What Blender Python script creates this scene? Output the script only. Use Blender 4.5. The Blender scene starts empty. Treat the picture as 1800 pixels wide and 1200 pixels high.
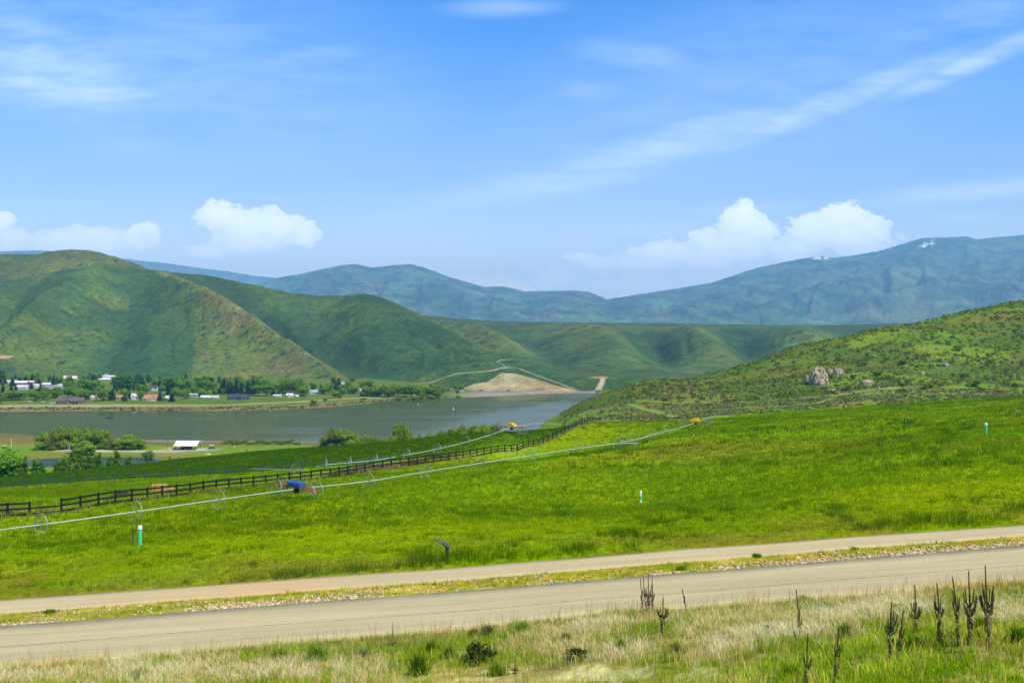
import bpy, math, random
import numpy as np
from mathutils import Vector, Matrix

F = 1750.0          # focal length in pixels of the 1800 px wide photograph
CZ = 60.0           # camera height over the lake
rng = np.random.default_rng(7)
random.seed(7)
scene = bpy.context.scene
COL = scene.collection

# ------------------------------------------------------------------ helpers
def tag(o, label=None, cat=None, group=None, kind=None):
    if label: o['label'] = label
    if cat: o['category'] = cat
    if group: o['group'] = group
    if kind: o['kind'] = kind
    return o

def empty(name, loc=(0, 0, 0), rz=0.0):
    o = bpy.data.objects.new(name, None)
    o.empty_display_size = 0.2
    COL.objects.link(o)
    o.location = loc
    o.rotation_euler = (0, 0, rz)
    return o

def link(name, me, mat=None, parent=None):
    o = bpy.data.objects.new(name, me)
    COL.objects.link(o)
    if mat is not None and len(me.materials) == 0:
        me.materials.append(mat)
    if parent is not None:
        o.parent = parent
    return o

def copy_tree(o, parent=None):
    c = o.copy()
    COL.objects.link(c)
    c.parent = parent
    for ch in list(o.children):
        copy_tree(ch, c)
    return c

def np_mesh(name, V, Fc, mat, smooth=False, col=None):
    """V (n,3), Fc (m,k) -> mesh; col (n,3) colour attribute"""
    V = np.asarray(V, dtype=np.float32); Fc = np.asarray(Fc, dtype=np.int32)
    me = bpy.data.meshes.new(name)
    m, k = Fc.shape
    me.vertices.add(len(V)); me.vertices.foreach_set('co', V.ravel())
    me.loops.add(m * k); me.loops.foreach_set('vertex_index', Fc.ravel())
    me.polygons.add(m)
    me.polygons.foreach_set('loop_start', np.arange(0, m * k, k, dtype=np.int32))
    if smooth:
        me.polygons.foreach_set('use_smooth', np.ones(m, dtype=bool))
    if col is not None:
        a = me.attributes.new('col', 'FLOAT_COLOR', 'POINT')
        c4 = np.ones((len(V), 4), dtype=np.float32); c4[:, :3] = col
        a.data.foreach_set('color', c4.ravel())
    me.update(calc_edges=True)
    if mat is not None:
        me.materials.append(mat)
    return me

class MB:
    """collects boxes, tubes, prisms and turned shapes into one mesh"""
    def __init__(s): s.v = []; s.f = []
    def add(s, v, f):
        b = len(s.v); s.v += [tuple(p) for p in v]; s.f += [tuple(i + b for i in q) for q in f]; return s
    def box(s, c, size, rz=0.0, taper=1.0):
        cx, cy, cz = c; a, b, h = size[0] / 2, size[1] / 2, size[2] / 2
        co, si = math.cos(rz), math.sin(rz); v = []
        for dz, t in ((-h, 1.0), (h, taper)):
            for dx, dy in ((-a, -b), (a, -b), (a, b), (-a, b)):
                dx *= t; dy *= t
                v.append((cx + dx * co - dy * si, cy + dx * si + dy * co, cz + dz))
        return s.add(v, [(3, 2, 1, 0), (4, 5, 6, 7), (0, 1, 5, 4), (1, 2, 6, 5), (2, 3, 7, 6), (3, 0, 4, 7)])
    def tube(s, pts, r, n=6, cap=True):
        pts = [Vector(p) for p in pts]
        if not hasattr(r, '__len__'): r = [r] * len(pts)
        v = []; f = []
        for i, p in enumerate(pts):
            t = (pts[min(i + 1, len(pts) - 1)] - pts[max(i - 1, 0)]).normalized()
            up = Vector((0, 0, 1)) if abs(t.z) < 0.95 else Vector((1, 0, 0))
            a = t.cross(up).normalized(); b = a.cross(t).normalized()
            for k in range(n):
                an = 2 * math.pi * k / n
                v.append(p + (a * math.cos(an) + b * math.sin(an)) * r[i])
        for i in range(len(pts) - 1):
            for k in range(n):
                f.append((i * n + k, i * n + (k + 1) % n, (i + 1) * n + (k + 1) % n, (i + 1) * n + k))
        if cap:
            f.append(tuple(range(n))[::-1]); f.append(tuple((len(pts) - 1) * n + k for k in range(n)))
        return s.add(v, f)
    def ring(s, c, ax, R, w, t, n=32):
        """flat band ring (wheel rim) round axis ax: w along the axis, t radial"""
        c = Vector(c); ax = Vector(ax).normalized()
        a = ax.cross(Vector((0, 0, 1))).normalized(); b = a.cross(ax)
        v = []; f = []
        for k in range(n):
            an = 2 * math.pi * k / n; d = a * math.cos(an) + b * math.sin(an)
            for rr, ww in ((R - t, -w / 2), (R, -w / 2), (R, w / 2), (R - t, w / 2)):
                v.append(c + d * rr + ax * ww)
        for k in range(n):
            m = (k + 1) % n
            for q in range(4):
                f.append((k * 4 + q, m * 4 + q, m * 4 + (q + 1) % 4, k * 4 + (q + 1) % 4))
        return s.add(v, f)
    def lathe(s, c, prof, n=12):
        c = Vector(c); v = []; f = []
        for r, z in prof:
            for k in range(n):
                an = 2 * math.pi * k / n
                v.append(c + Vector((r * math.cos(an), r * math.sin(an), z)))
        for i in range(len(prof) - 1):
            for k in range(n):
                f.append((i * n + k, i * n + (k + 1) % n, (i + 1) * n + (k + 1) % n, (i + 1) * n + k))
        f.append(tuple(range(n))[::-1]); f.append(tuple((len(prof) - 1) * n + k for k in range(n)))
        return s.add(v, f)
    def mesh(s, name, mat, smooth=False):
        me = bpy.data.meshes.new(name)
        me.from_pydata([tuple(p) for p in s.v], [], s.f)
        if smooth: me.polygons.foreach_set('use_smooth', np.ones(len(me.polygons), dtype=bool))
        me.update(); me.materials.append(mat)
        return me
    def build(s, name, mat, parent=None, smooth=False):
        return link(name, s.mesh(name, mat, smooth), None, parent)

# ------------------------------------------------------------------ noise (numpy)
def _hash(ix, iy, seed):
    h = (ix.astype(np.int64) * 374761393 + iy.astype(np.int64) * 668265263 + seed * 1442695041) & 0xFFFFFFFF
    h = ((h ^ (h >> 13)) * 1274126177) & 0xFFFFFFFF
    h = h ^ (h >> 16)
    return (h & 0xFFFFFF) / float(0xFFFFFF)
def vnoise(x, y, seed=0):
    x = np.asarray(x, float); y = np.asarray(y, float)
    ix = np.floor(x); iy = np.floor(y); fx = x - ix; fy = y - iy
    fx = fx * fx * fx * (fx * (fx * 6 - 15) + 10); fy = fy * fy * fy * (fy * (fy * 6 - 15) + 10)
    a = _hash(ix, iy, seed); b = _hash(ix + 1, iy, seed); c = _hash(ix, iy + 1, seed); d = _hash(ix + 1, iy + 1, seed)
    return (a + (b - a) * fx) * (1 - fy) + (c + (d - c) * fx) * fy
def fbm(x, y, seed=0, oct=4, gain=0.5):
    t = 0; a = 1.0; n = 0
    for o in range(oct):
        t = t + a * vnoise(x * 2 ** o + 17.3 * o, y * 2 ** o - 9.1 * o, seed + o); n += a; a *= gain
    return t / n
def ridged(x, y, seed=0, oct=4, gain=0.5):
    t = 0; a = 1.0; n = 0
    for o in range(oct):
        t = t + a * (1 - np.abs(2 * vnoise(x * 2 ** o + 7.7 * o, y * 2 ** o + 3.3 * o, seed + o) - 1)); n += a; a *= gain
    return t / n
def sstep(a, b, x):
    t = np.clip((np.asarray(x, float) - a) / (b - a), 0, 1); return t * t * (3 - 2 * t)
def lerp3(a, b, t):
    return a * (1 - t[..., None]) + np.asarray(b, float) * t[..., None]

def join(parts):
    V = []; Fc = []; C = []; n = 0
    for v, f, c in parts: V.append(v); Fc.append(f + n); C.append(c); n += len(v)
    return np.concatenate(V), np.concatenate(Fc), np.concatenate(C)
# ------------------------------------------------------------------ terrain surface
PTS = []
def cp(px, d, py=None, z=None):
    if z is None: z = CZ - (py - 600) / F * d
    PTS.append((px, d, z))
# ground under and just before the camera
for px in (-1200, -300, 400, 1100, 1800, 2600, 3200):
    cp(px, 3.0, z=CZ - 3.0)
cp(-900, 15, z=CZ - 7.3); cp(0, 15, z=CZ - 6.9); cp(900, 15, z=CZ - 6.5); cp(1800, 14, z=CZ - 5.6); cp(2700, 14, z=CZ - 5.0)
cp(0, 34, 1200); cp(450, 31, 1200); cp(900, 28.5, 1203); cp(900, 31, 1172); cp(1400, 23, 1180); cp(1735, 22, 1145); cp(1800, 19.5, 1196)
cp(1600, 25, 1122); cp(1140, 32.5, 1108)
def road_d(px): t = px / 1800.0; return 37 + 3 * t, 44 + 3.5 * t, 46.5 + 3.5 * t, 49.5 + 3.5 * t
def tab(px, T):
    T = np.asarray(T, float); return np.interp(px, T[:, 0], T[:, 1])
NEAR = [(-900, 1253), (0, 1175), (567, 1128), (1090, 1082), (1522, 1047), (1800, 1023), (2700, 945)]
FAR = [(-900, 1172), (0, 1102), (400, 1071), (1000, 1025), (1350, 996), (1800, 959), (2700, 885)]
PN = [(-900, 1140), (0, 1079), (425, 1047), (1000, 1005), (1300, 979), (1800, 942), (2700, 872)]
PF = [(-900, 1117), (0, 1056), (450, 1024), (1000, 983), (1300, 958), (1800, 924), (2700, 854)]
for px in (-900, -450, 0, 300, 600, 900, 1200, 1500, 1800, 2250, 2700):
    a, b, c, e = road_d(px)
    cp(px, a, tab(px, NEAR)); cp(px, b, tab(px, FAR)); cp(px, c, tab(px, PN)); cp(px, e, tab(px, PF))
# field: markers, wheel line, fence lines, crest
cp(246, 66, 958); cp(1126, 95, 880); cp(1733, 110, 762); cp(1400, 120, z=CZ - 13.3); cp(1800, 150, z=CZ - 11.2); cp(2500, 150, z=CZ - 8)
cp(-700, 66, z=CZ - 15.0)
WL1 = [(-60, 938, 76), (72, 922, 81), (240, 899, 87.5), (384, 878, 95), (516, 860, 103), (648, 845.5, 111), (748, 829, 121), (844, 814, 130), (935, 800, 139), (1015, 788, 147), (1085, 779.5, 152), (1121, 778.8, 156)]
R1 = 0.95
for px, py, d in WL1[1:]:
    cp(px, d, py + R1 * F / d)
FENCE = [(-60, 84.5, 917), (0, 88, 908), (92, 93, 902), (230, 103, 881), (321, 111, 871), (430, 122, 857), (550, 135, 842), (655, 150, 828), (780, 168, 810), (844, 179, 801), (907, 190, 794), (942, 198, 784), (972, 206, 771), (1004, 216, 755), (1022, 223, 747), (1046, 235, 744)]
for px, d, py in FENCE[1:]:
    cp(px, d, py)
TEAL = [(-120, 193, 871), (0, 186, 861), (150, 177, 850.5), (311, 168, 841), (424, 162, 834.5), (540, 158, 827), (640, 160, 819), (700, 163, 815.5), (722, 164, 813)]
for px, d, py in TEAL[:-1]:
    cp(px, d, py)
WL2 = [(556, 820, 163), (573, 816.5, 163.5), (615, 813, 165), (660, 808.5, 167), (715, 799, 171), (768, 789, 176), (818, 777, 182), (862, 764, 190), (897, 752, 197), (928, 746, 203), (947, 744, 208), (975, 745, 215), (986, 746.5, 218)]
R2 = 1.08
for px, py, d in (WL2[5], WL2[7], WL2[8]):
    cp(px, d, py + R2 * F / d)
WL3 = [(1092, 776, 153), (1118, 772.5, 157), (1145, 764.5, 165), (1173, 757, 178), (1200, 750, 195), (1222, 742.5, 207), (1246, 733.5, 222), (1262, 731, 236), (1280, 730.5, 247)]
for px, py, d in (WL3[2], WL3[3], WL3[5]):
    cp(px, d, py + 0.95 * F / d)
CREST = [(-500, 235, 872), (0, 230, 839), (300, 240, 806), (570, 235, 782), (780, 222, 764), (900, 214, 757), (975, 218, 752), (1050, 237, 742.5), (1150, 242, 738.5), (1280, 252, 731), (1430, 255, 718), (1533, 256, 712), (1617, 256, 706), (1800, 256, 696), (2300, 256, 672)]
for px, d, py in CREST:
    cp(px, d, py + (3.5 if px < 1000 else 2.0))
for px, d, py in ((480, 268, 797), (600, 264, 790), (700, 258, 782), (800, 250, 773), (900, 243, 766.5), (975, 246, 764), (1030, 262, 758), (706, 207, 782), (760, 205, 778), (812, 206, 771.5), (860, 207, 766.5), (905, 210, 763)):
    cp(px, d, py)
# valley and lake on the left
for px in (-700, 0, 300, 600):
    cp(px, 330, z=13.5 if px < 200 else 16.5); cp(px, 405, z=4.5); cp(px, 480, z=2.0); cp(px, 545, z=1.6); cp(px, 640, z=-3.0); cp(px, 800, z=-3.5)
cp(800, 300, z=30); cp(800, 380, z=18); cp(800, 480, z=5); cp(800, 570, z=1.0); cp(800, 680, z=-3)
cp(-700, 600, z=0.4)
SHORE_N = [(-700, 640), (0, 634), (60, 620), (250, 609), (400, 603), (550, 597), (700, 590), (850, 575), (950, 560), (1000, 640), (1050, 790), (1100, 930), (1150, 980), (1300, 1050)]
SHORE_F = [(-700, 850), (0, 852), (150, 862), (400, 864), (520, 880), (600, 925), (680, 990), (750, 1045), (850, 1085), (960, 1150), (1020, 1166), (1300, 1180)]
for px in (0, 200, 400, 550, 700, 850): cp(px, tab(px, SHORE_N), z=0.2)
for px in (-700, 0, 200, 400, 520, 600, 700, 800, 900, 1000): cp(px, tab(px, SHORE_F), z=0.2)
# promontory and the sage flat
cp(950, 300, z=30); cp(950, 400, z=18); cp(950, 500, z=4); cp(950, 700, z=-4); cp(950, 1000, z=-4)
cp(1000, 300, z=CZ - 26); cp(1000, 450, 731); cp(1000, 540, 727); cp(1000, 700, z=-2); cp(1000, 900, z=-4)
cp(1050, 300, z=CZ - 23.2); cp(1050, 450, 719); cp(1050, 600, 696.5); cp(1050, 800, z=-1); cp(1050, 1000, z=-4)
cp(1100, 620, 685); cp(1100, 900, z=0.5)
cp(1150, 300, 734); cp(1150, 450, 704); cp(1150, 640, 671.5); cp(1150, 820, z=12); cp(1150, 1000, z=0)
cp(1230, 640, 668); cp(1230, 850, z=14)
cp(1300, 310, 719); cp(1300, 450, 699); cp(1300, 560, 676); cp(1300, 690, 645); cp(1300, 1000, z=8)
cp(1420, 320, 710); cp(1435, 450, 695); cp(1435, 540, 674); cp(1435, 600, 650); cp(1420, 710, 610.5); cp(1420, 1000, z=15)
cp(1600, 320, 700); cp(1600, 450, 687); cp(1600, 560, 655); cp(1600, 740, 570); cp(1600, 1050, z=25)
cp(1800, 320, 698); cp(1800, 450, 682); cp(1800, 580, 634); cp(1800, 780, 528); cp(1800, 1100, z=35)
cp(2300, 330, 680); cp(2300, 480, 660); cp(2300, 820, 430); cp(2300, 1150, z=60)
cp(1510, 725, 588); cp(1700, 760, 550)
# far shore plain
for px in (-700, 0, 250, 500): cp(px, 935, z=2.2); cp(px, 1200, z=3.2); cp(px, 1500, z=5)
cp(700, 1120, z=2.5); cp(700, 1450, z=6); cp(860, 1200, z=0.8); cp(1000, 1220, z=0.8); cp(1300, 1300, z=3); cp(1100, 1180, z=0.6); cp(1100, 1500, z=2); cp(1300, 1650, z=2); cp(900, 1500, z=2)
for px in (-700, 500, 1300, 2300): cp(px, 2400, z=4); cp(px, 26000, z=20)
PTS = np.array(PTS)
KB = 2.4
def _uv(px, d): return np.stack([np.asarray(px, float) / 420.0, np.log(np.asarray(d, float)) * KB], -1)
_C = _uv(PTS[:, 0], PTS[:, 1])
def _ker(r2): return np.where(r2 > 1e-12, 0.5 * r2 * np.log(r2 + 1e-12), 0.0)
_n = len(_C)
_A = np.zeros((_n + 3, _n + 3))
_A[:_n, :_n] = _ker(((_C[:, None] - _C[None]) ** 2).sum(-1)) + np.eye(_n) * 1e-4
_A[:_n, _n] = 1; _A[:_n, _n + 1:] = _C; _A[_n:, :_n] = _A[:_n, _n:].T
# work with the slope seen from the camera (z-CZ)/d so that near and far count alike
_W = np.linalg.solve(_A, np.concatenate([(PTS[:, 2] - CZ) / PTS[:, 1], np.zeros(3)]))
def tps(px, d):
    px = np.asarray(px, float); sh = px.shape; q = _uv(px.ravel(), np.asarray(d, float).ravel()); out = np.empty(len(q))
    for i in range(0, len(q), 20000):
        Q = q[i:i + 20000]
        r2 = (Q[:, 0:1] - _C[None, :, 0]) ** 2 + (Q[:, 1:2] - _C[None, :, 1]) ** 2
        out[i:i + 20000] = _ker(r2) @ _W[:_n] + _W[_n] + Q @ _W[_n + 1:]
    return CZ + out.reshape(sh) * np.asarray(d, float).reshape(sh)
POND = (155.0, 488.0)      # px, depth
def pond_r(x, d):
    return np.sqrt(((x - (POND[0] - 900) / F * POND[1]) / 38.0) ** 2 + ((d - POND[1]) / 22.0) ** 2)
def gz_pd(px, d):
    px = np.asarray(px, float); d = np.asarray(d, float)
    z = tps(px, d)
    x = (px - 900) / F * d
    z = np.where(d > 1600, z * (1 - sstep(1600, 2400, d)) + 3.0 * sstep(1600, 2400, d), z)
    # small unevenness, none on the road bench
    amp = 0.16 * (1 - sstep(28, 36, d)) + sstep(56, 75, d) * (0.22 + 0.5 * sstep(240, 330, d))
    amp = amp + 3.5 * sstep(280, 480, d) * sstep(1150, 1400, px) * (1 - sstep(900, 1100, d))
    sc = np.where(d < 45, 2.2, np.where(d < 260, 9.0, 42.0))
    z = z + amp * (fbm(x / sc, d / sc, 3, 4) - 0.5) * 2
    r = pond_r(x, d)
    z = np.where(r < 1.5, np.minimum(z, 1.7) * 0 + (z * sstep(0.95, 1.5, r) + (1 - sstep(0.95, 1.5, r)) * np.where(r < 1, -0.4 + 1.6 * r ** 4, 1.3)), z)
    # keep the lake bed under the water and the banks above it
    dn = np.interp(px, [p for p, _ in SHORE_N], [q for _, q in SHORE_N]); df = np.interp(px, [p for p, _ in SHORE_F], [q for _, q in SHORE_F])
    wob = (fbm(x / 30, d / 30, 9, 3) - 0.5) * 14
    inside = (d > dn + wob * 0.4) & (d < df + wob) & (px < 1300)
    lake = np.minimum(z, -0.25 - 0.01 * np.minimum(d - dn, df - d))
    z = np.where(inside, lake, np.where((px < 1250) & (d > 300) & (d < 2400), np.maximum(z, 0.12), z))
    return z
def gz(x, y):
    x = np.asarray(x, float); y = np.asarray(y, float)
    return gz_pd(x / np.maximum(y, 0.5) * F + 900, y)
def pos(px, d, dz=0.0):
    z = float(gz_pd(np.array([px]), np.array([d]))[0])
    return Vector(((px - 900) / F * d, d, z + dz))
def air(px, py, d):
    return Vector(((px - 900) / F * d, d, CZ - (py - 600) / F * d))
def hit(px, py, d0=4.0, d1=1700.0, n=1500):
    """distance at which the line of sight through (px, py) meets the ground"""
    d = np.exp(np.linspace(math.log(d0), math.log(d1), n))
    g = gz_pd(np.full(n, float(px)), d) - (CZ - (py - 600) / F * d)
    k = np.argmax(g > 0)
    if g[k] <= 0: return None
    return float(d[k])

# ------------------------------------------------------------------ materials
def newmat(name):
    m = bpy.data.materials.new(name); m.use_nodes = True
    nt = m.node_tree; nt.nodes.clear()
    return m, nt, nt.nodes, nt.links
def N(nt, t, **kw):
    n = nt.nodes.new(t)
    for k, v in kw.items():
        if k in n.inputs.keys(): n.inputs[k].default_value = v
        else: setattr(n, k, v)
    return n
def ramp(nt, fac, stops):
    r = nt.nodes.new('ShaderNodeValToRGB'); el = r.color_ramp.elements
    el[0].position, el[0].color = stops[0][0], (*stops[0][1], 1); el[1].position, el[1].color = stops[-1][0], (*stops[-1][1], 1)
    for p, c in stops[1:-1]:
        e = el.new(p); e.color = (*c, 1)
    nt.links.new(fac, r.inputs['Fac']); return r
def mixc(nt, a, b, fac, mode='MIX'):
    m = nt.nodes.new('ShaderNodeMix'); m.data_type = 'RGBA'; m.blend_type = mode; m.clamp_factor = True
    for sock, v in ((m.inputs[6], a), (m.inputs[7], b), (m.inputs[0], fac)):
        if hasattr(v, 'is_linked'): nt.links.new(v, sock)
        elif isinstance(v, tuple): sock.default_value = (*v, 1)
        else: sock.default_value = v
    return m.outputs[2]
def noise(nt, scale, detail=4, rough=0.55, vec=None, stretch=None):
    n = nt.nodes.new('ShaderNodeTexNoise'); n.inputs['Scale'].default_value = scale; n.inputs['Detail'].default_value = detail; n.inputs['Roughness'].default_value = rough
    if vec is not None:
        if stretch:
            mp = nt.nodes.new('ShaderNodeMapping'); mp.inputs['Scale'].default_value = stretch
            nt.links.new(vec, mp.inputs['Vector']); vec = mp.outputs['Vector']
        nt.links.new(vec, n.inputs['Vector'])
    return n.outputs['Fac']
def simple(name, col, rough=0.6, metal=0.0, var=0.15, scale=8.0, bump=0.0, spec=0.3):
    m, nt, nd, lk = newmat(name)
    tc = N(nt, 'ShaderNodeTexCoord')
    f = noise(nt, scale, 5, 0.6, tc.outputs['Object'])
    r = ramp(nt, f, [(0.3, tuple(c * (1 - var) for c in col)), (0.7, tuple(min(1, c * (1 + var)) for c in col))])
    b = N(nt, 'ShaderNodeBsdfPrincipled', Roughness=rough, Metallic=metal)
    b.inputs['Specular IOR Level'].default_value = spec
    lk.new(r.outputs['Color'], b.inputs['Base Color'])
    if bump:
        bp = N(nt, 'ShaderNodeBump', Strength=bump, Distance=0.05); lk.new(f, bp.inputs['Height']); lk.new(bp.outputs['Normal'], b.inputs['Normal'])
    o = N(nt, 'ShaderNodeOutputMaterial'); lk.new(b.outputs['BSDF'], o.inputs['Surface'])
    return m
def land(name, detail_scales, shrub=None, bump=0.0, bdist=0.3, yellow=0.35, rough=0.95, lo=0.55, hi=1.45):
    """land cover: colour attribute broken up by several scales of noise; shrub=(scale, threshold, colour)"""
    m, nt, nd, lk = newmat(name)
    tc = N(nt, 'ShaderNodeTexCoord'); at = N(nt, 'ShaderNodeAttribute'); at.attribute_name = 'col'
    c = at.outputs['Color']; hgt = None
    for i, (sc, amt, st) in enumerate(detail_scales):
        f = noise(nt, sc, 4, 0.6, tc.outputs['Object'], st)
        r = ramp(nt, f, [(0.28, (1 - (1 - lo) * amt,) * 3), (0.72, (1 + (hi - 1) * amt,) * 3)])
        c = mixc(nt, c, r.outputs['Color'], 1.0, 'MULTIPLY')
        if i == 0 and yellow:
            f2 = noise(nt, sc * 0.37, 3, 0.6, tc.outputs['Object'], st)
            r2 = ramp(nt, f2, [(0.35, (0.86, 1.04, 1.0)), (0.65, (1 + yellow, 1.03, 0.75))])
            c = mixc(nt, c, r2.outputs['Color'], 1.0, 'MULTIPLY')
        hgt = f
    if shrub:
        sr = N(nt, 'ShaderNodeSeparateColor'); lk.new(at.outputs['Color'], sr.inputs[0]); veg = ramp(nt, sr.outputs[0], [(0.17, (1, 1, 1)), (0.24, (0, 0, 0))])
        for (sc, th, colr) in shrub:
            f = noise(nt, sc, 3, 0.65, tc.outputs['Object'])
            r = ramp(nt, f, [(th, (0, 0, 0)), (th + 0.06, (1, 1, 1))])
            kf = mixc(nt, r.outputs['Color'], veg.outputs['Color'], 1.0, 'MULTIPLY'); c = mixc(nt, c, colr, kf); hgt = f
    b = N(nt, 'ShaderNodeBsdfPrincipled', Roughness=rough); b.inputs['Specular IOR Level'].default_value = 0.0
    lk.new(c, b.inputs['Base Color'])
    if bump:
        bp = N(nt, 'ShaderNodeBump', Strength=bump, Distance=bdist); lk.new(hgt, bp.inputs['Height']); lk.new(bp.outputs['Normal'], b.inputs['Normal'])
    o = N(nt, 'ShaderNodeOutputMaterial'); lk.new(b.outputs['BSDF'], o.inputs['Surface'])
    return m
def leafmat(name, trans=0.35, rough=0.6):
    m, nt, nd, lk = newmat(name)
    at = N(nt, 'ShaderNodeAttribute'); at.attribute_name = 'col'
    oi = N(nt, 'ShaderNodeObjectInfo')
    hs = N(nt, 'ShaderNodeHueSaturation'); lk.new(at.outputs['Color'], hs.inputs['Color'])
    mr = N(nt, 'ShaderNodeMapRange'); lk.new(oi.outputs['Random'], mr.inputs['Value']); mr.inputs['To Min'].default_value = 0.8; mr.inputs['To Max'].default_value = 1.2
    mh = N(nt, 'ShaderNodeMapRange'); lk.new(oi.outputs['Random'], mh.inputs['Value']); mh.inputs['To Min'].default_value = 0.485; mh.inputs['To Max'].default_value = 0.515
    lk.new(mr.outputs['Result'], hs.inputs['Value']); lk.new(mh.outputs['Result'], hs.inputs['Hue'])
    d = N(nt, 'ShaderNodeBsdfDiffuse'); t = N(nt, 'ShaderNodeBsdfTranslucent'); mx = N(nt, 'ShaderNodeMixShader', Fac=trans)
    lk.new(hs.outputs['Color'], d.inputs['Color']); lk.new(hs.outputs['Color'], t.inputs['Color'])
    lk.new(d.outputs['BSDF'], mx.inputs[1]); lk.new(t.outputs['BSDF'], mx.inputs[2])
    o = N(nt, 'ShaderNodeOutputMaterial'); lk.new(mx.outputs['Shader'], o.inputs['Surface'])
    return m
M_LEAF = leafmat('leaf_cover', 0.5)
M_GRASS = leafmat('grass_blades', 0.55)
M_BANK = leafmat('bank_blades', 0.3)
M_BARK = simple('bark', (0.11, 0.085, 0.06), 0.9, var=0.4, scale=3)

# ------------------------------------------------------------------ camera, sky, sun
cam = bpy.data.cameras.new('Camera'); co = bpy.data.objects.new('Camera', cam); COL.objects.link(co)
co.location = (0, 0, CZ); co.rotation_euler = (math.pi / 2, 0, 0)
cam.lens = 35.0; cam.sensor_width = 36.0; cam.clip_start = 0.3; cam.clip_end = 80000
scene.camera = co
SUN_EL, SUN_AZ = math.radians(52), math.radians(128)     # azimuth from +Y towards +X
sd = Vector((math.sin(SUN_AZ) * math.cos(SUN_EL), math.cos(SUN_AZ) * math.cos(SUN_EL), math.sin(SUN_EL)))
sun = bpy.data.lights.new('sun', 'SUN'); sun.energy = 3.6; sun.angle = math.radians(0.55); sun.color = (1.0, 0.91, 0.71)
so = bpy.data.objects.new('sun', sun); COL.objects.link(so); so.rotation_euler = (-sd).to_track_quat('-Z', 'Y').to_euler(); so.location = (200, -200, 400)

w = bpy.data.worlds.new('World'); scene.world = w; w.use_nodes = True
nt = w.node_tree; nt.nodes.clear(); lk = nt.links
sky = N(nt, 'ShaderNodeTexSky'); sky.sky_type = 'NISHITA'; sky.sun_disc = False
sky.sun_elevation = SUN_EL; sky.sun_rotation = SUN_AZ; sky.air_density = 1.0; sky.dust_density = 0.3; sky.ozone_density = 2.5; sky.altitude = 1800
hs = N(nt, 'ShaderNodeHueSaturation', Saturation=1.25, Value=1.0); lk.new(sky.outputs['Color'], hs.inputs['Color'])
tc = N(nt, 'ShaderNodeTexCoord')
sx = N(nt, 'ShaderNodeSeparateXYZ'); lk.new(tc.outputs['Generated'], sx.inputs[0])
def M(op, a, b=None, clamp=False):
    n = nt.nodes.new('ShaderNodeMath'); n.operation = op; n.use_clamp = clamp
    for i, v in enumerate((a, b)):
        if v is None: continue
        if hasattr(v, 'is_linked'): lk.new(v, n.inputs[i])
        else: n.inputs[i].default_value = v
    return n.outputs[0]
ysafe = M('MAXIMUM', sx.outputs['Y'], 0.05)
U = M('DIVIDE', sx.outputs['X'], ysafe); Vv = M('DIVIDE', sx.outputs['Z'], ysafe)
cx = N(nt, 'ShaderNodeCombineXYZ'); lk.new(U, cx.inputs[0]); lk.new(Vv, cx.inputs[1])
UV = cx.outputs[0]
def blob(px, py, rx, ry, rot=0.0):
    mp = nt.nodes.new('ShaderNodeMapping'); mp.vector_type = 'TEXTURE'
    mp.inputs['Location'].default_value = ((px - 900) / F, (600 - py) / F, 0); mp.inputs['Rotation'].default_value = (0, 0, math.radians(rot)); mp.inputs['Scale'].default_value = (rx / F, ry / F, 1)
    lk.new(UV, mp.inputs['Vector'])
    ln = nt.nodes.new('ShaderNodeVectorMath'); ln.operation = 'LENGTH'; lk.new(mp.outputs[0], ln.inputs[0])
    return M('SUBTRACT', 1.0, ln.outputs['Value'])
CUM = [(25, 428, 55, 24), (95, 430, 80, 24), (175, 428, 80, 26), (238, 424, 40, 28), (0, 392, 26, 14),
       (378, 382, 40, 22), (440, 402, 66, 34), (485, 404, 56, 34), (535, 412, 28, 20), (370, 441, 55, 12), (440, 428, 76, 18),
       (1300, 394, 40, 26), (1325, 410, 48, 26), (1270, 432, 80, 24), (1195, 448, 90, 22), (1110, 466, 90, 18), (1060, 474, 50, 16),
       (1480, 388, 52, 30), (1522, 398, 50, 28), (1440, 412, 64, 26), (1398, 436, 66, 18), (980, 490, 70, 20), (1225, 490, 120, 26), (1120, 500, 130, 18), (1150, 470, 140, 32), (1255, 455, 110, 38), (120, 430, 140, 24), (1470, 410, 95, 34)]
mx = None
for b in CUM:
    v = blob(b[0], b[1], b[2] * 1.3, (b[3] if b[3] > 26 else b[3] * 1.2) * 1.35); mx = v if mx is None else M('MAXIMUM', mx, v)
def wnoise(scale, detail, rough, stretch=(1, 1, 1), rot=0.0):
    mp = nt.nodes.new('ShaderNodeMapping'); mp.inputs['Scale'].default_value = stretch; mp.inputs['Rotation'].default_value = (0, 0, math.radians(rot))
    lk.new(UV, mp.inputs['Vector'])
    n = nt.nodes.new('ShaderNodeTexNoise'); n.inputs['Scale'].default_value = scale; n.inputs['Detail'].default_value = detail; n.inputs['Roughness'].default_value = rough
    lk.new(mp.outputs[0], n.inputs['Vector']); return n.outputs['Fac']
def wsmooth(v, a, b, lo=0.0, hi=1.0):
    n = nt.nodes.new('ShaderNodeMapRange'); n.interpolation_type = 'SMOOTHSTEP'
    lk.new(v, n.inputs['Value']); n.inputs['From Min'].default_value = a; n.inputs['From Max'].default_value = b; n.inputs['To Min'].default_value = lo; n.inputs['To Max'].default_value = hi
    return n.outputs['Result']
n1 = wnoise(24, 8, 0.66, (1, 1.5, 1)); n1b = wnoise(95, 6, 0.65, (1, 1.2, 1))
dens = M('ADD', M('ADD', M('MULTIPLY', mx, 1.6), 0.03), M('ADD', M('MULTIPLY', M('SUBTRACT', n1, 0.5), 3.0), M('MULTIPLY', M('SUBTRACT', n1b, 0.5), 0.9)))
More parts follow.
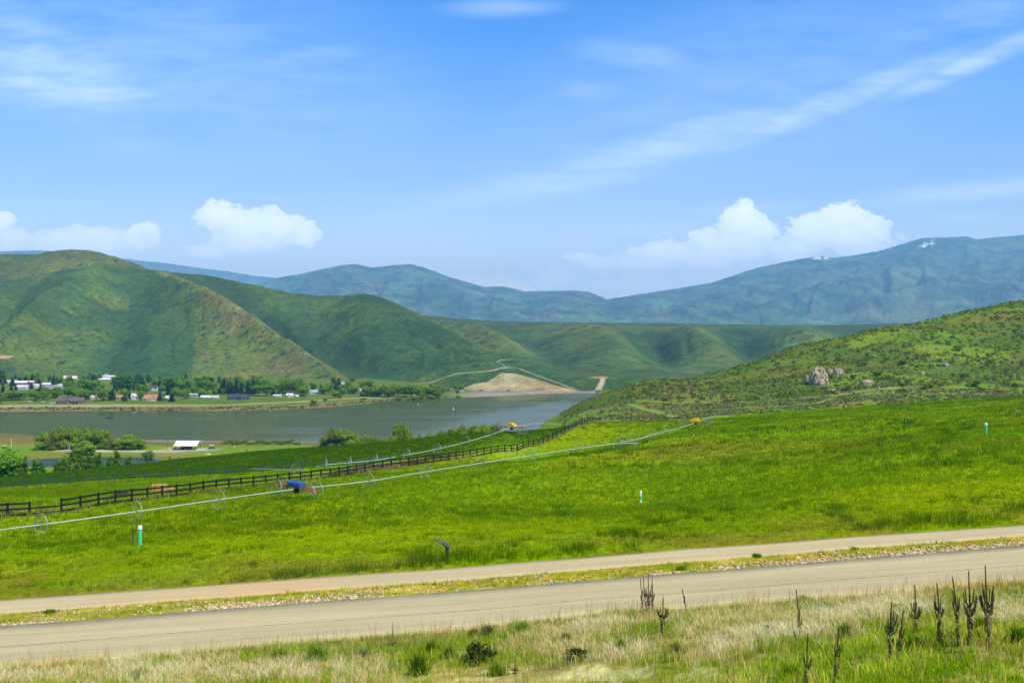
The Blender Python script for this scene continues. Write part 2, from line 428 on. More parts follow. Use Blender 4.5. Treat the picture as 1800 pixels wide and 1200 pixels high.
cum = wsmooth(dens, 0.22, 0.50, 0.0, 1.0)
shade = wsmooth(M('ADD', dens, M('MULTIPLY', M('SUBTRACT', wnoise(40, 7, 0.6, (1, 1.4, 1)), 0.5), 2.4)), 0.1, 1.6)
# thin high cloud: long streaks fanning up to the right and veils on the left
CIR = [(950, 325, 330, 42, 8, 0.75), (1180, 255, 460, 60, 16, 0.7), (1480, 175, 460, 40, 21, 0.8), (1720, 105, 320, 32, 23, 0.85), (60, 120, 330, 130, -8, 0.75), (150, 168, 280, 50, -4, 0.8), (20, 40, 300, 90, -22, 0.5), (530, 102, 180, 40, 4, 0.4),
       (880, 14, 150, 26, 2, 0.4), (1045, 160, 110, 32, 0, 0.45), (1130, 100, 190, 46, -6, 0.4), (230, 255, 180, 36, 0, 0.3), (680, 390, 190, 40, 6, 0.35), (1700, 338, 280, 30, 5, 0.8), (1310, 368, 160, 15, 4, 0.6), (1590, 62, 150, 34, 0, 0.25), (1150, 405, 300, 30, 2, 0.5), (1750, 20, 240, 60, 10, 0.35), (850, 350, 300, 34, 3, 0.5), (1700, 384, 90, 16, 0, 0.5), (1300, 210, 420, 110, 17, 0.3), (250, 110, 800, 260, -10, 0.34), (1350, 150, 800, 240, 14, 0.26), (900, 440, 1400, 110, 0, 0.3)]
cm = None
for b in CIR:
    v = wsmooth(blob(*b[:5]), -0.05, 1.0, 0.0, b[5]); cm = v if cm is None else M('MAXIMUM', cm, v)
n2 = wnoise(5.0, 8, 0.62, (1.0, 5.0, 1), -14); n3 = wnoise(13, 7, 0.6, (1.0, 4.5, 1), -8)
n4 = wnoise(34, 6, 0.6, (1.0, 5.5, 1), 12)
cir = M('MULTIPLY', cm, wsmooth(M('ADD', M('ADD', M('MULTIPLY', n2, 0.42), M('MULTIPLY', n3, 0.38)), M('MULTIPLY', n4, 0.2)), 0.34, 0.66, 0.28, 1.0))
cirA = M('MULTIPLY', cir, 0.78)
bgc = mixc(nt, hs.outputs['Color'], (1.0, 1.0, 1.0), 0.0)
SKY_OUT = [hs.outputs['Color'], cirA, cum, shade]
SKY_S = 0.10
tint = ramp(nt, Vv, [(0.0, (3.3, 1.85, 1.25)), (0.09, (2.6, 1.58, 1.20)), (0.16, (1.80, 1.26, 1.16)), (0.228, (1.20, 1.12, 1.18)), (0.31, (0.50, 0.98, 1.38)), (0.6, (0.45, 0.9, 1.36))])
skyc = mixc(nt, hs.outputs['Color'], tint.outputs['Color'], 1.0, 'MULTIPLY')
c1 = mixc(nt, skyc, (7.0, 7.9, 9.6), cirA)
cc = mixc(nt, (8.7, 9.2, 10.2), (10.8, 10.8, 10.8), shade)
c2 = mixc(nt, c1, cc, cum)
bg = N(nt, 'ShaderNodeBackground', Strength=SKY_S); lk.new(c2, bg.inputs['Color'])
wo = N(nt, 'ShaderNodeOutputWorld'); lk.new(bg.outputs[0], wo.inputs['Surface'])
vs = scene.view_settings
vs.view_transform = 'Standard'; vs.look = 'None'; vs.gamma = 1.0; vs.exposure = 0.95; vs.use_curve_mapping = False
scene.render.engine = 'CYCLES'
scene.cycles.max_bounces = 6; scene.cycles.diffuse_bounces = 3; scene.cycles.transmission_bounces = 4; scene.cycles.volume_bounces = 0
scene.cycles.use_denoising = True

# ------------------------------------------------------------------ ground sheet
FIELD = (0.165, 0.262, 0.002); ALF = (0.058, 0.124, 0.002)
ALF_D = [(-600, 203), (0, 194), (150, 185), (311, 175), (424, 168), (540, 164), (640, 166), (780, 175), (850, 184), (907, 193.5), (942, 201), (972, 209), (1004, 219), (1022, 226), (1036, 234)]
def cover(px, d):
    x = (px - 900) / F * d; z0 = np.zeros_like(px)
    n = fbm(x / 6.0, d / 6.0, 21, 4); nb = fbm(x / 30.0, d / 30.0, 23, 4)
    c = np.zeros(px.shape + (3,)) + np.array(FIELD)
    # dry streaks in the field: below the big marker on the right and along the path
    py = 600 + (CZ - tps(px, d)) * F / d
    t = np.exp(-((py - (878 - 0.068 * px)) / 22.0) ** 2) * sstep(900, 1300, px) * sstep(0.35, 0.6, nb) * (d < 240)
    c = lerp3(c, (0.20, 0.17, 0.016), 0.75 * t)
    t = (1 - sstep(52, 66, d)) * sstep(0.3, 0.62, n)
    c = lerp3(c, (0.19, 0.16, 0.022), 0.65 * t)
    # alfalfa beyond the fences
    ad = tab(px, ALF_D)
    t = sstep(-2, 2, d - ad - (n - 0.5) * 4) * (px < 1036) * (d < 330)
    c = lerp3(c, ALF, t)
    # trodden soil between the fences
    fd = np.interp(px, [p[0] for p in FENCE], [p[1] for p in FENCE])
    t = np.exp(-((d - fd - 4.0) / 4.5) ** 4) * sstep(540, 590, px) * (1 - sstep(770, 830, px)) * sstep(0.2, 0.4, n)
    c = lerp3(c, (0.085, 0.055, 0.028), t)
    t = np.exp(-((d - fd - 2.5) / 1.8) ** 4) * sstep(-80, -40, px) * (1 - sstep(85, 100, px)) * sstep(0.3, 0.5, n)
    c = lerp3(c, (0.16, 0.10, 0.045), t)
    t = np.exp(-((d - fd) / 1.5) ** 2) * sstep(0.35, 0.6, fbm(x / 2, d / 2, 5, 3)) * (px < 1060)
    c = lerp3(c, (0.24, 0.23, 0.05), 0.7 * t)
    # valley floor
    left = 1 - sstep(880, 980, px)
    v = sstep(300, 345, d) * left
    lawn = lerp3(np.zeros_like(c) + np.array((0.125, 0.215, 0.016)), (0.17, 0.20, 0.04), sstep(0.45, 0.7, nb))
    c = c * (1 - v[..., None]) + lawn * v[..., None]
    t = sstep(556, 572, d + (n - 0.5) * 10) * left * (d < 700)
    c = lerp3(c, (0.15, 0.125, 0.045), t)
    t = sstep(590, 600, d - np.maximum(0, 260 - px) * 0.09) * left * (d < 720)
    c = lerp3(c, (0.26, 0.24, 0.19), 0.8 * t)
    # gravel road and lot by the pavilion
    gp = np.exp(-((py - (791.5 + 0.008 * (px - 90))) / 1.8) ** 4) * sstep(78, 92, px) * (1 - sstep(300, 335, px)) * (d > 480) * (d < 600)
    gp = np.maximum(gp, np.exp(-((py - 790) / 2.6) ** 4 - ((px - 335) / 45.0) ** 4) * (d > 480) * (d < 600))
    c = lerp3(c, (0.40, 0.36, 0.29), gp)
    pr = pond_r(x, d)
    c = lerp3(c, (0.15, 0.12, 0.05), np.exp(-((pr - 1.08) / 0.09) ** 2))
    # sage flat and scrub hill on the right
    r = sstep(960, 1010, px + 0.0 * d) * sstep(0, 10, d - np.interp(px, [p[0] for p in CREST], [p[1] for p in CREST]) - 6 - (n - 0.5) * 12)
    sage = lerp3(np.zeros_like(c) + np.array((0.155, 0.160, 0.055)), (0.12, 0.19, 0.022), sstep(0.42, 0.62, nb))
    hill = lerp3(np.zeros_like(c) + np.array((0.088, 0.138, 0.018)), (0.115, 0.135, 0.030), sstep(0.5, 0.68, fbm(x / 18, d / 18, 31, 4)))
    hill = lerp3(hill, (0.13, 0.205, 0.018), sstep(0.52, 0.7, fbm(x / 40 + 5, d / 40, 37, 3)) * sstep(1300, 1500, px))
    hz = sstep(455, 500, d + (n - 0.5) * 20)
    rc = sage * (1 - hz[..., None]) + hill * hz[..., None]
    t = np.exp(-((px - 1185) / 70.0) ** 2 - ((py - 685) / 14.0) ** 2) * sstep(0.3, 0.5, n)
    rc = lerp3(rc, (0.27, 0.165, 0.06), 0.85 * t)
    c = c * (1 - r[..., None]) + rc * r[..., None]
    # far shore
    fs = (d > 780) & (px < 1020)
    t = fs * 1.0
    pn = py + (nb - 0.5) * 7
    fc = np.zeros_like(c) + np.array((0.10, 0.145, 0.028))
    fc = lerp3(fc, (0.085, 0.15, 0.018), sstep(700, 703, pn) * (1 - sstep(708, 711, pn)))
    line = np.interp(px, [-600, 0, 200, 400, 540, 640, 700], [712, 714, 713, 711.5, 705, 699, 697])
    fc = lerp3(fc, (0.36, 0.30, 0.17), np.exp(-((py - line) / np.interp(px, [0, 200, 400, 560], [2.4, 2.2, 1.1, 0.8])) ** 2) * (px < 720) * 0.9)
    fc = lerp3(fc, (0.17, 0.145, 0.06), sstep(line + 2.5, line + 4.5, pn) * 0.75)
    fc = lerp3(fc, (0.24, 0.21, 0.15), sstep(720, 722.5, py) * (px < 600) * 0.6)
    fc = lerp3(fc, (0.26, 0.23, 0.18), sstep(760, 860, px) * (py > 689))
    c = np.where(t[..., None] > 0, fc, c)
    far = sstep(1400, 1700, d)
    c = lerp3(c, (0.06, 0.09, 0.025), far)
    # foreground slope this side of the road and the strip between road and path
    a, b, e, g = road_d(px)
    fg = 1 - sstep(-0.2, 0.4, d - a)
    soil = lerp3(np.zeros_like(c) + np.array((0.31, 0.24, 0.075)), (0.20, 0.215, 0.02), sstep(0.42, 0.62, fbm(x / 1.5, d / 1.5, 41, 4)))
    bare = np.exp(-((px - 1000) / 260.0) ** 4 - ((py - 1186) / 16.0) ** 4)
    soil = lerp3(soil, (0.58, 0.48, 0.20), bare * sstep(0.40, 0.58, fbm(x / 0.8, d / 0.25, 43, 4)))
    c = c * (1 - fg[..., None]) + soil * fg[..., None]
    vg = sstep(-0.3, 0.2, d - a) * (1 - sstep(-0.1, 0.3, d - e))
    verge = lerp3(np.zeros_like(c) + np.array((0.40, 0.31, 0.08)), (0.28, 0.27, 0.02), sstep(0.4, 0.6, fbm(x / 1.2, d / 0.8, 47, 3)))
    c = c * (1 - vg[..., None]) + verge * vg[..., None]
    return c
gpx = np.concatenate([np.linspace(-1400, -160, 48, endpoint=False), np.linspace(-160, 1960, 560, endpoint=False), np.linspace(1960, 3200, 48)])
gd = np.concatenate([np.exp(np.linspace(math.log(2.5), math.log(30), 60, endpoint=False)), np.linspace(30, 60, 100, endpoint=False), np.exp(np.linspace(math.log(60), math.log(1300), 430, endpoint=False)), np.exp(np.linspace(math.log(1300), math.log(26000), 70))])
PX, DD = np.meshgrid(gpx, gd)
ZZ = gz_pd(PX, DD)
def grid_faces(nr, nc):
    i = np.arange(nr - 1)[:, None] * nc + np.arange(nc - 1)[None]
    return np.stack([i, i + 1, i + nc + 1, i + nc], -1).reshape(-1, 4)
V = np.stack([(PX - 900) / F * DD, DD, ZZ], -1).reshape(-1, 3)
M_GROUND = land('meadow_land', [(0.06, 0.35, None), (0.5, 0.5, None), (3.0, 0.55, None)], bump=0.5, bdist=0.25, yellow=0.22)
g = link('ground', np_mesh('ground', V, grid_faces(len(gd), len(gpx)), M_GROUND, True, cover(PX, DD).reshape(-1, 3)))
tag(g, 'green meadow slope falling to the lake and the valley floor', 'ground', kind='structure')

# ------------------------------------------------------------------ road and footpath (thin asphalt slabs on the ground)
def strip(name, fd0, fd1, lift, mat, nx=420, ny=7, thick=0.14, px0=-1350, px1=3150):
    px = np.linspace(px0, px1, nx); V = []
    e0 = np.array([fd0(p) for p in px]); e1 = np.array([fd1(p) for p in px])
    x = (px - 900) / F
    rows = [(e0, -thick)] + [(e0 + (e1 - e0) * k / (ny - 1), lift) for k in range(ny)] + [(e1, -thick)]
    for d, l in rows:
        wob = (vnoise(px / 9.0, d * 0 + 3, 5) - 0.5) * 0.10 * (1 if (d is e0 or d is e1) else 0)
        z = gz_pd(px, d); V.append(np.stack([x * d, d + wob, z + l], -1))
    V = np.concatenate(V)
    return link(name, np_mesh(name, V, grid_faces(ny + 2, nx), mat, True))
def asphalt(name, col, col2, stain=None):
    m, nt, nd, lk = newmat(name)
    tc = N(nt, 'ShaderNodeTexCoord'); P = tc.outputs['Object']
    f1 = noise(nt, 0.25, 5, 0.6, P, (0.25, 1.6, 1)); f2 = noise(nt, 14, 4, 0.7, P); f3 = noise(nt, 0.9, 4, 0.6, P, (0.12, 2.4, 1))
    r = ramp(nt, f1, [(0.3, col), (0.72, col2)])
    r2 = ramp(nt, f2, [(0.3, (0.86,) * 3), (0.7, (1.12,) * 3)])
    r3 = ramp(nt, f3, [(0.35, (0.90,) * 3), (0.65, (1.06,) * 3)])
    c = mixc(nt, r.outputs['Color'], r2.outputs['Color'], 1.0, 'MULTIPLY'); c = mixc(nt, c, r3.outputs['Color'], 1.0, 'MULTIPLY')
    st = noise(nt, 0.07, 3, 0.5, P); rs = ramp(nt, st, [(0.56, (0, 0, 0)), (0.7, (0.6, 0.6, 0.6))])
    c = mixc(nt, c, (0.46, 0.32, 0.16), rs.outputs['Color'])
    if stain:      # sandy dirt carried onto the path where vehicles cross
        sp_ = N(nt, 'ShaderNodeSeparateXYZ'); lk.new(P, sp_.inputs[0]); w1 = nt.nodes.new('ShaderNodeMapRange'); w1.interpolation_type = 'SMOOTHSTEP'
        ab = nt.nodes.new('ShaderNodeMath'); ab.operation = 'SUBTRACT'; lk.new(sp_.outputs['X'], ab.inputs[0]); ab.inputs[1].default_value = stain[0]
        a2 = nt.nodes.new('ShaderNodeMath'); a2.operation = 'ABSOLUTE'; lk.new(ab.outputs[0], a2.inputs[0]); lk.new(a2.outputs[0], w1.inputs['Value'])
        w1.inputs['From Min'].default_value = stain[1]; w1.inputs['From Max'].default_value = stain[1] * 0.25; f5 = noise(nt, 0.6, 5, 0.65, P, (0.4, 1.6, 1)); r5 = ramp(nt, f5, [(0.35, (0, 0, 0)), (0.6, (0.9, 0.9, 0.9))])
        k5 = mixc(nt, w1.outputs['Result'], r5.outputs['Color'], 1.0, 'MULTIPLY'); c = mixc(nt, c, (0.50, 0.335, 0.155), k5)
    b = N(nt, 'ShaderNodeBsdfPrincipled', Roughness=0.9); b.inputs['Specular IOR Level'].default_value = 0.15
    lk.new(c, b.inputs['Base Color'])
    bp = N(nt, 'ShaderNodeBump', Strength=0.3, Distance=0.01); lk.new(f2, bp.inputs['Height']); lk.new(bp.outputs['Normal'], b.inputs['Normal'])
    o = N(nt, 'ShaderNodeOutputMaterial'); lk.new(b.outputs['BSDF'], o.inputs['Surface']); return m
M_ROAD = asphalt('road_asphalt', (0.395, 0.335, 0.172), (0.475, 0.405, 0.208))
M_PATH = asphalt('path_asphalt', (0.41, 0.335, 0.175), (0.49, 0.40, 0.205), (-13.5, 7.5))
rd = strip('road', lambda p: road_d(p)[0], lambda p: road_d(p)[1], 0.05, M_ROAD)
tag(rd, 'pale grey asphalt road crossing in front of the meadow', 'road', kind='structure')
ph = strip('footpath', lambda p: road_d(p)[2], lambda p: road_d(p)[3], 0.05, M_PATH)
tag(ph, 'narrow tan paved footpath between the rock strip and the meadow', 'footpath', kind='structure')
# the seam between the two asphalt lanes
M_SEAM = simple('seam_tar', (0.27, 0.225, 0.125), 0.9)
seam = strip('road_seam', lambda p: road_d(p)[0] + 3.35 + 0.1 * math.sin(p / 170) , lambda p: road_d(p)[0] + 3.40 + 0.1 * math.sin(p / 170), 0.054, M_SEAM, nx=420, ny=2, thick=-0.053)
tag(seam, 'thin dark seam along the middle of the asphalt road', 'road seam', kind='structure')

# ------------------------------------------------------------------ water
def water(name, col, rough, sc, cap=0.5):
    """murky body under a rippled surface; ripples keep the grazing mirror from becoming total"""
    m, nt, nd, lk = newmat(name)
    tc = N(nt, 'ShaderNodeTexCoord')
    f = noise(nt, 0.35 * sc, 5, 0.65, tc.outputs['Object'], (1, 1.6, 1)); f2 = noise(nt, 0.018, 5, 0.6, tc.outputs['Object'], (0.5, 2.2, 1))
    d = N(nt, 'ShaderNodeBsdfDiffuse'); d.inputs['Color'].default_value = (*col, 1)
    g_ = N(nt, 'ShaderNodeBsdfGlossy')
    rr = ramp(nt, f2, [(0.38, (rough * 0.5,) * 3), (0.68, (rough + 0.09,) * 3)]); lk.new(rr.outputs['Color'], g_.inputs['Roughness'])
    bp = N(nt, 'ShaderNodeBump', Strength=0.08, Distance=0.04); lk.new(f, bp.inputs['Height']); lk.new(bp.outputs['Normal'], g_.inputs['Normal'])
    fr = N(nt, 'ShaderNodeFresnel', IOR=1.333); mr = N(nt, 'ShaderNodeMapRange'); lk.new(fr.outputs[0], mr.inputs['Value']); mr.inputs['To Max'].default_value = cap
    mx_ = N(nt, 'ShaderNodeMixShader'); lk.new(mr.outputs['Result'], mx_.inputs[0]); lk.new(d.outputs[0], mx_.inputs[1]); lk.new(g_.outputs[0], mx_.inputs[2])
    o = N(nt, 'ShaderNodeOutputMaterial'); lk.new(mx_.outputs[0], o.inputs['Surface']); return m
M_LAKE = water('lake_water', (0.072, 0.096, 0.042), 0.05, 1.0, 0.52)
LX = np.linspace(-1700, 330, 60); LY = np.linspace(520, 1260, 40)
GX, GY = np.meshgrid(LX, LY)
lake = link('lake', np_mesh('lake', np.stack([GX, GY, GX * 0], -1).reshape(-1, 3), grid_faces(40, 60), M_LAKE, True))
tag(lake, 'calm dark green lake reflecting the hills', 'lake', kind='structure')
M_POND = water('pond_water', (0.05, 0.09, 0.085), 0.06, 3.0)
cxp = (POND[0] - 900) / F * POND[1]
PR = [(0, 0)] + [(r * 42, a) for r in (0.5, 1.0) for a in np.linspace(0, 2 * math.pi, 48, endpoint=False)]
pv = [(cxp + r * math.cos(a), POND[1] + r * 0.58 * math.sin(a), 1.02) for r, a in PR]
pf = [(0, 1 + k, 1 + (k + 1) % 48) for k in range(48)] + [(1 + k, 49 + k, 49 + (k + 1) % 48, 1 + (k + 1) % 48) for k in range(48)]
pm = bpy.data.meshes.new('pond'); pm.from_pydata(pv, [], pf); pm.update(); pm.materials.append(M_POND)
tag(link('pond', pm), 'small still pond behind the young shrubs', 'pond', kind='structure')

# ------------------------------------------------------------------ hills
HILLS = {}
def hill(key, name, pxs, ridge, base, ns, mat, spurs=(), namp=0.0, nsc=(60.0, 3.0), p=1.15, seed=1, coverf=None, label='', back=0.9, rough=0.0, env_p=0.8):
    ridge = np.array(ridge, float); base = np.array(base, float)
    pxs = np.asarray(pxs, float)
    def pch(T, k):                       # smooth table lookup
        xs, ys = T[:, 0], T[:, k]
        t = np.interp(pxs, xs, ys); ker = np.array([1, 4, 6, 4, 1.0]) / 16
        tp = np.pad(t, 2, mode='edge')
        return np.convolve(tp, ker, mode='valid')
    ry, rd_ = pch(ridge, 1), pch(ridge, 2); bd, bz = pch(base, 1), pch(base, 2)
    rz_ = CZ - (ry - 600) / F * rd_
    s = np.concatenate([np.linspace(0, 1, ns), 1 + np.linspace(0.02, 0.6, 14)])
    S, P = np.meshgrid(s, pxs, indexing='ij')
    D = bd + (rd_ - bd) * S
    sc_ = np.clip(S, 0, 1)
    Z = bz + (rz_ - bz) * sc_ ** p - np.maximum(S - 1, 0) * back * np.maximum(rz_ - bz, 10) * np.minimum(1, np.maximum(S - 1, 0) * 4)
    env = np.sin(np.pi * np.clip(S, 0, 1)) ** env_p
    X = (P - 900) / F * D
    Hh = np.maximum(rz_ - bz, 1)
    k = np.minimum(1, Hh / Hh.max() * 1.6)
    disp = 0
    for (line, amp, wd) in spurs:
        line = np.array(line, float); o = np.argsort(line[:, 0])
        c = np.interp(S, line[o, 0], line[o, 1])
        disp = disp + amp * np.exp(-np.abs((P - c) / wd) ** 1.6)
    if namp:
        warp = (fbm(P / nsc[0] * 0.7, S * 2.2, seed + 50, 3) - 0.5) * 1.6
        disp = disp + namp * (ridged(P / nsc[0] + warp, S * nsc[1] * 0.4 + warp, seed, 5, 0.5) - 0.55) * 2
    Z = Z + disp * env * k
    Z = Z + rough * (fbm(X / 14.0, D / 14.0, seed + 9, 3) - 0.5) * np.minimum(1, S * 8)
    ok = S <= 1.001
    PYr = 600 + (CZ - Z) * F / D
    c = coverf(P, S, D, X, Z, PYr, disp * env) if coverf else np.zeros(P.shape + (3,)) + 0.08
    V = np.stack([X, D, Z], -1).reshape(-1, 3)
    o = link(name, np_mesh(name, V, grid_faces(len(s), len(pxs)), mat, True, c.reshape(-1, 3)))
    tag(o, label, 'hill' if 'mountain' not in name else 'mountain', kind='structure')
    HILLS[key] = (pxs, s[:ns], D[:ns], Z[:ns])
    return o
def on_hill(key, px, py):
    pxs, s, D, Z = HILLS[key]
    j = int(np.clip(np.searchsorted(pxs, px), 1, len(pxs) - 1)); t = (px - pxs[j - 1]) / (pxs[j] - pxs[j - 1])
    d = D[:, j - 1] * (1 - t) + D[:, j] * t; z = Z[:, j - 1] * (1 - t) + Z[:, j] * t
    yy = 600 + (CZ - z) * F / d
    k = int(np.argmax(yy < py))
    if k > 0:
        u = (yy[k - 1] - py) / max(1e-6, yy[k - 1] - yy[k]); dd = d[k - 1] + (d[k] - d[k - 1]) * u; zz = z[k - 1] + (z[k] - z[k - 1]) * u
    else: dd, zz = d[k], z[k]
    return Vector(((px - 900) / F * dd, dd, zz))
M_HILL = land('hillside', [(0.0045, 0.45, None), (0.02, 0.5, None), (0.09, 0.7, None), (0.3, 0.7, None)], shrub=[(0.05, 0.58, (0.024, 0.056, 0.026)), (0.14, 0.57, (0.026, 0.060, 0.026))], bump=0.22, bdist=4.0, yellow=0.15)
M_MESA = land('mesa_side', [(0.003, 0.5, None), (0.012, 0.55, None), (0.05, 0.6, None), (0.2, 0.6, None)], shrub=[(0.03, 0.60, (0.016, 0.042, 0.020))], bump=0.6, bdist=10.0, yellow=0.3)
M_MOUNT = land('mountain_side', [(0.0008, 0.5, None), (0.0035, 0.55, None), (0.014, 0.6, None)], bump=0.7, bdist=45.0, yellow=0.15)

def cov_left(P, S, D, X, Z, PY, disp):
    n = fbm(X / 90, D / 90, 61, 4); n2 = fbm(X / 35, D / 35, 63, 4)
    c = np.zeros(P.shape + (3,)) + np.array((0.045, 0.092, 0.033))
    c = lerp3(c, (0.080, 0.128, 0.028), sstep(0.44, 0.66, n))
    sp = np.interp(S, [0, .25, .5, .75, 1], [612, 500, 398, 316, 276])      # the dry spur
    dx = P - sp; Lb = np.interp(S, [0, .37, .59, .8, .95], [332, 345, 352, 292, 272]) + (n2 - 0.5) * 22
    face = sstep(Lb - 5, Lb + 7, P) * (1 - sstep(sp - 2, sp + 12, P)) * sstep(1.03, 0.93, S)
    tanf = np.clip(sstep(0.42, 0.62, n2) + 0.7 * sstep(-60, -5, dx) * sstep(0.3, 0.55, S), 0, 1)
    fc_ = lerp3(np.zeros_like(c) + np.array((0.112, 0.152, 0.031)), (0.165, 0.142, 0.055), tanf * 0.85)
    c = c * (1 - 0.92 * face[..., None]) + fc_ * 0.92 * face[..., None]
    dk = sstep(6, 45, dx) * (1 - sstep(120, 200, dx)) * sstep(0.2, 0.5, S)  # shadow on the spur's right side, put into the hill colour
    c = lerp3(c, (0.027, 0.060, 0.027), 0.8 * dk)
    dk = sstep(600, 660, P) * (1 - sstep(800, 880, P)) * sstep(0.05, 0.2, S)
    c = lerp3(c, (0.030, 0.066, 0.028), 0.6 * dk)
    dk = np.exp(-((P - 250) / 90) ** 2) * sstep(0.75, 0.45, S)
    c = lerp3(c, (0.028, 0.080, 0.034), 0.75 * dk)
    # dry grass strip along the falling right-hand skyline
    c = lerp3(c, (0.15, 0.140, 0.045), 0.5 * sstep(0.90, 0.99, S) * sstep(670, 720, P) * (1 - sstep(840, 900, P)))
    # excavated slope beside the dam
    top = np.interp(P, [812, 815, 835, 855, 872, 882, 905, 930, 965, 1000, 1022, 1026], [690, 681, 674, 671, 661, 655, 656, 663, 673, 684, 690, 690])
    cut = sstep(-0.8, 0.6, PY - top + (n2 - 0.5) * 3) * (P > 812) * (P < 1026) * (S < 0.9)
    cc = lerp3(np.zeros_like(c) + np.array((0.40, 0.315, 0.18)), (0.34, 0.25, 0.125), sstep(0.4, 0.62, fbm(X / 25, Z / 10, 71, 4)))
    cc = lerp3(cc, (0.17, 0.15, 0.11), np.exp(-((P - 940) / 30.0) ** 2 - ((PY - 685 + 0.05 * (P - 940)) / 1.6) ** 2))
    c = c * (1 - cut[..., None]) + cc * cut[..., None]
    # bare cuts behind the village
    for (cx_, cy_, rx, ry) in ((215, 668, 30, 2.5), (268, 671, 12, 2.0), (340, 672, 11, 4.0), (5, 627, 18, 3.0), (410, 671, 20, 2), (540, 675, 14, 2.5)):
        c = lerp3(c, (0.33, 0.25, 0.14), np.exp(-((P - cx_) / rx) ** 4 - ((PY - cy_) / ry) ** 4) * 0.9)
    return c
ridge_left = [(-700, 520, 2000), (-300, 512, 2050), (-60, 505, 2100), (0, 497, 2100), (66, 484, 2120), (110, 474, 2150), (165, 468, 2150), (215, 471, 2180), (270, 475, 2200), (330, 481, 2220), (380, 487, 2250), (450, 501, 2250), (510, 514, 2250), (560, 520, 2250), (600, 519, 2180), (640, 515.5, 2100), (670, 521, 2030), (700, 535, 1950), (730, 548, 1870), (760, 561, 1790), (800, 583, 1660), (850, 611, 1520), (900, 629, 1420), (930, 640, 1360), (1000, 665, 1255), (1030, 684, 1212), (1060, 694, 1200)]
base_left = [(-700, 1480, 3), (500, 1480, 4), (650, 1420, 4), (760, 1300, 3), (800, 1230, 1.5), (830, 1190, 0.5), (1000, 1180, 0.3), (1060, 1180, 0.3)]
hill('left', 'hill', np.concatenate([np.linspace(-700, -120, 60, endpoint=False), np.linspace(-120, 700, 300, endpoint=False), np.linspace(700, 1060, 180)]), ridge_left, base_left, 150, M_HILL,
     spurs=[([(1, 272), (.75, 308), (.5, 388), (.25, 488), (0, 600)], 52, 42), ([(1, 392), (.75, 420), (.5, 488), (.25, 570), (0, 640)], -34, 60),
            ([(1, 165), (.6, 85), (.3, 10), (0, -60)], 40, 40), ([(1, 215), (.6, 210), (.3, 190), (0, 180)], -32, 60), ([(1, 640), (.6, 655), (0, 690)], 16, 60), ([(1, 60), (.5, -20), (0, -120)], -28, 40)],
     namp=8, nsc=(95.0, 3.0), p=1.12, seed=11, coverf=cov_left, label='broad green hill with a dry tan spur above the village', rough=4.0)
def cov_rear(P, S, D, X, Z, PY, disp):
    n = fbm(X / 110, D / 110, 81, 4)
    return lerp3(np.zeros(P.shape + (3,)) + np.array((0.058, 0.085, 0.022)), (0.098, 0.118, 0.026), sstep(0.45, 0.65, n))
hill('rear', 'hill', np.linspace(-700, 360, 220), [(-700, 470, 2700), (-200, 452, 2700), (0, 447, 2700), (60, 446.5, 2700), (90, 441.5, 2700), (130, 437.5, 2700), (165, 441, 2700), (215, 455, 2650), (260, 472, 2600), (300, 492, 2500), (360, 530, 2400)],
     [(-700, 2150, 120), (360, 2150, 120)], 70, M_HILL, namp=14, nsc=(90, 3), seed=15, coverf=cov_rear, label='rounded green hilltop behind the broad spurred hill', rough=4.0)
def cov_abut(P, S, D, X, Z, PY, disp):
    n = fbm(X / 40, D / 40, 91, 4)
    c = lerp3(np.zeros(P.shape + (3,)) + np.array((0.046, 0.085, 0.022)), (0.08, 0.105, 0.028), sstep(0.45, 0.62, n))
    r = np.interp(PY, [662, 670, 678, 691], [1060, 1059, 1055, 1049]); wv = np.interp(PY, [662, 691], [4.5, 6.5])
    c = lerp3(c, (0.40, 0.31, 0.19), np.exp(-((P - r) / wv) ** 6) * (PY > 661))
    c = lerp3(c, (0.34, 0.19, 0.09), np.exp(-((P - 1054) / 16.0) ** 4 - ((PY - 663) / 1.8) ** 4))
    r2 = np.interp(P, [1078, 1100, 1130, 1165], [691, 681, 673, 669])
    c = lerp3(c, (0.36, 0.27, 0.16), np.exp(-((PY - r2 - 2) / 3.2) ** 4) * (P > 1074) * (P < 1170))
    return c
hill('abut', 'hill', np.linspace(930, 1330, 170), [(930, 676, 1380), (985, 665, 1370), (1040, 662, 1350), (1100, 659, 1340), (1160, 661, 1340), (1240, 665, 1340), (1330, 669, 1340)],
     [(930, 1190, 0.2), (1330, 1190, 0.2)], 70, M_HILL, namp=5, nsc=(60, 3), seed=19, coverf=cov_abut, label='low green rise with a graded dirt road beside the dam', back=0.5)
def cov_mesa(P, S, D, X, Z, PY, disp):
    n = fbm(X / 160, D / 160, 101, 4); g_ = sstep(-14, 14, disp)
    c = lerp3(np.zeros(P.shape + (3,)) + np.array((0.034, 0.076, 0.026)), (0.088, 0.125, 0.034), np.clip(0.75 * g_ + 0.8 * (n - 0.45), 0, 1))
    c = lerp3(c, (0.17, 0.14, 0.06), np.exp(-((P - 1220) / 25.0) ** 2 - ((PY - 655) / 4.0) ** 2) * 0.8)
    return lerp3(c, (0.032, 0.068, 0.026), sstep(0.965, 0.985, S) * (S < 1.01) * 0.7)
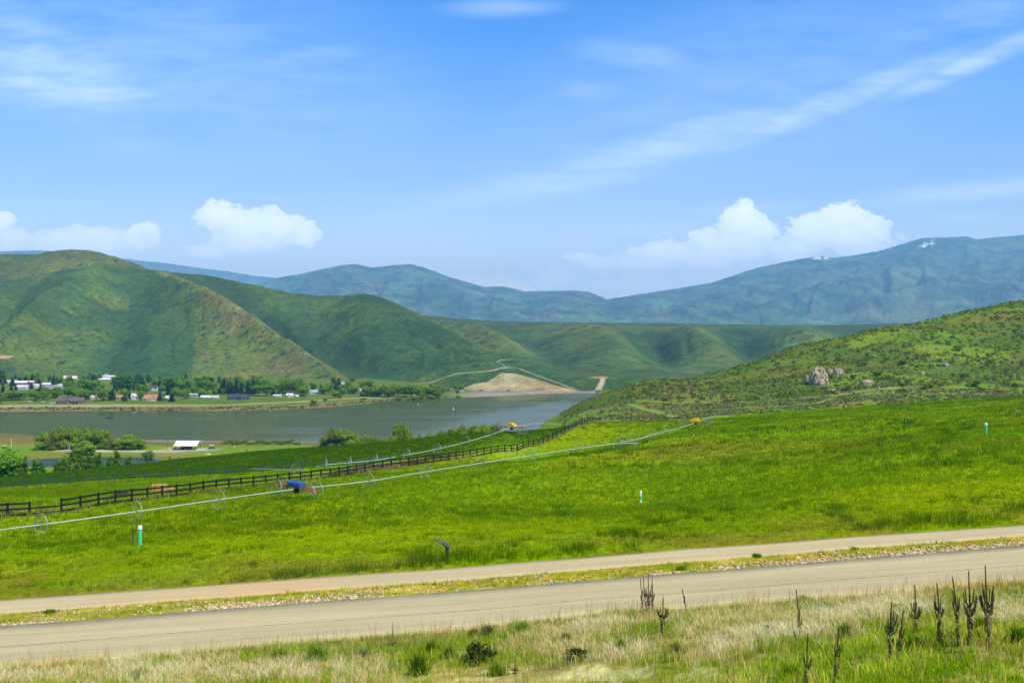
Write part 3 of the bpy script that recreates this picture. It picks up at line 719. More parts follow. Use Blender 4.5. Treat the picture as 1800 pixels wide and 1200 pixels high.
hill('mesa', 'mesa', np.linspace(640, 2500, 420), [(640, 560, 2900), (740, 554, 2900), (800, 560, 2900), (860, 563.5, 2900), (930, 566, 2900), (1000, 567, 2900), (1200, 569, 2900), (1400, 571.5, 2900), (1500, 571, 2900), (1600, 567.5, 2850), (1800, 562, 2800), (2500, 560, 2700)],
     [(640, 1750, 0), (2500, 1750, 0)], 130, M_MESA,
     spurs=[([(1, 760), (.5, 850), (0, 960)], 30, 45), ([(1, 860), (.5, 940), (0, 1010)], -26, 42), ([(1, 1010), (.5, 1060), (0, 1130)], 30, 42), ([(1, 1110), (.5, 1150), (0, 1190)], -30, 40), ([(1, 1205), (.5, 1225), (0, 1290)], 30, 42), ([(1, 1290), (.5, 1310), (0, 1350)], -30, 38), ([(1, 1390), (.5, 1420), (0, 1450)], 28, 42), ([(1, 1490), (0, 1540)], -24, 40)],
     namp=8, nsc=(80.0, 3.0), p=1.0, seed=23, coverf=cov_mesa, label='flat topped green mesa with gullied sides beyond the dam', back=0.02, rough=2.0, env_p=1.35)
def cov_mtn(P, S, D, X, Z, PY, disp):
    n = fbm(X / 420, D / 420, 111, 5); n2 = fbm(X / 150, Z / 60, 113, 4)
    c = lerp3(np.zeros(P.shape + (3,)) + np.array((0.050, 0.092, 0.060)), (0.092, 0.152, 0.070), sstep(0.42, 0.62, n))
    c = lerp3(c, (0.022, 0.050, 0.034), sstep(0.52, 0.60, n2) * 0.9 * sstep(0.1, 0.4, S))
    c = lerp3(c, (0.13, 0.125, 0.10), sstep(0.5, 0.7, fbm(X / 300 + 9, D / 500, 117, 3)) * 0.5)
    return c
def cov_right(P, S, D, X, Z, PY, disp):
    c = cov_mtn(P, S, D, X, Z, PY, disp)
    f = fbm(P / 9, PY / 4, 121, 4)
    c = lerp3(c, (0.018, 0.040, 0.028), sstep(0.35, 0.5, f) * np.maximum(np.exp(-((P - 1640) / 60.0) ** 4 - ((PY - 432 - 0.05 * (P - 1640)) / 13.0) ** 4), np.maximum(np.exp(-((P - 1500) / 95.0) ** 4 - ((PY - 467 + 0.16 * (P - 1480)) / 7.0) ** 4), np.exp(-((P - 1775) / 60.0) ** 4 - ((PY - 512 + 0.45 * (P - 1770)) / 22.0) ** 4))))
    line = np.abs(PY - (428 - 0.35 * (P - 1632)))
    f2_ = fbm(P / 4.5, PY / 2.2, 127, 3); sn = np.maximum(sstep(0.46, 0.56, f2_) * np.exp(-((P - 1630) / 13.0) ** 4 - (line / 4.2) ** 4), sstep(0.44, 0.55, fbm(P / 6, PY / 2.2, 125, 3)) * np.exp(-((P - 1441) / 16.0) ** 4 - ((PY - 453.5) / 2.2) ** 4))
    return lerp3(c, (0.85, 0.87, 0.9), np.clip(sn * 1.4, 0, 1))
hill('m1', 'mountain', np.linspace(-700, 620, 364), [(-700, 452, 21000), (-200, 444, 21000), (0, 441.5, 21000), (70, 440, 21000), (150, 446, 21000), (240, 457.5, 21000), (300, 463.5, 21000), (350, 471, 21000), (400, 477, 21000), (450, 485, 21000), (490, 489, 21000), (560, 500, 21000), (620, 512, 21000)],
     [(-700, 16100, 186), (620, 16100, 186)], 60, M_MOUNT, namp=85, nsc=(70, 3), seed=29, coverf=cov_mtn, label='farthest pale blue ridge showing behind the left hill', back=0.4, rough=20)
hill('m2', 'mountain', np.linspace(400, 1230, 480), [(400, 530, 14080), (440, 505, 14080), (490, 488, 14080), (530, 481, 14080), (560, 474, 14080), (600, 466, 14080), (625, 464, 14080), (655, 470.5, 14080), (690, 466, 14080), (722, 464, 14080), (745, 470, 14080), (790, 487, 14080), (850, 504, 13920), (880, 503, 13760), (900, 506, 13600), (920, 511.5, 13440), (960, 511.5, 13280), (1010, 510.5, 13120), (1035, 513, 13120), (1060, 523, 13120), (1100, 545, 12960), (1230, 570, 12800)],
     [(400, 8320, 172), (1230, 8320, 172)], 90, M_MOUNT, spurs=[([(1, 725), (.5, 800), (0, 900)], 55, 38), ([(1, 620), (.5, 640), (0, 700)], 45, 35), ([(1, 660), (.5, 720), (0, 800)], -55, 32), ([(1, 985), (.5, 975), (0, 1000)], 30, 35), ([(1, 905), (.5, 930), (0, 950)], -35, 25)], namp=85, nsc=(60, 4), seed=33, coverf=cov_mtn, label='twin peaked blue green mountain in the middle distance', back=0.6, rough=14)
hill('m3', 'mountain', np.concatenate([np.linspace(900, 1900, 380, endpoint=False), np.linspace(1900, 2600, 96)]), [(900, 568, 12160), (960, 556, 12320), (1010, 545, 12480), (1060, 527, 12640), (1100, 521, 12800), (1150, 513, 13120), (1200, 505.5, 13440), (1250, 497, 13920), (1290, 484, 14240), (1330, 471, 14560), (1400, 456, 14880), (1440, 450.5, 15040), (1470, 453, 15040), (1500, 449, 15200), (1550, 440, 15360), (1590, 428, 15520), (1622, 418, 15680), (1660, 417.5, 15680), (1700, 415.5, 15680), (1718, 421, 15680), (1750, 417, 15840), (1800, 413, 16000), (2000, 400, 16000), (2600, 430, 16000)],
     [(900, 8000, 172), (2600, 8000, 172)], 130, M_MOUNT, spurs=[([(1, 1700), (.6, 1560), (.3, 1400), (0, 1150)], 90, 55), ([(1, 1620), (.6, 1450), (.3, 1310), (0, 1080)], -55, 45), ([(1, 1440), (.6, 1330), (0, 1080)], 55, 40), ([(1, 1900), (.6, 1760), (.3, 1600), (0, 1380)], 80, 55), ([(1, 1800), (.6, 1660), (.3, 1500), (0, 1260)], -70, 45)],
     namp=125, nsc=(70, 4), p=1.25, seed=37, coverf=cov_right, label='long blue mountain with snow patches rising to the right', back=0.5, rough=16)

# ------------------------------------------------------------------ the air between
bmx = MB().box((0, 13900, 1000), (90000, 29000, 2100))
m, nt2, nd, lk2 = newmat('haze_air')
pvn = N(nt2, 'ShaderNodeVolumePrincipled'); pvn.inputs['Color'].default_value = (0.30, 0.68, 1.0, 1); pvn.inputs['Density'].default_value = 7.0e-5; pvn.inputs['Anisotropy'].default_value = 0.0
oo = N(nt2, 'ShaderNodeOutputMaterial'); lk2.new(pvn.outputs[0], oo.inputs['Volume'])
hz = bmx.build('haze', m); tag(hz, 'thin bluish haze in the air over the valley', 'haze', kind='stuff')

# ================================================================== THINGS
def leaf_cloud(blobs, n, size, c0, c1, seed=0, shell=0.55, flat=0.0, var=0.35):
    """many small leaf-clump quads spread through ellipsoids; returns V, F, colours"""
    r = np.random.default_rng(seed)
    vol = np.array([b[1][0] * b[1][1] * b[1][2] for b in blobs]) ** 0.67; cnt = np.maximum(3, (n * vol / vol.sum()).astype(int))
    C = []; Nn = []; K = []
    for b, k in zip(blobs, cnt):
        u = r.normal(size=(k, 3)); u /= np.linalg.norm(u, axis=1, keepdims=True)
        rad = r.random(k) ** shell * (1 + 0.13 * r.normal(size=k))
        C.append(np.array(b[0]) + u * rad[:, None] * np.array(b[1])); nn = u + 0.7 * r.normal(size=(k, 3)); nn[:, 2] += flat
        Nn.append(nn / np.linalg.norm(nn, axis=1, keepdims=True)); K.append(np.full(k, r.normal() * 0.5) + r.normal(size=k) * 0.6)
    C = np.concatenate(C); Nn = np.concatenate(Nn); K = np.concatenate(K); m = len(C)
    t = np.cross(Nn, r.normal(size=(m, 3))); t /= np.linalg.norm(t, axis=1, keepdims=True) + 1e-9; b2 = np.cross(Nn, t)
    sz = size * (0.6 + 0.8 * r.random(m))[:, None]
    V = np.stack([C - t * sz - b2 * sz * 0.6, C + t * sz - b2 * sz * 0.5, C + t * sz * 0.8 + b2 * sz * 0.6, C - t * sz * 0.7 + b2 * sz * 0.7], 1).reshape(-1, 3)
    Fc = np.arange(m * 4).reshape(-1, 4)
    f = np.clip(0.5 + var * K, 0, 1)[:, None]
    col = np.array(c0) * (1 - f) + np.array(c1) * f
    return V, Fc, np.repeat(col, 4, axis=0)
def limbs(mb, h, r0, tops, n=5, seed=0, z0=0.0):
    r = random.Random(seed)
    bend = [Vector((r.uniform(-.02, .02) * h, r.uniform(-.02, .02) * h, z0 + h * t)) for t in (0, 0.2, 0.45, 0.7)]
    bend[0] = Vector((0, 0, z0 - 0.03 * h)); mb.tube(bend, [r0, r0 * 0.8, r0 * 0.55, r0 * 0.25], n)
    for c in tops:
        s = bend[1].lerp(bend[3], r.uniform(0, 0.6)); c = Vector(c); mid = s.lerp(c, 0.5) + Vector((0, 0, 0.04 * h))
        mb.tube([s, mid, c], [r0 * 0.4, r0 * 0.25, r0 * 0.08], 4)
def tree_proto(name, kind, seed):
    """unit tree: height 1, crown width about wd; root empty with crown and trunk"""
    r = random.Random(seed); blobs = []
    if kind == 'broad':
        for k in range(11):
            a = r.uniform(0, 6.28); q = r.uniform(0.08, 0.30); z = r.uniform(0.16, 0.80)
            s = r.uniform(0.14, 0.22) * (1.12 - 0.5 * abs(z - 0.5)); blobs.append(((q * math.cos(a), q * math.sin(a), z), (s, s, s * 0.8)))
        blobs.append(((0, 0, 0.55), (0.27, 0.27, 0.38))); V, Fc, c = leaf_cloud(blobs, 1900, 0.036, (0.11, 0.23, 0.012), (0.25, 0.42, 0.022), seed)
    elif kind == 'willow':
        for k in range(20):
            a = r.uniform(0, 6.28); q = r.uniform(0.12, 0.46); z = r.uniform(0.08, 0.84) * (1 - 0.45 * q)
            s = r.uniform(0.12, 0.2); blobs.append(((q * math.cos(a), q * math.sin(a), z + 0.05), (s, s, s * 0.85)))
        blobs.append(((0, 0, 0.66), (0.3, 0.3, 0.3))); V, Fc, c = leaf_cloud(blobs, 4200, 0.028, (0.17, 0.27, 0.012), (0.33, 0.45, 0.025), seed)
    elif kind == 'poplar':
        for k in range(9):
            z = 0.15 + 0.8 * k / 9; s = 0.13 * math.sin(math.pi * (0.2 + 0.72 * k / 9)); a = r.uniform(0, 6.28)
            blobs.append(((0.04 * math.cos(a), 0.04 * math.sin(a), z), (s, s, 0.12)))
        V, Fc, c = leaf_cloud(blobs, 1000, 0.028, (0.045, 0.145, 0.010), (0.11, 0.25, 0.018), seed)
    elif kind == 'conifer':
        for k in range(12):
            z = 0.10 + 0.86 * k / 12; s = 0.21 * (1 - k / 12.5) + 0.012
            for q in range(3):
                a = r.uniform(0, 6.28); blobs.append(((s * 0.45 * math.cos(a), s * 0.45 * math.sin(a), z), (s * 0.7, s * 0.7, 0.055)))
        V, Fc, c = leaf_cloud(blobs, 1300, 0.024, (0.016, 0.048, 0.030), (0.042, 0.090, 0.045), seed, flat=-0.3)
    elif kind == 'shrub':
        for k in range(9):
            a = r.uniform(0, 6.28); q = r.uniform(0.1, 0.5); z = r.uniform(0.12, 0.72) * (1 - 0.4 * q)
            s = r.uniform(0.18, 0.28); blobs.append(((q * math.cos(a), q * math.sin(a), z), (s, s, s)))
        V, Fc, c = leaf_cloud(blobs, 900, 0.045, (0.12, 0.20, 0.014), (0.25, 0.35, 0.026), seed)
    elif kind == 'sapling':
        for k in range(9):
            z = 0.16 + 0.78 * k / 9; s = 0.16 * math.sin(math.pi * (0.25 + 0.68 * k / 9)); a = r.uniform(0, 6.28)
            blobs.append(((0.06 * math.cos(a), 0.06 * math.sin(a), z), (s, s, 0.11)))
        V, Fc, c = leaf_cloud(blobs, 900, 0.03, (0.070, 0.17, 0.006), (0.17, 0.31, 0.012), seed)
    cm_ = np_mesh('crown', V, Fc, M_LEAF, False, c)
    mb = MB(); tops = [b[0] for b in blobs[:7]]
    limbs(mb, 0.62 if kind in ('broad', 'willow', 'shrub') else 0.95, 0.022 if kind != 'willow' else 0.03, tops if kind in ('broad', 'willow', 'shrub') else [], 5, seed)
    return cm_, mb.mesh('trunk', M_BARK)
PROTO = {(k, i): tree_proto(k, k, 100 * j + i) for j, (k, m_) in enumerate((('broad', 4), ('willow', 3), ('poplar', 2), ('conifer', 3), ('shrub', 3), ('sapling', 3))) for i in range(m_)}
NV = {'broad': 4, 'willow': 3, 'poplar': 2, 'conifer': 3, 'shrub': 3, 'sapling': 3}
CROWN_W = {'broad': 0.74, 'willow': 1.08, 'poplar': 0.28, 'conifer': 0.42, 'shrub': 1.25, 'sapling': 0.34}
TREE_NAME = {'broad': 'broadleaf_tree', 'willow': 'willow_tree', 'poplar': 'poplar_tree', 'conifer': 'conifer_tree', 'shrub': 'shrub', 'sapling': 'young_tree'}
_first = {}
def plant(kind, p, h, wd, label, group=None, name=None, cat=None, i=None):
    """a tree of height h and crown width wd at point p"""
    i = random.randrange(NV[kind]) if i is None else i
    key = (kind, i); nm = name or TREE_NAME[kind]; cat = cat or ('shrub' if kind == 'shrub' else 'tree')
    if key not in _first:
        root = empty(nm); cr = link('crown', PROTO[key][0], None, root); tr = link('trunk', PROTO[key][1], None, root)
        _first[key] = root
    else:
        root = copy_tree(_first[key]); root.name = nm
        for k_ in ('group',):
            if k_ in root: del root[k_]
    root.location = p; root.rotation_euler = (0, 0, random.uniform(0, 6.28)); k = wd / CROWN_W[kind]; root.scale = (k, k, h)
    return tag(root, label, cat, group)
def at(px, py, d0=4.0, d1=1700.0):
    d = hit(px, py, d0, d1)
    if d is None: d = d1 * 0.9
    return pos(px, d), d

# ------------------------------------------------------------------ metals, paints
M_BLACK = simple('black_vinyl', (0.010, 0.011, 0.010), 0.5, var=0.3, scale=3)
M_TEAL = simple('teal_paint', (0.020, 0.085, 0.085), 0.5, var=0.25, scale=2)
M_ALU = simple('aluminium_pipe', (0.33, 0.36, 0.29), 0.6, 0.1, var=0.12, scale=1.5, spec=0.5)
M_GALV = simple('galvanised_steel', (0.27, 0.30, 0.29), 0.5, 0.4, var=0.2, scale=4, spec=0.5)
M_RUST = simple('rusty_red_frame', (0.34, 0.105, 0.035), 0.75, var=0.4, scale=5)
M_DKRED = simple('dark_red_gearbox', (0.085, 0.018, 0.010), 0.6, var=0.35, scale=6)
M_BLUE = simple('blue_cover_paint', (0.008, 0.095, 0.31), 0.45, var=0.18, scale=2.0)
M_YEL = simple('yellow_cover_paint', (0.72, 0.40, 0.006), 0.45, var=0.12, scale=2.5)
M_DARKM = simple('dark_steel', (0.03, 0.03, 0.03), 0.6, var=0.3)
M_MINT = simple('mint_green_plastic', (0.06, 0.50, 0.22), 0.5, var=0.12, scale=6)
M_WHITE = simple('white_plastic', (0.74, 0.74, 0.70), 0.5, var=0.08, scale=6)
M_STRAW = simple('straw', (0.42, 0.25, 0.055), 0.95, var=0.35, scale=9, bump=0.8)
M_SOIL = simple('dark_soil', (0.045, 0.030, 0.018), 0.95, var=0.45, scale=1.5, bump=0.8)

# ------------------------------------------------------------------ fences
def resample(P, step):
    P = [Vector(p) for p in P]; L = [0]
    for a, b in zip(P, P[1:]): L.append(L[-1] + (Vector((b.x, b.y, 0)) - Vector((a.x, a.y, 0))).length)
    n = max(1, round(L[-1] / step)); out = []
    for k in range(n + 1):
        s = L[-1] * k / n; j = min(max(int(np.searchsorted(L, s)), 1), len(P) - 1); t = (s - L[j - 1]) / max(1e-9, L[j] - L[j - 1]); out.append(P[j - 1].lerp(P[j], t))
    return out
def smooth_line(T):
    """plan points of a (px, depth) table, rounded off"""
    pts = [(((px - 900) / F) * d, d) for px, d in T]; out = []
    for i in range(len(pts) - 1):
        p0 = pts[max(i - 1, 0)]; p1 = pts[i]; p2 = pts[i + 1]; p3 = pts[min(i + 2, len(pts) - 1)]
        for t in np.linspace(0, 1, 9)[:-1]:
            q = [0.5 * (2 * p1[k] + (p2[k] - p0[k]) * t + (2 * p0[k] - 5 * p1[k] + 4 * p2[k] - p3[k]) * t * t + (3 * p1[k] - p0[k] - 3 * p2[k] + p3[k]) * t ** 3) for k in (0, 1)]
            out.append(q)
    out.append(pts[-1]); xs = np.array([p[0] for p in out]); ys = np.array([p[1] for p in out]); zs = gz(xs, ys)
    return [Vector(v) for v in zip(xs, ys, zs)]
def board(mb, pts, off, h, t):
    """a rail of upright board section following pts"""
    for a, b in zip(pts, pts[1:]):
        d = (b - a); n = Vector((-d.y, d.x, 0)).normalized() * t / 2; v = []
        for p in (a, b):
            for s, z in ((-1, off - h / 2), (1, off - h / 2), (1, off + h / 2), (-1, off + h / 2)):
                v.append(p + n * s + Vector((0, 0, z)))
        mb.add(v, [(0, 1, 2, 3), (7, 6, 5, 4), (0, 4, 5, 1), (1, 5, 6, 2), (2, 6, 7, 3), (3, 7, 4, 0)])
def fence(name, label, line, step, ph, rails, mat, pw=0.155, bh=0.185, tops=None, skip=None, cat='fence', tube=False):
    pts = resample(line, step); base = pts[0].copy(); root = empty(name, base)
    pts = [p - base for p in pts]
    for p, q in zip(pts, pts[1:] + [pts[-1] * 2 - pts[-2]]):
        a = math.atan2(q.y - p.y, q.x - p.x)
        b = MB(); b.box((0, 0, ph / 2 - 0.15), (pw, pw, ph + 0.3), a); b.box((0, 0, ph + 0.02), (pw * 1.2, pw * 1.2, 0.05), a, 0.6)
        o = b.build('post', mat, root); o.location = p
    for off in rails:
        b = MB(); board(b, pts, off, bh, 0.045); b.build('rail', mat, root)
    tag(root, label, cat); return root, [p + base for p in pts]
fl = smooth_line([(p[0], p[1]) for p in FENCE])
left = [p for p in fl if p.x / p.y * F + 900 <= 55.5]; right = [p for p in fl if p.x / p.y * F + 900 >= 92]
def fine(line, n=6):
    return [line[0].lerp(line[-1], k / n) for k in range(n + 1)]
fence('rail_fence', 'short black rail fence end left of the low gap', left, 2.6, 1.3, (0.2, 0.68, 1.16), M_BLACK)
fence('rail_fence', 'long black three rail fence running up over the grassy crest', right, 2.42, 1.35, (0.2, 0.70, 1.20), M_BLACK)
gap = [left[-1], right[0]]; root = empty('gap_barrier', gap[0]); b = MB(); g2 = [Vector((0, 0, 0)), gap[1] - gap[0]]
board(b, g2, 0.68, 0.14, 0.045); b.build('rail', M_BLACK, root); b = MB(); board(b, g2, 0.2, 0.13, 0.045); b.build('rail', M_BLACK, root)
tag(root, 'low pair of black rails closing the gap between two fence ends', 'barrier')
tl = smooth_line([(p[0], p[1]) for p in TEAL])
fence('pipe_fence', 'thin teal metal fence along the edge of the dark green crop', tl, 3.62, 1.36, (0.72, 1.28), M_TEAL, pw=0.11, bh=0.11)
# fence panel that leans out of the crest, seen from behind as small posts
for px, py, h in ((895.5, 796, 1.0), (905.5, 795, 1.05)):
    p, d = at(px, py, 120, 240); b = MB(); b.tube([p - p, Vector((0.02, 0, h))], 0.05, 6); b.lathe((0.02, 0, h), [(0.06, 0), (0.06, 0.06), (0.02, 0.08)], 8)
    o = b.build('stake', M_WHITE); o.location = p; tag(o, 'pale stake standing against the black fence, %s one of the pair' % ('first' if px < 900 else 'second'), 'stake', 'pale stakes by the black fence')

# ------------------------------------------------------------------ wheel lines
def wheel(root, c, ax, R, lean=0.0):
    ax = Vector(ax).normalized(); b = MB(); b.ring((0, 0, 0), ax, R, 0.075, 0.019 if R < 1 else 0.034, 40)
    w_ = b.build('wheel', M_GALV, root); w_.location = c
    a = ax.cross(Vector((0, 0, 1))).normalized(); u = a.cross(ax); s = MB(); k0 = random.uniform(0, 1)
    for k in range(9):
        an = 2 * math.pi * (k + k0) / 9; d = a * math.cos(an) + u * math.sin(an)
        s.tube([d * 0.07, d * (R - 0.02)], 0.009, 4)
    s.tube([ax * -0.12, ax * 0.12], 0.085, 8); s.build('spokes', M_GALV, w_)
    return w_
def wheel_line(pts, R, wheel_px, label, mover=None, cover=None, cstyle='box', pr=0.068, beam=None, start=None, sprink=True):
    """pts: (px, py of the pipe, depth)"""
    P = [air(*p) for p in pts]
    xs = np.array([p.x for p in P]); ys = np.array([p.y for p in P]); g_ = gz(xs, ys)
    base = Vector((P[0].x, P[0].y, float(g_[0]))); root = empty('irrigation_wheel_line', base)
    def at_px(px):
        pp = [q[0] for q in pts]; j = min(max(int(np.searchsorted(pp, px)), 1), len(pp) - 1); t = (px - pp[j - 1]) / (pp[j] - pp[j - 1])
        dd = pts[j - 1][2] + (pts[j][2] - pts[j - 1][2]) * t; yy = np.interp(px, pp, [q[1] for q in pts])
        return air(px, yy, dd), (P[j] - P[j - 1]).normalized()
    # the pipe hangs as a smooth curve through the wheel hubs
    line = []
    for i in range(len(P) - 1):
        p0 = P[max(i - 1, 0)]; p1 = P[i]; p2 = P[i + 1]; p3 = P[min(i + 2, len(P) - 1)]
        for t in np.linspace(0, 1, 9)[:-1]:
            line.append(0.5 * (2 * p1 + (p2 - p0) * t + (2 * p0 - 5 * p1 + 4 * p2 - p3) * t * t + (3 * p1 - p0 - 3 * p2 + p3) * t ** 3) - base)
    line.append(P[-1] - base)
    MB().tube(line, pr, 8).build('pipe', M_ALU, root, True)
    for px in wheel_px:
        c, ax = at_px(px); z = float(gz(np.array([c.x]), np.array([c.y]))[0])
        wheel(root, c - base, Vector((ax.x, ax.y, 0)), R)
    if sprink:
        seg = resample([p + base for p in line], 6.1)
        for q in seg[1::2]:
            b = MB(); b.tube([Vector((0, 0, 0.03)), Vector((0, 0, 0.17))], 0.02, 5); b.box((0.02, 0, 0.19), (0.12, 0.05, 0.05)); b.tube([Vector((0, 0, -0.09)), Vector((0, 0, -0.02))], 0.05, 6)
            b.build('sprinkler', M_RUST, root).location = q - base
    if mover is not None:
        c, ax = at_px(mover); ax = Vector((ax.x, ax.y, 0)).normalized(); nb = Vector((ax.y, -ax.x, 0))    # beam runs across the pipe
        rz = math.atan2(nb.y, nb.x); L = beam; R2_ = R
        for s, wo in ((-1, L * 0.43), (1, L * 0.43)):
            for q in (-0.55, 0.55):
                wheel(root, c + nb * s * wo + ax * q - base + Vector((0, 0, 0.0)), ax, R2_)
        fr = MB(); cc = c - base
        for q in (-0.32, 0.32):
            fr.tube([cc + nb * (-L / 2) + ax * q + Vector((0, 0, 0.10)), cc + nb * (-L * 0.3) + ax * q + Vector((0, 0, 0.27)), cc + nb * (L * 0.3) + ax * q + Vector((0, 0, 0.27)), cc + nb * (L / 2) + ax * q + Vector((0, 0, 0.12))], 0.085, 6)
        for s in (-0.43, -0.2, 0.2, 0.43): fr.tube([cc + nb * L * s - ax * 0.6 + Vector((0, 0, 0.12)), cc + nb * L * s + ax * 0.6 + Vector((0, 0, 0.12))], 0.045, 6)
        fr.build('mover_frame', M_RUST, root)
        for s in (-1, 1):
            fb = MB(); fb.tube([nb * s * 0.12, nb * s * -0.32], 0.10, 8); fb.box((0, 0, 0.04), (0.2, 0.2, 0.2), rz); o = fb.build('axle_box', M_GALV, root); o.location = cc + nb * s * L * 0.48
        gb = MB(); gb.lathe((0, 0, -0.42), [(0.05, 0), (0.28, 0.05), (0.40, 0.25), (0.36, 0.42), (0.2, 0.55)], 12)
        o = gb.build('gearbox', M_DKRED, root); o.location = cc
        cv = MB()
        if cstyle == 'box':      # two rounded blue boxes side by side
            for s in (-0.66, 0.66):
                x0, x1, y0, z0, z1 = s * 0.83 - 0.53, s * 0.83 + 0.53, 0.42, 0.34, 0.80
                prof = [(-y0, z0), (-y0, z0 + 0.34), (-y0 + 0.16, z1), (y0 - 0.16, z1), (y0, z0 + 0.34), (y0, z0)]
                v = [(x, y, z) for x in (x0, x1) for y, z in prof]; n_ = len(prof)
                cv.add(v, [tuple(range(n_))[::-1], tuple(range(n_, 2 * n_))] + [(k, (k + 1) % n_, n_ + (k + 1) % n_, n_ + k) for k in range(n_)])
        else:                    # wedge shaped hood: long slope on one side, upright on the other
            sg = 1 if cstyle == 'wedge' else -1
            prof = [(-1.15, 0.26), (-1.1, 0.34), (-0.2, 0.98), (0.66, 0.98), (0.8, 0.62), (0.92, 0.3), (0.95, 0.26)] if sg > 0 else [(-1.0, 0.26), (-0.98, 0.62), (-0.62, 1.0), (0.25, 0.96), (0.8, 0.62), (1.2, 0.34), (1.2, 0.26)]
            n_ = len(prof); v = [(x, y * (1 if z < 0.5 else 0.8), z) for y in (-0.5, 0.5) for x, z in prof]
            cv.add(v, [tuple(range(n_)), tuple(range(n_, 2 * n_))[::-1]] + [(k + n_, n_ + (k + 1) % n_, (k + 1) % n_, k) for k in range(n_)])
            cv.box((0.25, -0.42, 0.62), (0.22, 0.06, 0.2))
        o = cv.build('engine_cover', cover, root); o.location = cc; o.rotation_euler = (0, 0, rz if cstyle != 'x' else 0)
        bv = o.modifiers.new('bevel', 'BEVEL'); bv.width = 0.05; bv.segments = 2
    tag(root, label, 'irrigation line'); return root
wheel_line(WL1, R1, [72, 240, 384, 648, 748, 844, 935, 1015, 1085], 'nearest wheel line with pale pipe and blue engine cover crossing the meadow', mover=521, cover=M_BLUE, cstyle='box', beam=6.2)
wheel_line(WL2, R2, [573, 615, 660, 715, 768, 818, 862, 945, 975], 'wheel line with a yellow hood on the dark green crop by the fence', mover=899, cover=M_YEL, cstyle='hood', beam=5.6)
wheel_line(WL3, 0.95, [1099, 1116, 1145, 1173], 'wheel line with yellow wedge hood at the top of the meadow', mover=1222, cover=M_YEL, cstyle='wedge', beam=6.2)
wheel_line([(441, 823.5, 151), (500, 825, 147), (541, 826.5, 144.5)], 1.0, [520], 'loose pale pipe with one wheel lying between the fences', sprink=False, pr=0.055)

# ------------------------------------------------------------------ markers, stakes, bales
def marker(px, py, top, label, white_band=False):
    p, d = at(px, py, 50, 240); h = (py - top) / F * d; r = 0.105 * h; root = empty('utility_marker', p)
    b = MB(); b.lathe((0, 0, 0), [(r * 0.92, -0.2), (r * 0.92, h * 0.8)], 14); b.build('post', M_MINT, root, False)
    b = MB(); b.lathe((0, 0, 0), [(r * 1.05, h * 0.80), (r * 1.05, h * 0.92), (r * 0.8, h * 0.97), (r * 0.35, h)], 14); b.build('cap', M_WHITE, root)
    if white_band:
        b = MB(); b.lathe((0, 0, 0), [(r * 0.96, h * 0.56), (r * 0.96, h * 0.80)], 14); b.build('band', M_WHITE, root); b = MB(); b.lathe((0, 0, 0), [(r * 0.96, -0.1), (r * 0.96, h * 0.2)], 14); b.build('band', M_WHITE, root)
    else:
        b = MB(); b.lathe((0, 0, 0), [(r * 0.98, h * 0.77), (r * 0.98, h * 0.80)], 14); b.build('band', M_DARKM, root)
    return tag(root, label, 'marker post')
marker(246, 958, 923, 'mint green marker post with white cap beside a thin dark stake')
marker(1126, 883, 862, 'white banded green marker post alone in the middle of the meadow', True)
marker(1733, 765, 743, 'small mint green marker post far up the meadow slope')
def stake(px, py, top, label, mat=M_DARKM, tip=None, r=0.035, lean=0.0, group=None, cat='stake', d0=50, d1=250, name='stake', grey=False):
    p, d = at(px, py, d0, d1); h = (py - top) / F * d; root = empty(name, p)
    b = MB(); v = Vector((lean * h, 0, h)); b.tube([Vector((0, 0, -0.2)), v * 0.5, v], [r, r * 0.95, r * 0.9], 6); b.box(v * 0.55, (r * 2.4, r * 0.6, h * 0.3)); b.build('shaft', mat, root)
    if tip: c = MB(); c.tube([v * 0.88, v * 1.02], r * 1.35, 6); c.build('tip', tip, root)
    return tag(root, label, cat, group)
stake(233.5, 959, 926, 'thin black stake just left of the big green marker post', r=0.028)
SG = 'steel stakes in the upper meadow'
for px, py, top, lb, tp in ((1384, 759, 750, 'first dark stake of the loose row of five', None), (1390.5, 759, 755, 'shortest stub in the loose row of five stakes', None), (1399, 759, 750, 'white tipped stake in the loose row of five', M_WHITE), (1404.5, 759, 754.5, 'stub right of the white tipped stake in the row', None), (1415, 758, 747, 'tallest dark stake ending the loose row of five', None),
                          (1195.5, 773, 767, 'faint short stake left of the lone dark stake', None), (1219, 774, 765, 'lone dark stake below the yellow wedge hood', M_WHITE), (1590, 746, 736, 'plain dark stake of the two standing close together', None), (1596, 744, 733, 'white tipped stake of the two standing close together', M_WHITE),
                          (1769, 733, 723, 'pale topped stake of the pair at upper right', None), (1774, 733, 724, 'plain dark stake of the pair at upper right', None), (1787.5, 731, 722, 'left stake of the white tipped pair near the frame edge', M_WHITE), (1791.5, 731, 721, 'right stake of the white tipped pair near the frame edge', M_WHITE)):
    stake(px, py + 2.5, top, lb, tip=tp, r=0.05, group=SG, d0=60)
stake(1208, 1076, 1035, 'dark leaning stake at the edge of the road', r=0.022, lean=-0.22, d0=20, d1=60)
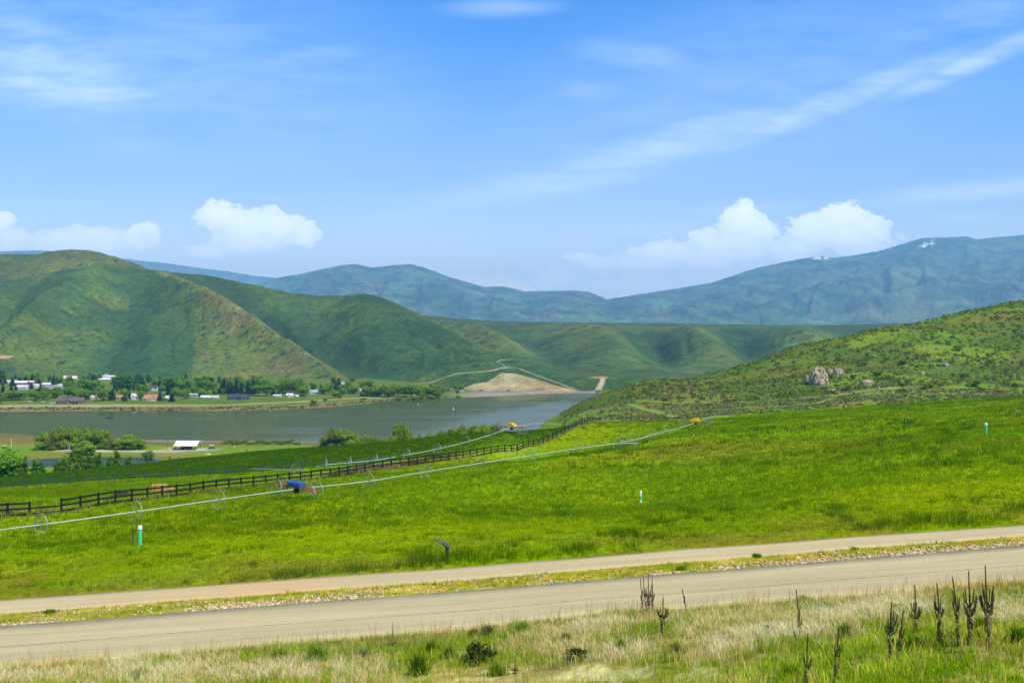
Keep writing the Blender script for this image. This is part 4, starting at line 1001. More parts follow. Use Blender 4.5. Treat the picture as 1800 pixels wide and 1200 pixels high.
def bale(px, py, w_, h_, label, rz, d0=60):
    p, d = at(px, py, d0, 200); s = d / F; root = empty('straw_bale', p, rz); W_, H_ = w_ * s, h_ * s
    b = MB(); n = 5
    for k in range(n):
        x = -W_ / 2 + W_ * (k + 0.5) / n; j = random.uniform(-0.02, 0.02); b.box((x, j, H_ / 2 + j / 2), (W_ / n * 0.985, W_ * 0.5 + j, H_ + j))
    o = b.build('straw', M_STRAW, root); bv = o.modifiers.new('bevel', 'BEVEL'); bv.width = 0.05; bv.segments = 2
    t = MB()
    for x in (-W_ * 0.25, W_ * 0.25):
        t.box((x, 0, H_ + 0.02), (0.03, W_ * 0.52, 0.02)); t.box((x, -W_ * 0.262, H_ / 2), (0.03, 0.02, H_ * 0.98))
    t.build('twine', M_DARKM, root); return tag(root, label, 'straw bale')
bale(280, 868.5, 24, 18, 'large tan straw bale standing behind the black fence', 0.1); bale(303, 865, 17, 8, 'low flat straw bale right of the large bale', 0.15)
def mound(px, py, w_, h_, label, mat, name='soil_mound', seed=0):
    p, d = at(px, py, 60, 260); s = d / F; a, hh = w_ * s / 2, h_ * s; v = []; f = []; nr, na = 7, 22; r = random.Random(seed)
    for i in range(nr):
        q = i / (nr - 1)
        for k in range(na):
            an = 2 * math.pi * k / na; x = a * q * math.cos(an); y = a * 0.45 * q * math.sin(an)
            gzv = float(gz(np.array([p.x + x]), np.array([p.y + y]))[0]) - p.z
            v.append((x, y, gzv - 0.05 + hh * (1 - q * q) * r.uniform(0.55, 1.2)))
    for i in range(nr - 1):
        for k in range(na): f.append((i * na + k, i * na + (k + 1) % na, (i + 1) * na + (k + 1) % na, (i + 1) * na + k))
    b = MB().add(v, f); o = b.build(name, mat, None, False); o.location = p; return tag(o, label, 'soil mound')
mound(215, 872, 46, 9, 'rough heap of dark soil behind the black fence', M_SOIL, seed=2)
mound(655, 824, 130, 7, 'long low bank of turned brown soil between the fences', simple('turned_soil', (0.085, 0.052, 0.027), 0.95, var=0.4, scale=2, bump=0.7), seed=3)
mound(18, 893, 60, 5, 'low reddish soil bank behind the left fence end', simple('reddish_soil', (0.15, 0.085, 0.035), 0.95, var=0.35, scale=2, bump=0.6), seed=5)
# bent dark strip drooping over a short stub beside the path
p, d = at(786, 986, 50, 90); s = d / F
root = empty('bent_strip', p)
def loc(px, py, dy=0.0): return Vector(((px - 786) * s, dy, (986 - py) * s))
b = MB(); spine = [loc(786, 988), loc(786, 966), loc(787, 960), loc(782, 955), loc(775, 951), loc(768, 948), loc(763, 946.5)]; rr = [0.07, 0.09, 0.14, 0.13, 0.10, 0.06, 0.035]
b.tube(spine, rr, 7)
b.build('stub', simple('dark_weathered_plastic', (0.028, 0.036, 0.042), 0.45, var=0.4, scale=4, spec=0.5), root)
b = MB(); mt_ = simple('grey_blistered_plastic', (0.16, 0.18, 0.19), 0.4, var=0.35, scale=5, spec=0.5)
for k in range(5):
    q = spine[2].lerp(spine[5], k / 4); v = Vector((-0.16, -0.05, 0.05)); b.tube([q + Vector((0.10, -0.09, -0.03)), q + Vector((0, -0.12, 0.04)), q + v], [0.02, 0.045, 0.015], 5)
b.build('folds', mt_, root); tag(root, 'bent dark grey strip drooping over the tall grass by the footpath', 'bent strip')

# ------------------------------------------------------------------ mulleins and weeds near the camera
M_MUL = simple('mullein_spike', (0.085, 0.069, 0.017), 0.95, var=0.45, scale=40, bump=0.6)
M_MULS = simple('mullein_stem', (0.15, 0.12, 0.045), 0.95, var=0.4, scale=25)
M_MULL = simple('withered_leaf', (0.18, 0.14, 0.055), 0.95, var=0.4, scale=18)
def spike(pts, r, mat, parent, seed):
    q = random.Random(seed); L = []
    for i in range(len(pts) - 1):
        for t in np.linspace(0, 1, 7)[:-1]: L.append(Vector(pts[i]).lerp(Vector(pts[i + 1]), t))
    L.append(Vector(pts[-1])); n = len(L)
    R_ = [r * (0.8 + 0.45 * q.random()) * (1 - 0.45 * (i / n) ** 3) for i in range(n)]; R_[0] = r * 0.4; R_[-1] = r * 0.3
    b = MB(); b.tube(L, R_, 7); return b.build('flower_spike', mat, parent, True)
def mullein(px, py, topx, topy, n, wpx, label, seed, low=0.42, leaves=1.0):
    p, d = at(px, py, 14, 48); s = d / F; h = (py - topy) * s; lean = (topx - px) * s; root = empty('mullein', p); q = random.Random(seed)
    ax = lambda t: Vector((lean * t, 0.03 * h * math.sin(3 * t + seed), h * t))
    b = MB(); b.tube([ax(t) for t in (-0.04, 0.15, 0.3, low + 0.03)], [0.028, 0.026, 0.024, 0.022], 7); b.build('stem', M_MULS, root, True)
    spike([ax(low), ax(low + (1 - low) * 0.35), ax(low + (1 - low) * 0.7), ax(1.0)], 0.019, M_MUL, root, seed)
    W_ = wpx * s / 2
    for k in range(n):
        sd_ = (-1) ** k; u = (k // 2 + 1) / (n / 2 + 0.5); yy = q.uniform(-0.6, 0.6) * W_; x = sd_ * W_ * (0.25 + 0.75 * u) * q.uniform(0.85, 1.05)
        z0 = low + q.uniform(-0.06, 0.10) - 0.03 * u; z1 = z0 + q.uniform(0.16, 0.30) * (1.1 - 0.25 * u)
        a = ax(z0); e = ax(z1); e.x += x; e.y += yy; m_ = a.lerp(e, 0.4) + Vector((x * 0.30, yy * 0.3, -0.02 * h))
        spike([a, m_, m_.lerp(e, 0.55) + Vector((x * 0.06, 0, 0)), e], 0.0145, M_MUL, root, seed * 31 + k)
    if leaves:
        v = []; f = []
        for k in range(int(46 * leaves)):
            z = ax(q.uniform(0.02, low + 0.04)); an = q.uniform(0, 6.28); l = q.uniform(0.07, 0.16); wd = q.uniform(0.015, 0.035); dr = Vector((math.cos(an), math.sin(an), 0)); sd2 = Vector((-dr.y, dr.x, 0))
            m_ = z + dr * l * 0.45 - Vector((0, 0, l * 0.25)); e = z + dr * l * 0.5 - Vector((0, 0, l)); i0 = len(v)
            v += [z + sd2 * wd * .4, z - sd2 * wd * .4, m_ - sd2 * wd, m_ + sd2 * wd, e - sd2 * wd * .3, e + sd2 * wd * .3]; f += [(i0, i0 + 1, i0 + 2, i0 + 3), (i0 + 3, i0 + 2, i0 + 4, i0 + 5)]
        MB().add(v, f).build('withered_leaves', M_MULL, root)
    return tag(root, label, 'mullein', 'dead mullein stalks on the roadside bank')
for i, a in enumerate([(1407, 1118, 1400, 1035, 3, 10, 'slim dead mullein with one long spike and tiny side shoots', 0.3, 0.5),
    (1417, 1204, 1421, 1112, 5, 18, 'dead mullein cut by the bottom edge with side shoots low down', 0.30, 0.8), (1469, 1201, 1475, 1102, 3, 12, 'leaning dead mullein with a single thick spike by a dark tuft', 0.45, 0.7),
    (1565, 1167, 1567, 1057, 9, 24, 'dead mullein with a wide low fan of seven spikes', 0.50, 0.9), (1580, 1164, 1587, 1071, 4, 12, 'dead mullein leaning right beside the wide fanned one', 0.45, 0.9),
    (1610, 1112, 1607, 1026, 9, 24, 'dead mullein standing farthest back with an open candelabra', 0.32, 0.9), (1653, 1134, 1646, 1022, 7, 20, 'dead mullein on a slender stem with upturned arms and tall tip', 0.48, 0.9),
    (1687, 1134, 1674, 1012, 6, 15, 'dead mullein with crooked stem and narrow spike cluster', 0.46, 0.8), (1704, 1131, 1704, 1003, 13, 27, 'dense dead mullein second tallest beside the tallest one', 0.42, 1.3),
    (1737, 1144, 1734, 993, 15, 28, 'tallest dead mullein with the densest candelabra of spikes', 0.42, 1.4), (1141, 1084, 1139.5, 1002, 7, 14, 'tallest mullein of the clump in front of the road', 0.35, 0.8),
    (1137, 1082, 1130, 1009, 3, 8, 'thin curved mullein inside the clump before the road', 0.35, 0.5), (1131, 1081, 1125.5, 1016, 3, 7, 'outermost left mullein of the clump before the road', 0.35, 0.4),
    (1147.5, 1084, 1146, 1013, 3, 8, 'right hand mullein of the clump before the road', 0.4, 0.6), (1164, 1122, 1165.5, 1046, 12, 24, 'stout lower mullein with a broad candelabra beside the clump', 0.45, 1.3),
    (1151, 1101, 1151.5, 1087, 0, 4, 'tiny single mullein spike between the clump and the stout one', 0.3, 0.3)]):
    px, py, tx, ty, n, wpx, lb, low, lv = a; mullein(px, py, tx, ty, n, wpx, lb, 11 + i * 7, low, lv)
def dry_arc(px0, py0, px1, py1, sag, label):
    p, d = at(px0, py0, 14, 40); s = d / F; e = Vector(((px1 - px0) * s, -0.1, (py0 - py1) * s)); b = MB(); m_ = e * 0.5 + Vector((0, 0, -sag * s)); b.tube([Vector((0, 0, -0.02)), m_ * 0.6 + e * 0.02, m_, e * 0.8 + Vector((0, 0, -sag * s * 0.4)), e], [0.012, 0.018, 0.020, 0.020, 0.008], 6)
    o = b.build('fallen_stalk', M_MUL, None, True); o.location = p; tag(o, label, 'dry stalk')
dry_arc(1753, 1132, 1768, 1111, 5, 'dry curved stalk rising right of the tallest mullein'); dry_arc(1726, 1127, 1714, 1104, 4, 'dry curved stalk between the two densest mulleins'); dry_arc(1700, 1137, 1723, 1136, 1, 'dry stalk lying flat before the densest mulleins'); dry_arc(1688, 1118, 1668, 1107, 2, 'thin dry stalk leaning left against the crooked mullein'); dry_arc(1406, 1134, 1392, 1106, 3, 'dark snapped stalk leaning left near the slim mullein')
def weed(px, py, h_px, label, seed):
    p, d = at(px, py, 14, 60); h = h_px * d / F; q = random.Random(seed); b = MB(); b.tube([Vector((0, 0, 0)), Vector((0.02, 0, h * 0.6)), Vector((0.0, 0, h))], [0.03, 0.02, 0.006], 5)
    for k in range(16):
        an = q.uniform(0, 6.28); l = h * q.uniform(0.15, 0.45); z = h * q.uniform(0.02, 0.35); dr = Vector((math.cos(an), math.sin(an), q.uniform(-0.2, 0.6))); b.tube([Vector((0, 0, z)), Vector((0, 0, z)) + dr * l * 0.6, Vector((0, 0, z)) + dr * l - Vector((0, 0, l * 0.3))], [0.012, 0.016, 0.004], 4)
    o = b.build('dead_weed', M_MULL); o.location = p; tag(o, label, 'dead weed')
weed(905, 1183, 32, 'small dead spiky weed on the bare patch', 3); weed(1281, 1203, 20, 'dead stub of a weed at the bottom edge', 4); weed(690, 1135, 42, 'tall dry branching weed sticking up at the road edge', 5)

# ------------------------------------------------------------------ green tufts and bushes on the near bank
def blades(P, n, h0, h1, w_, lean, cols, seed, segs=2, spread=0.10, var=0.25):
    """grass blades round the points P (m,3); cols (m,3)"""
    r = np.random.default_rng(seed); P = np.repeat(np.asarray(P, float), n, axis=0); C = np.repeat(np.asarray(cols, float), n, axis=0); m = len(P)
    sp = np.broadcast_to(spread, (m,)) if np.ndim(spread) == 0 else np.repeat(spread, n)
    a = r.random(m) * 2 * math.pi; P = P + np.stack([np.cos(a), np.sin(a), np.zeros(m)], -1) * (sp * np.sqrt(r.random(m)))[:, None]
    h0 = h0 if np.ndim(h0) == 0 else np.repeat(h0, n); h1 = h1 if np.ndim(h1) == 0 else np.repeat(h1, n); wv = w_ if np.ndim(w_) == 0 else np.repeat(w_, n)
    h = h0 + (h1 - h0) * r.random(m); ln = lean * r.random(m) * h; a2 = a + r.normal(size=m) * 0.8
    dr = np.stack([np.cos(a2), np.sin(a2), np.zeros(m)], -1); a3 = r.random(m) * math.pi; sd_ = np.stack([np.cos(a3), np.sin(a3), np.zeros(m)], -1) * (wv / 2 * (0.7 + 0.6 * r.random(m)))[:, None]
    up = np.array([0, 0, 1.0]); C = C * (1 + var * r.normal(size=(m, 1))); C = np.clip(C, 0.001, 0.9)
    if segs == 1:
        V = np.stack([P - sd_, P + sd_, P + dr * ln[:, None] + up * h[:, None]], 1).reshape(-1, 3); Fc = np.arange(m * 3).reshape(-1, 3); k = 3
    else:
        mid = P + dr * (ln * 0.35)[:, None] + up * (h * 0.6)[:, None]; tip = P + dr * ln[:, None] + up * (h * np.sqrt(np.maximum(0.1, 1 - 0.35 * lean * r.random(m))))[:, None]
        V = np.stack([P - sd_, P + sd_, mid - sd_ * 0.75, mid + sd_ * 0.75, tip], 1).reshape(-1, 3); i = np.arange(m)[:, None] * 5; k = 5
        Fc = np.concatenate([i + np.array([[0, 1, 3]]), i + np.array([[0, 3, 2]]), i + np.array([[2, 3, 4]])], 1).reshape(-1, 3)
    return V, Fc, np.repeat(C, k, axis=0)
GG = 'green tufts on the roadside bank'
def tuft(px, py, w_px, h_px, kind, label, seed):
    p, d = at(px, py, 14, 48); s = d / F; w_ = w_px * s; h = h_px * s
    r = np.random.default_rng(seed)
    if kind == 'bush':
        bl = [((r.uniform(-.3, .3) * w_, r.uniform(-.3, .3) * w_, h * r.uniform(.3, .65)), (w_ * .26, w_ * .26, h * .32)) for _ in range(9)]
        V, Fc, c = leaf_cloud(bl, 1100, 0.035, (0.035, 0.080, 0.014), (0.090, 0.16, 0.025), seed)
        root = empty('bush', p); link('leaves', np_mesh('leaves', V, Fc, M_LEAF, False, c), None, root); mb = MB()
        for k in range(7): e = bl[k][0]; mb.tube([Vector((0, 0, -0.03)), Vector(e) * 0.5, Vector(e)], [0.014, 0.01, 0.004], 4)
        mb.build('stem', M_BARK, root); return tag(root, label, 'bush', GG)
    col = {'bright': (0.21, 0.36, 0.008), 'dark': (0.12, 0.24, 0.008), 'yucca': (0.12, 0.22, 0.010), 'grey': (0.22, 0.25, 0.07)}[kind]
    n = 95; a = r.random(n) * 6.28; q = np.abs(r.normal(size=n)) * w_ * 0.24 * (0.6 + 0.8 * vnoise(a * 1.3, a * 0 + seed, seed)); P = np.stack([q * np.cos(a), q * np.sin(a), np.zeros(n) - 0.02], -1)
    V, Fc, c = blades(P, 3, h * 0.4, h * 1.15, 0.020 if kind != 'yucca' else 0.028, 0.65, np.tile(col, (n, 1)), seed, 2, 0.04, 0.35)
    o = link('grass_tuft', np_mesh('grass_tuft', V, Fc, M_GRASS, False, c)); o.location = p; return tag(o, label, 'grass tuft', GG)
for i, a in enumerate([(490, 1158, 40, 24, 'bright', 'green tuft beside the pale dry grass left of centre'), (557, 1158, 42, 26, 'dark', 'dark green tuft right of another at the road edge'), (757, 1146, 24, 22, 'dark', 'small upright green tuft close under the road edge'), (788, 1158, 22, 24, 'dark', 'narrow green tuft left of the dark rounded bush'),
    (735, 1186, 34, 40, 'yucca', 'stiff spiky green tuft at the edge of the bare patch'), (845, 1168, 58, 42, 'bush', 'largest dark green rounded bush above the bare patch'), (877, 1187, 38, 26, 'bright', 'bright green low tuft below the dark bush'), (832, 1121, 18, 18, 'dark', 'small dark tuft at the road edge above the dark bush'), (857, 1120, 26, 26, 'grey', 'greyish green seeded tuft at the road edge'), (917, 1112, 52, 26, 'bright', 'broad green tuft spreading along the road edge'),
    (996, 1127, 20, 18, 'dark', 'compact green tuft among pale dry stems'), (1017, 1162, 44, 26, 'bush', 'low dark bush above the yellow ground right of the bare patch'), (1092, 1143, 30, 24, 'bright', 'green tuft below the mullein clump'), (1116, 1087, 24, 18, 'bright', 'green tuft touching the left of the mullein clump'), (1187, 1150, 36, 24, 'dark', 'green tuft just below the stout mullein'),
    (1486, 1122, 26, 30, 'yucca', 'dark spiky tuft right of the leaning single spike mullein'), (1607, 1140, 30, 26, 'dark', 'dark green tuft below the farthest back mullein'), (1725, 1112, 34, 34, 'bright', 'bright tall tuft between the densest mulleins'), (1386, 1192, 30, 32, 'bright', 'green tuft near the bottom left of the cut off mullein'), (1578, 1074, 22, 16, 'bright', 'small bright tuft far back near the road'),
    (1412, 1058, 24, 14, 'bright', 'small green tuft behind the slim mullein'), (1350, 1112, 18, 16, 'grey', 'greyish tuft in the pale grass left of the slim mullein'), (1790, 1130, 30, 36, 'dark', 'dark lush tuft at the right frame edge'), (640, 1160, 40, 24, 'grey', 'grey green tuft in pale stems left of the spiky tuft'), (240, 1192, 40, 18, 'bright', 'green tuft low in the pale grass at far left'), (1425, 1112, 22, 14, 'bright', 'short green tuft at the foot of the slim mullein')]):
    tuft(a[0], a[1], a[2], a[3], a[4], a[5], 900 + i)
for i, a in enumerate([(88, 1076, 26, 6, 'green tuft on the strip between road and path'), (1330, 978, 17, 7, 'green weed at the path edge above the rocks'), (1502, 964, 18, 4, 'flat green tuft at the path edge far right'), (1197, 1000, 20, 7, 'green tuft growing in the rocks before the road')]):
    p, d = at(a[0], a[1], 38, 60); s = d / F; r = np.random.default_rng(700 + i); n = 110; P = np.stack([np.clip(r.normal(size=n), -1.9, 1.9) * a[2] * s * 0.2, r.normal(size=n) * 0.12, np.zeros(n) - 0.02], -1)
    V, Fc, c = blades(P, 3, a[3] * s * 0.5, a[3] * s * 1.1, 0.03, 0.7, np.tile((0.13, 0.25, 0.006), (n, 1)), 700 + i, 2, 0.05); o = link('grass_tuft', np_mesh('grass_tuft', V, Fc, M_GRASS, False, c)); o.location = p; tag(o, a[4], 'grass tuft', 'tufts on the rocky verge')

# ------------------------------------------------------------------ rocks on the right hill
def rockmat(name, col):
    m, nt, nd, lk = newmat(name); tc = N(nt, 'ShaderNodeTexCoord'); P = tc.outputs['Object']
    f = noise(nt, 0.9, 6, 0.65, P); v = N(nt, 'ShaderNodeTexVoronoi', feature='DISTANCE_TO_EDGE'); v.inputs['Scale'].default_value = 0.42; mp = nt.nodes.new('ShaderNodeMapping'); mp.inputs['Scale'].default_value = (1, 1, 0.55); lk.new(P, mp.inputs['Vector']); lk.new(mp.outputs[0], v.inputs['Vector'])
    r = ramp(nt, f, [(0.3, tuple(c * 0.7 for c in col)), (0.7, tuple(c * 1.2 for c in col))]); rv = ramp(nt, v.outputs['Distance'], [(0.0, (0.25, 0.22, 0.2)), (0.07, (1, 1, 1))])
    c = mixc(nt, r.outputs['Color'], rv.outputs['Color'], 1.0, 'MULTIPLY'); b = N(nt, 'ShaderNodeBsdfPrincipled', Roughness=0.95); b.inputs['Specular IOR Level'].default_value = 0.1; lk.new(c, b.inputs['Base Color'])
    bp = N(nt, 'ShaderNodeBump', Strength=0.8, Distance=0.4); lk.new(rv.outputs['Color'], bp.inputs['Height']); lk.new(bp.outputs['Normal'], b.inputs['Normal'])
    o = N(nt, 'ShaderNodeOutputMaterial'); lk.new(b.outputs['BSDF'], o.inputs['Surface']); return m
M_ROCK = rockmat('pale_rock', (0.40, 0.325, 0.205)); M_ROCKG = rockmat('grey_rock', (0.32, 0.285, 0.21))
def rock_mesh(w_, dp, h, seed, blocky=0.5, nu=40, nv=24):
    r = np.random.default_rng(seed); u = np.linspace(0, 2 * math.pi, nu, endpoint=False); v = np.linspace(-0.3 * math.pi / 2, math.pi / 2, nv)
    U_, V_ = np.meshgrid(u, v); cx_ = np.cos(V_) * np.cos(U_); cy_ = np.cos(V_) * np.sin(U_); cz_ = np.sin(V_)
    k = 1 + blocky * 0.9; sg = lambda t: np.sign(t) * np.abs(t) ** (1 / k)
    X = sg(cx_) * w_ / 2; Y = sg(cy_) * dp / 2; Z = sg(cz_) * h
    n = fbm(X / (w_ * 0.3) + seed, Z / (h * 0.3) + Y / dp, seed, 4) - 0.5
    cell = np.floor(vnoise(X / (w_ * 0.22) + seed * 3.1, Z / (h * 0.2) + Y / dp, seed + 3) * 4) / 4 - 0.4
    f = 1 + 0.30 * n + 0.22 * cell; X, Y, Z = X * f, Y * f, Z * (1 + 0.2 * n)
    V = np.stack([X, Y, Z], -1).reshape(-1, 3); i = np.arange(nv - 1)[:, None] * nu; j = np.arange(nu)[None]; j2 = (np.arange(nu) + 1)[None] % nu
    return V, np.stack([i + j, i + j2, i + nu + j2, i + nu + j], -1).reshape(-1, 4)
def rock(px, py, wpx, hpx, label, seed, mat=None, blocky=0.5, name='boulder', dp=None):
    p, d = at(px, py, 300, 900); s = d / F; V, Fc = rock_mesh(wpx * s, (dp or wpx * 0.8) * s, hpx * s, seed, blocky); V[:, 2] -= 0.06 * hpx * s
    o = link(name, np_mesh(name, V, Fc, mat or M_ROCK, False)); o.location = p; tag(o, label, 'rock' if name != 'rock_outcrop' else 'rock outcrop', 'rocks on the scrubby hillside'); return o
def outcrop(px, py, lumps, label):
    p, d = at(px, py, 300, 900); s = d / F; parts = []
    for k, (ox, w_, h_, dy, bl) in enumerate(lumps):
        V, Fc = rock_mesh(w_ * s, w_ * 0.9 * s, h_ * s, 50 + 3 * k, bl); parts.append((V + np.array([ox * s, dy * s, -0.05 * h_ * s]), Fc, np.zeros((len(V), 3))))
    V, Fc, c = join(parts); o = link('rock_outcrop', np_mesh('rock_outcrop', V, Fc, M_ROCK, False)); o.location = p; return tag(o, label, 'rock outcrop', 'rocks on the scrubby hillside')
outcrop(1439, 675, [(-2, 17, 31, 5, 0.5), (6, 16, 29, 3, 0.7), (-9, 11, 24, 1, 0.4), (10, 12, 22, -2, 0.6), (-3, 12, 22, -4, 0.5), (4, 11, 17, -6, 0.4), (-8, 9, 13, -6, 0.4), (11, 9, 11, -7, 0.5), (1, 14, 10, -8, 0.3)], 'big pale cracked rock outcrop, tallest on the right hillside')
rock(1418, 671, 7, 12, 'narrow rock pinnacle at the left foot of the big outcrop', 8, M_ROCKG, 0.5); rock(1459, 656, 12, 8, 'small rounded rock just right of the big outcrop', 9); rock(1474, 657, 21, 11, 'smooth grey dome rock beside the big outcrop', 12, M_ROCKG, 0.2)
rock(1523, 675, 19, 8, 'low pale rock lump among dark bushes near the track', 14); rock(1531, 673, 7, 9, 'small upright rock on the low pale lump', 15); rock(1545, 685, 5, 6, 'little white rock at the edge of the green track', 16); rock(1462, 686, 18, 3, 'flat tan slab below the big outcrop', 17, blocky=0.2)
for i, (px, py, w_, h_, lb) in enumerate([(1527, 620, 7, 4, 'small tan rock high above the grey dome rock'), (1537, 627, 7, 3, 'small orange tan rock right of another high up'), (1623, 608, 8, 3, 'topmost pale rock in the scattered group upslope'), (1648, 614, 9, 3, 'pale rock right of the topmost scattered rock'), (1630, 617, 6, 3, 'little pale rock below the topmost scattered rock'), (1638, 629, 7, 4, 'pale rock under the scattered upslope group'), (1662, 643, 11, 6, 'largest tan rock of the scattered upslope group'), (1620, 657, 10, 4, 'grey flat rock in the middle of the scrub slope'), (1783, 662, 6, 6, 'pale upright rock near the right frame edge'), (1796, 668, 8, 5, 'pale rock cut by the right frame edge'), (1182, 699, 4, 2, 'tiny white rock on the bare patch of the knoll'), (1168, 692, 4, 1.6, 'tiny pale rock upslope on the knoll')]):
    rock(px, py, w_, h_, lb, 30 + i, M_ROCK if i % 3 else M_ROCKG)
# darker bushes one can tell apart on the right hill
BG = 'dark bushes on the scrubby hillside'
for i, (px, py, w_, h_, lb) in enumerate([(1416, 692, 14, 8, 'grey bare bush at the foot of the big outcrop'), (1430, 690, 12, 8, 'dull bush below the pinnacle rock'), (1452, 694, 13, 12, 'dark green bush below the flat tan slab'), (1464, 692, 9, 8, 'dark bush right of the one under the tan slab'), (1461, 667, 18, 11, 'dark bush between the big outcrop and the grey dome rock'), (1501, 666, 16, 10, 'dark bush right of the grey dome rock'), (1489, 686, 16, 12, 'dark bush left of the low pale rock lump'), (1514, 678, 10, 8, 'small dark bush in front of the low pale rock lump'), (1545, 660, 26, 11, 'wide dark thicket above the low pale rock lump'), (1561, 667, 16, 8, 'brownish bush under the wide dark thicket'), (1583, 680, 20, 10, 'green bush beside the track right of the rocks'), (1634, 683, 26, 14, 'large green bush standing beside the track'), (1655, 680, 14, 8, 'dark bush right of the large track side bush'),
    (1716, 678, 28, 14, 'dark double bush above the track end'), (1695, 664, 24, 12, 'dark thicket in the middle of the scrub slope'), (1728, 687, 16, 8, 'dark round bush at the foot of the slope'), (1759, 691, 20, 8, 'wide grey green bush at the foot of the slope'), (1768, 678, 20, 12, 'dark bush high at the foot of the slope'), (1786, 682, 18, 12, 'dark bush left of the frame edge rocks'), (1317, 677, 13, 10, 'round dark bush alone on the sage slope'), (1336, 672, 10, 7, 'smaller dark bush right of the lone round bush'), (1669, 688, 9, 4, 'small reddish bush on the flat below the slope'), (1520, 642, 18, 8, 'green bush halfway up the slope'), (1682, 616, 22, 9, 'green bush high on the slope'), (1740, 640, 22, 10, 'broad dark bush high on the right slope'), (1590, 640, 24, 9, 'dark bush left of the grey flat rock'),
    (1112, 698, 22, 7, 'dark brown bush on the crest of the knoll'), (1140, 694, 18, 6, 'brown bush on the knoll right of the dark one'), (1155, 688, 14, 6, 'bush on the knoll above the tiny white rock'), (1200, 684, 22, 7, 'brownish thicket on top of the knoll'), (1238, 688, 16, 6, 'greyish bush on the right shoulder of the knoll'), (1060, 724, 14, 5, 'low bush on the knoll side above the fence end'), (1040, 717, 10, 5, 'low bush on the knoll side facing the lake')]):
    p, d = at(px, py, 262, 900); s = d / F; plant('shrub', p, h_ * s, w_ * s, lb, BG, 'bush', 'bush')
# the rest of the scrub and the sage: far too many to count
def scatter_scrub(name, n, px0, px1, d0, d1, accept, size, colf, per, leaf, label, seed):
    r = np.random.default_rng(seed); px = r.uniform(px0, px1, n); d = np.sqrt(r.uniform(d0 ** 2, d1 ** 2, n)); k = accept(px, d, r); px, d = px[k], d[k]
    z = gz_pd(px, d); x = (px - 900) / F * d; m = len(px); sz = size(px, d, r); c = colf(px, d, r)
    u = r.normal(size=(m, per, 3)); u /= np.linalg.norm(u, axis=2, keepdims=True); u[:, :, 2] = np.abs(u[:, :, 2]); rad = r.random((m, per, 1)) ** 0.4
    C = np.stack([x, d, z], -1)[:, None] + u * rad * sz[:, None, None] * np.array([1, 1, 0.75]); nn = u + 0.5 * r.normal(size=u.shape); nn /= np.linalg.norm(nn, axis=2, keepdims=True)
    t = np.cross(nn, r.normal(size=u.shape)); t /= np.linalg.norm(t, axis=2, keepdims=True); b2 = np.cross(nn, t); q = (leaf * sz)[:, None, None] * (0.6 + 0.8 * r.random((m, per, 1)))
    V = np.stack([C - t * q - b2 * q * 0.7, C + t * q - b2 * q * 0.6, C + t * q * 0.7 + b2 * q * 0.7, C - t * q * 0.8 + b2 * q * 0.6], 2).reshape(-1, 3)
    col = np.clip(c[:, None] * (1 + 0.22 * r.normal(size=(m, per, 1))), 0.004, 1); col = np.repeat(col.reshape(-1, 3), 4, axis=0)
    o = link(name, np_mesh(name, V, np.arange(len(V)).reshape(-1, 4), M_LEAF, False, col)); return tag(o, label, 'scrub', kind='stuff')
def cd(px): return np.interp(px, [p[0] for p in CREST], [p[1] for p in CREST])
TRACKS = [[(1116, 705.5), (1150, 706.5), (1185, 709), (1220, 709), (1280, 708), (1350, 706), (1417, 700), (1477, 695), (1533, 686), (1575, 682.5), (1620, 680), (1700, 682), (1810, 683)], [(1470, 697.5), (1530, 694), (1600, 693), (1680, 695), (1760, 697)], [(1330, 719), (1380, 715), (1433, 710), (1450, 705), (1472, 698)], [(1106, 711), (1130, 719), (1150, 724), (1175, 731), (1195, 735)], [(1180, 724), (1240, 722), (1300, 718), (1345, 717)]]
TR = []
for L_ in TRACKS:
    q = []
    for (a, b_) in zip(L_, L_[1:]):
        for t in np.linspace(0, 1, 7)[:-1]:
            px = a[0] + (b_[0] - a[0]) * t; py = a[1] + (b_[1] - a[1]) * t; d = hit(px, py, float(cd(px)) + 8, 900, 700)
            if d: q.append((px, d))
    TR.append(q)
tp_ = np.array([p for q in TR for p in q]); tpx, tpd = (tp_[:, 0] - 900) / F * tp_[:, 1], tp_[:, 1]
def near_track(px, d):
    x = (px - 900) / F * d; out = np.full(len(px), 1e9)
    for a in range(0, len(tpx), 40): out = np.minimum(out, np.sqrt((x[:, None] - tpx[None, a:a + 40]) ** 2 + (d[:, None] - tpd[None, a:a + 40]) ** 2).min(1))
    return out
def sage_ok(px, d, r):
    x = (px - 900) / F * d; k = (d > cd(px) + 8) & (px > 985 + 0 * d) & (near_track(px, d) > 2.6); return k & (r.random(len(px)) < 0.35 + 0.9 * sstep(0.35, 0.6, fbm(x / 14, d / 14, 201, 3))) & (gz_pd(px, d) > 1.0)
scatter_scrub('sagebrush', 13000, 985, 1900, 250, 600, sage_ok, lambda px, d, r: 0.35 + 0.45 * r.random(len(px)), lambda px, d, r: np.array((0.25, 0.26, 0.10)) * (0.6 + 0.7 * r.random((len(px), 1))) * np.where(r.random((len(px), 1)) < 0.3, np.array([[0.75, 1.05, 0.45]]), 1.0), 16, 0.42, 'grey green sagebrush covering the flat and the knoll', 301)
def scrub_ok(px, d, r):
    x = (px - 900) / F * d; return (px > 1100) & (d > 440 + 30 * r.normal(size=len(px))) & (near_track(px, d) > 3.5) & (r.random(len(px)) < 0.25 + 0.9 * sstep(0.42, 0.62, fbm(x / 22, d / 22, 203, 4)))
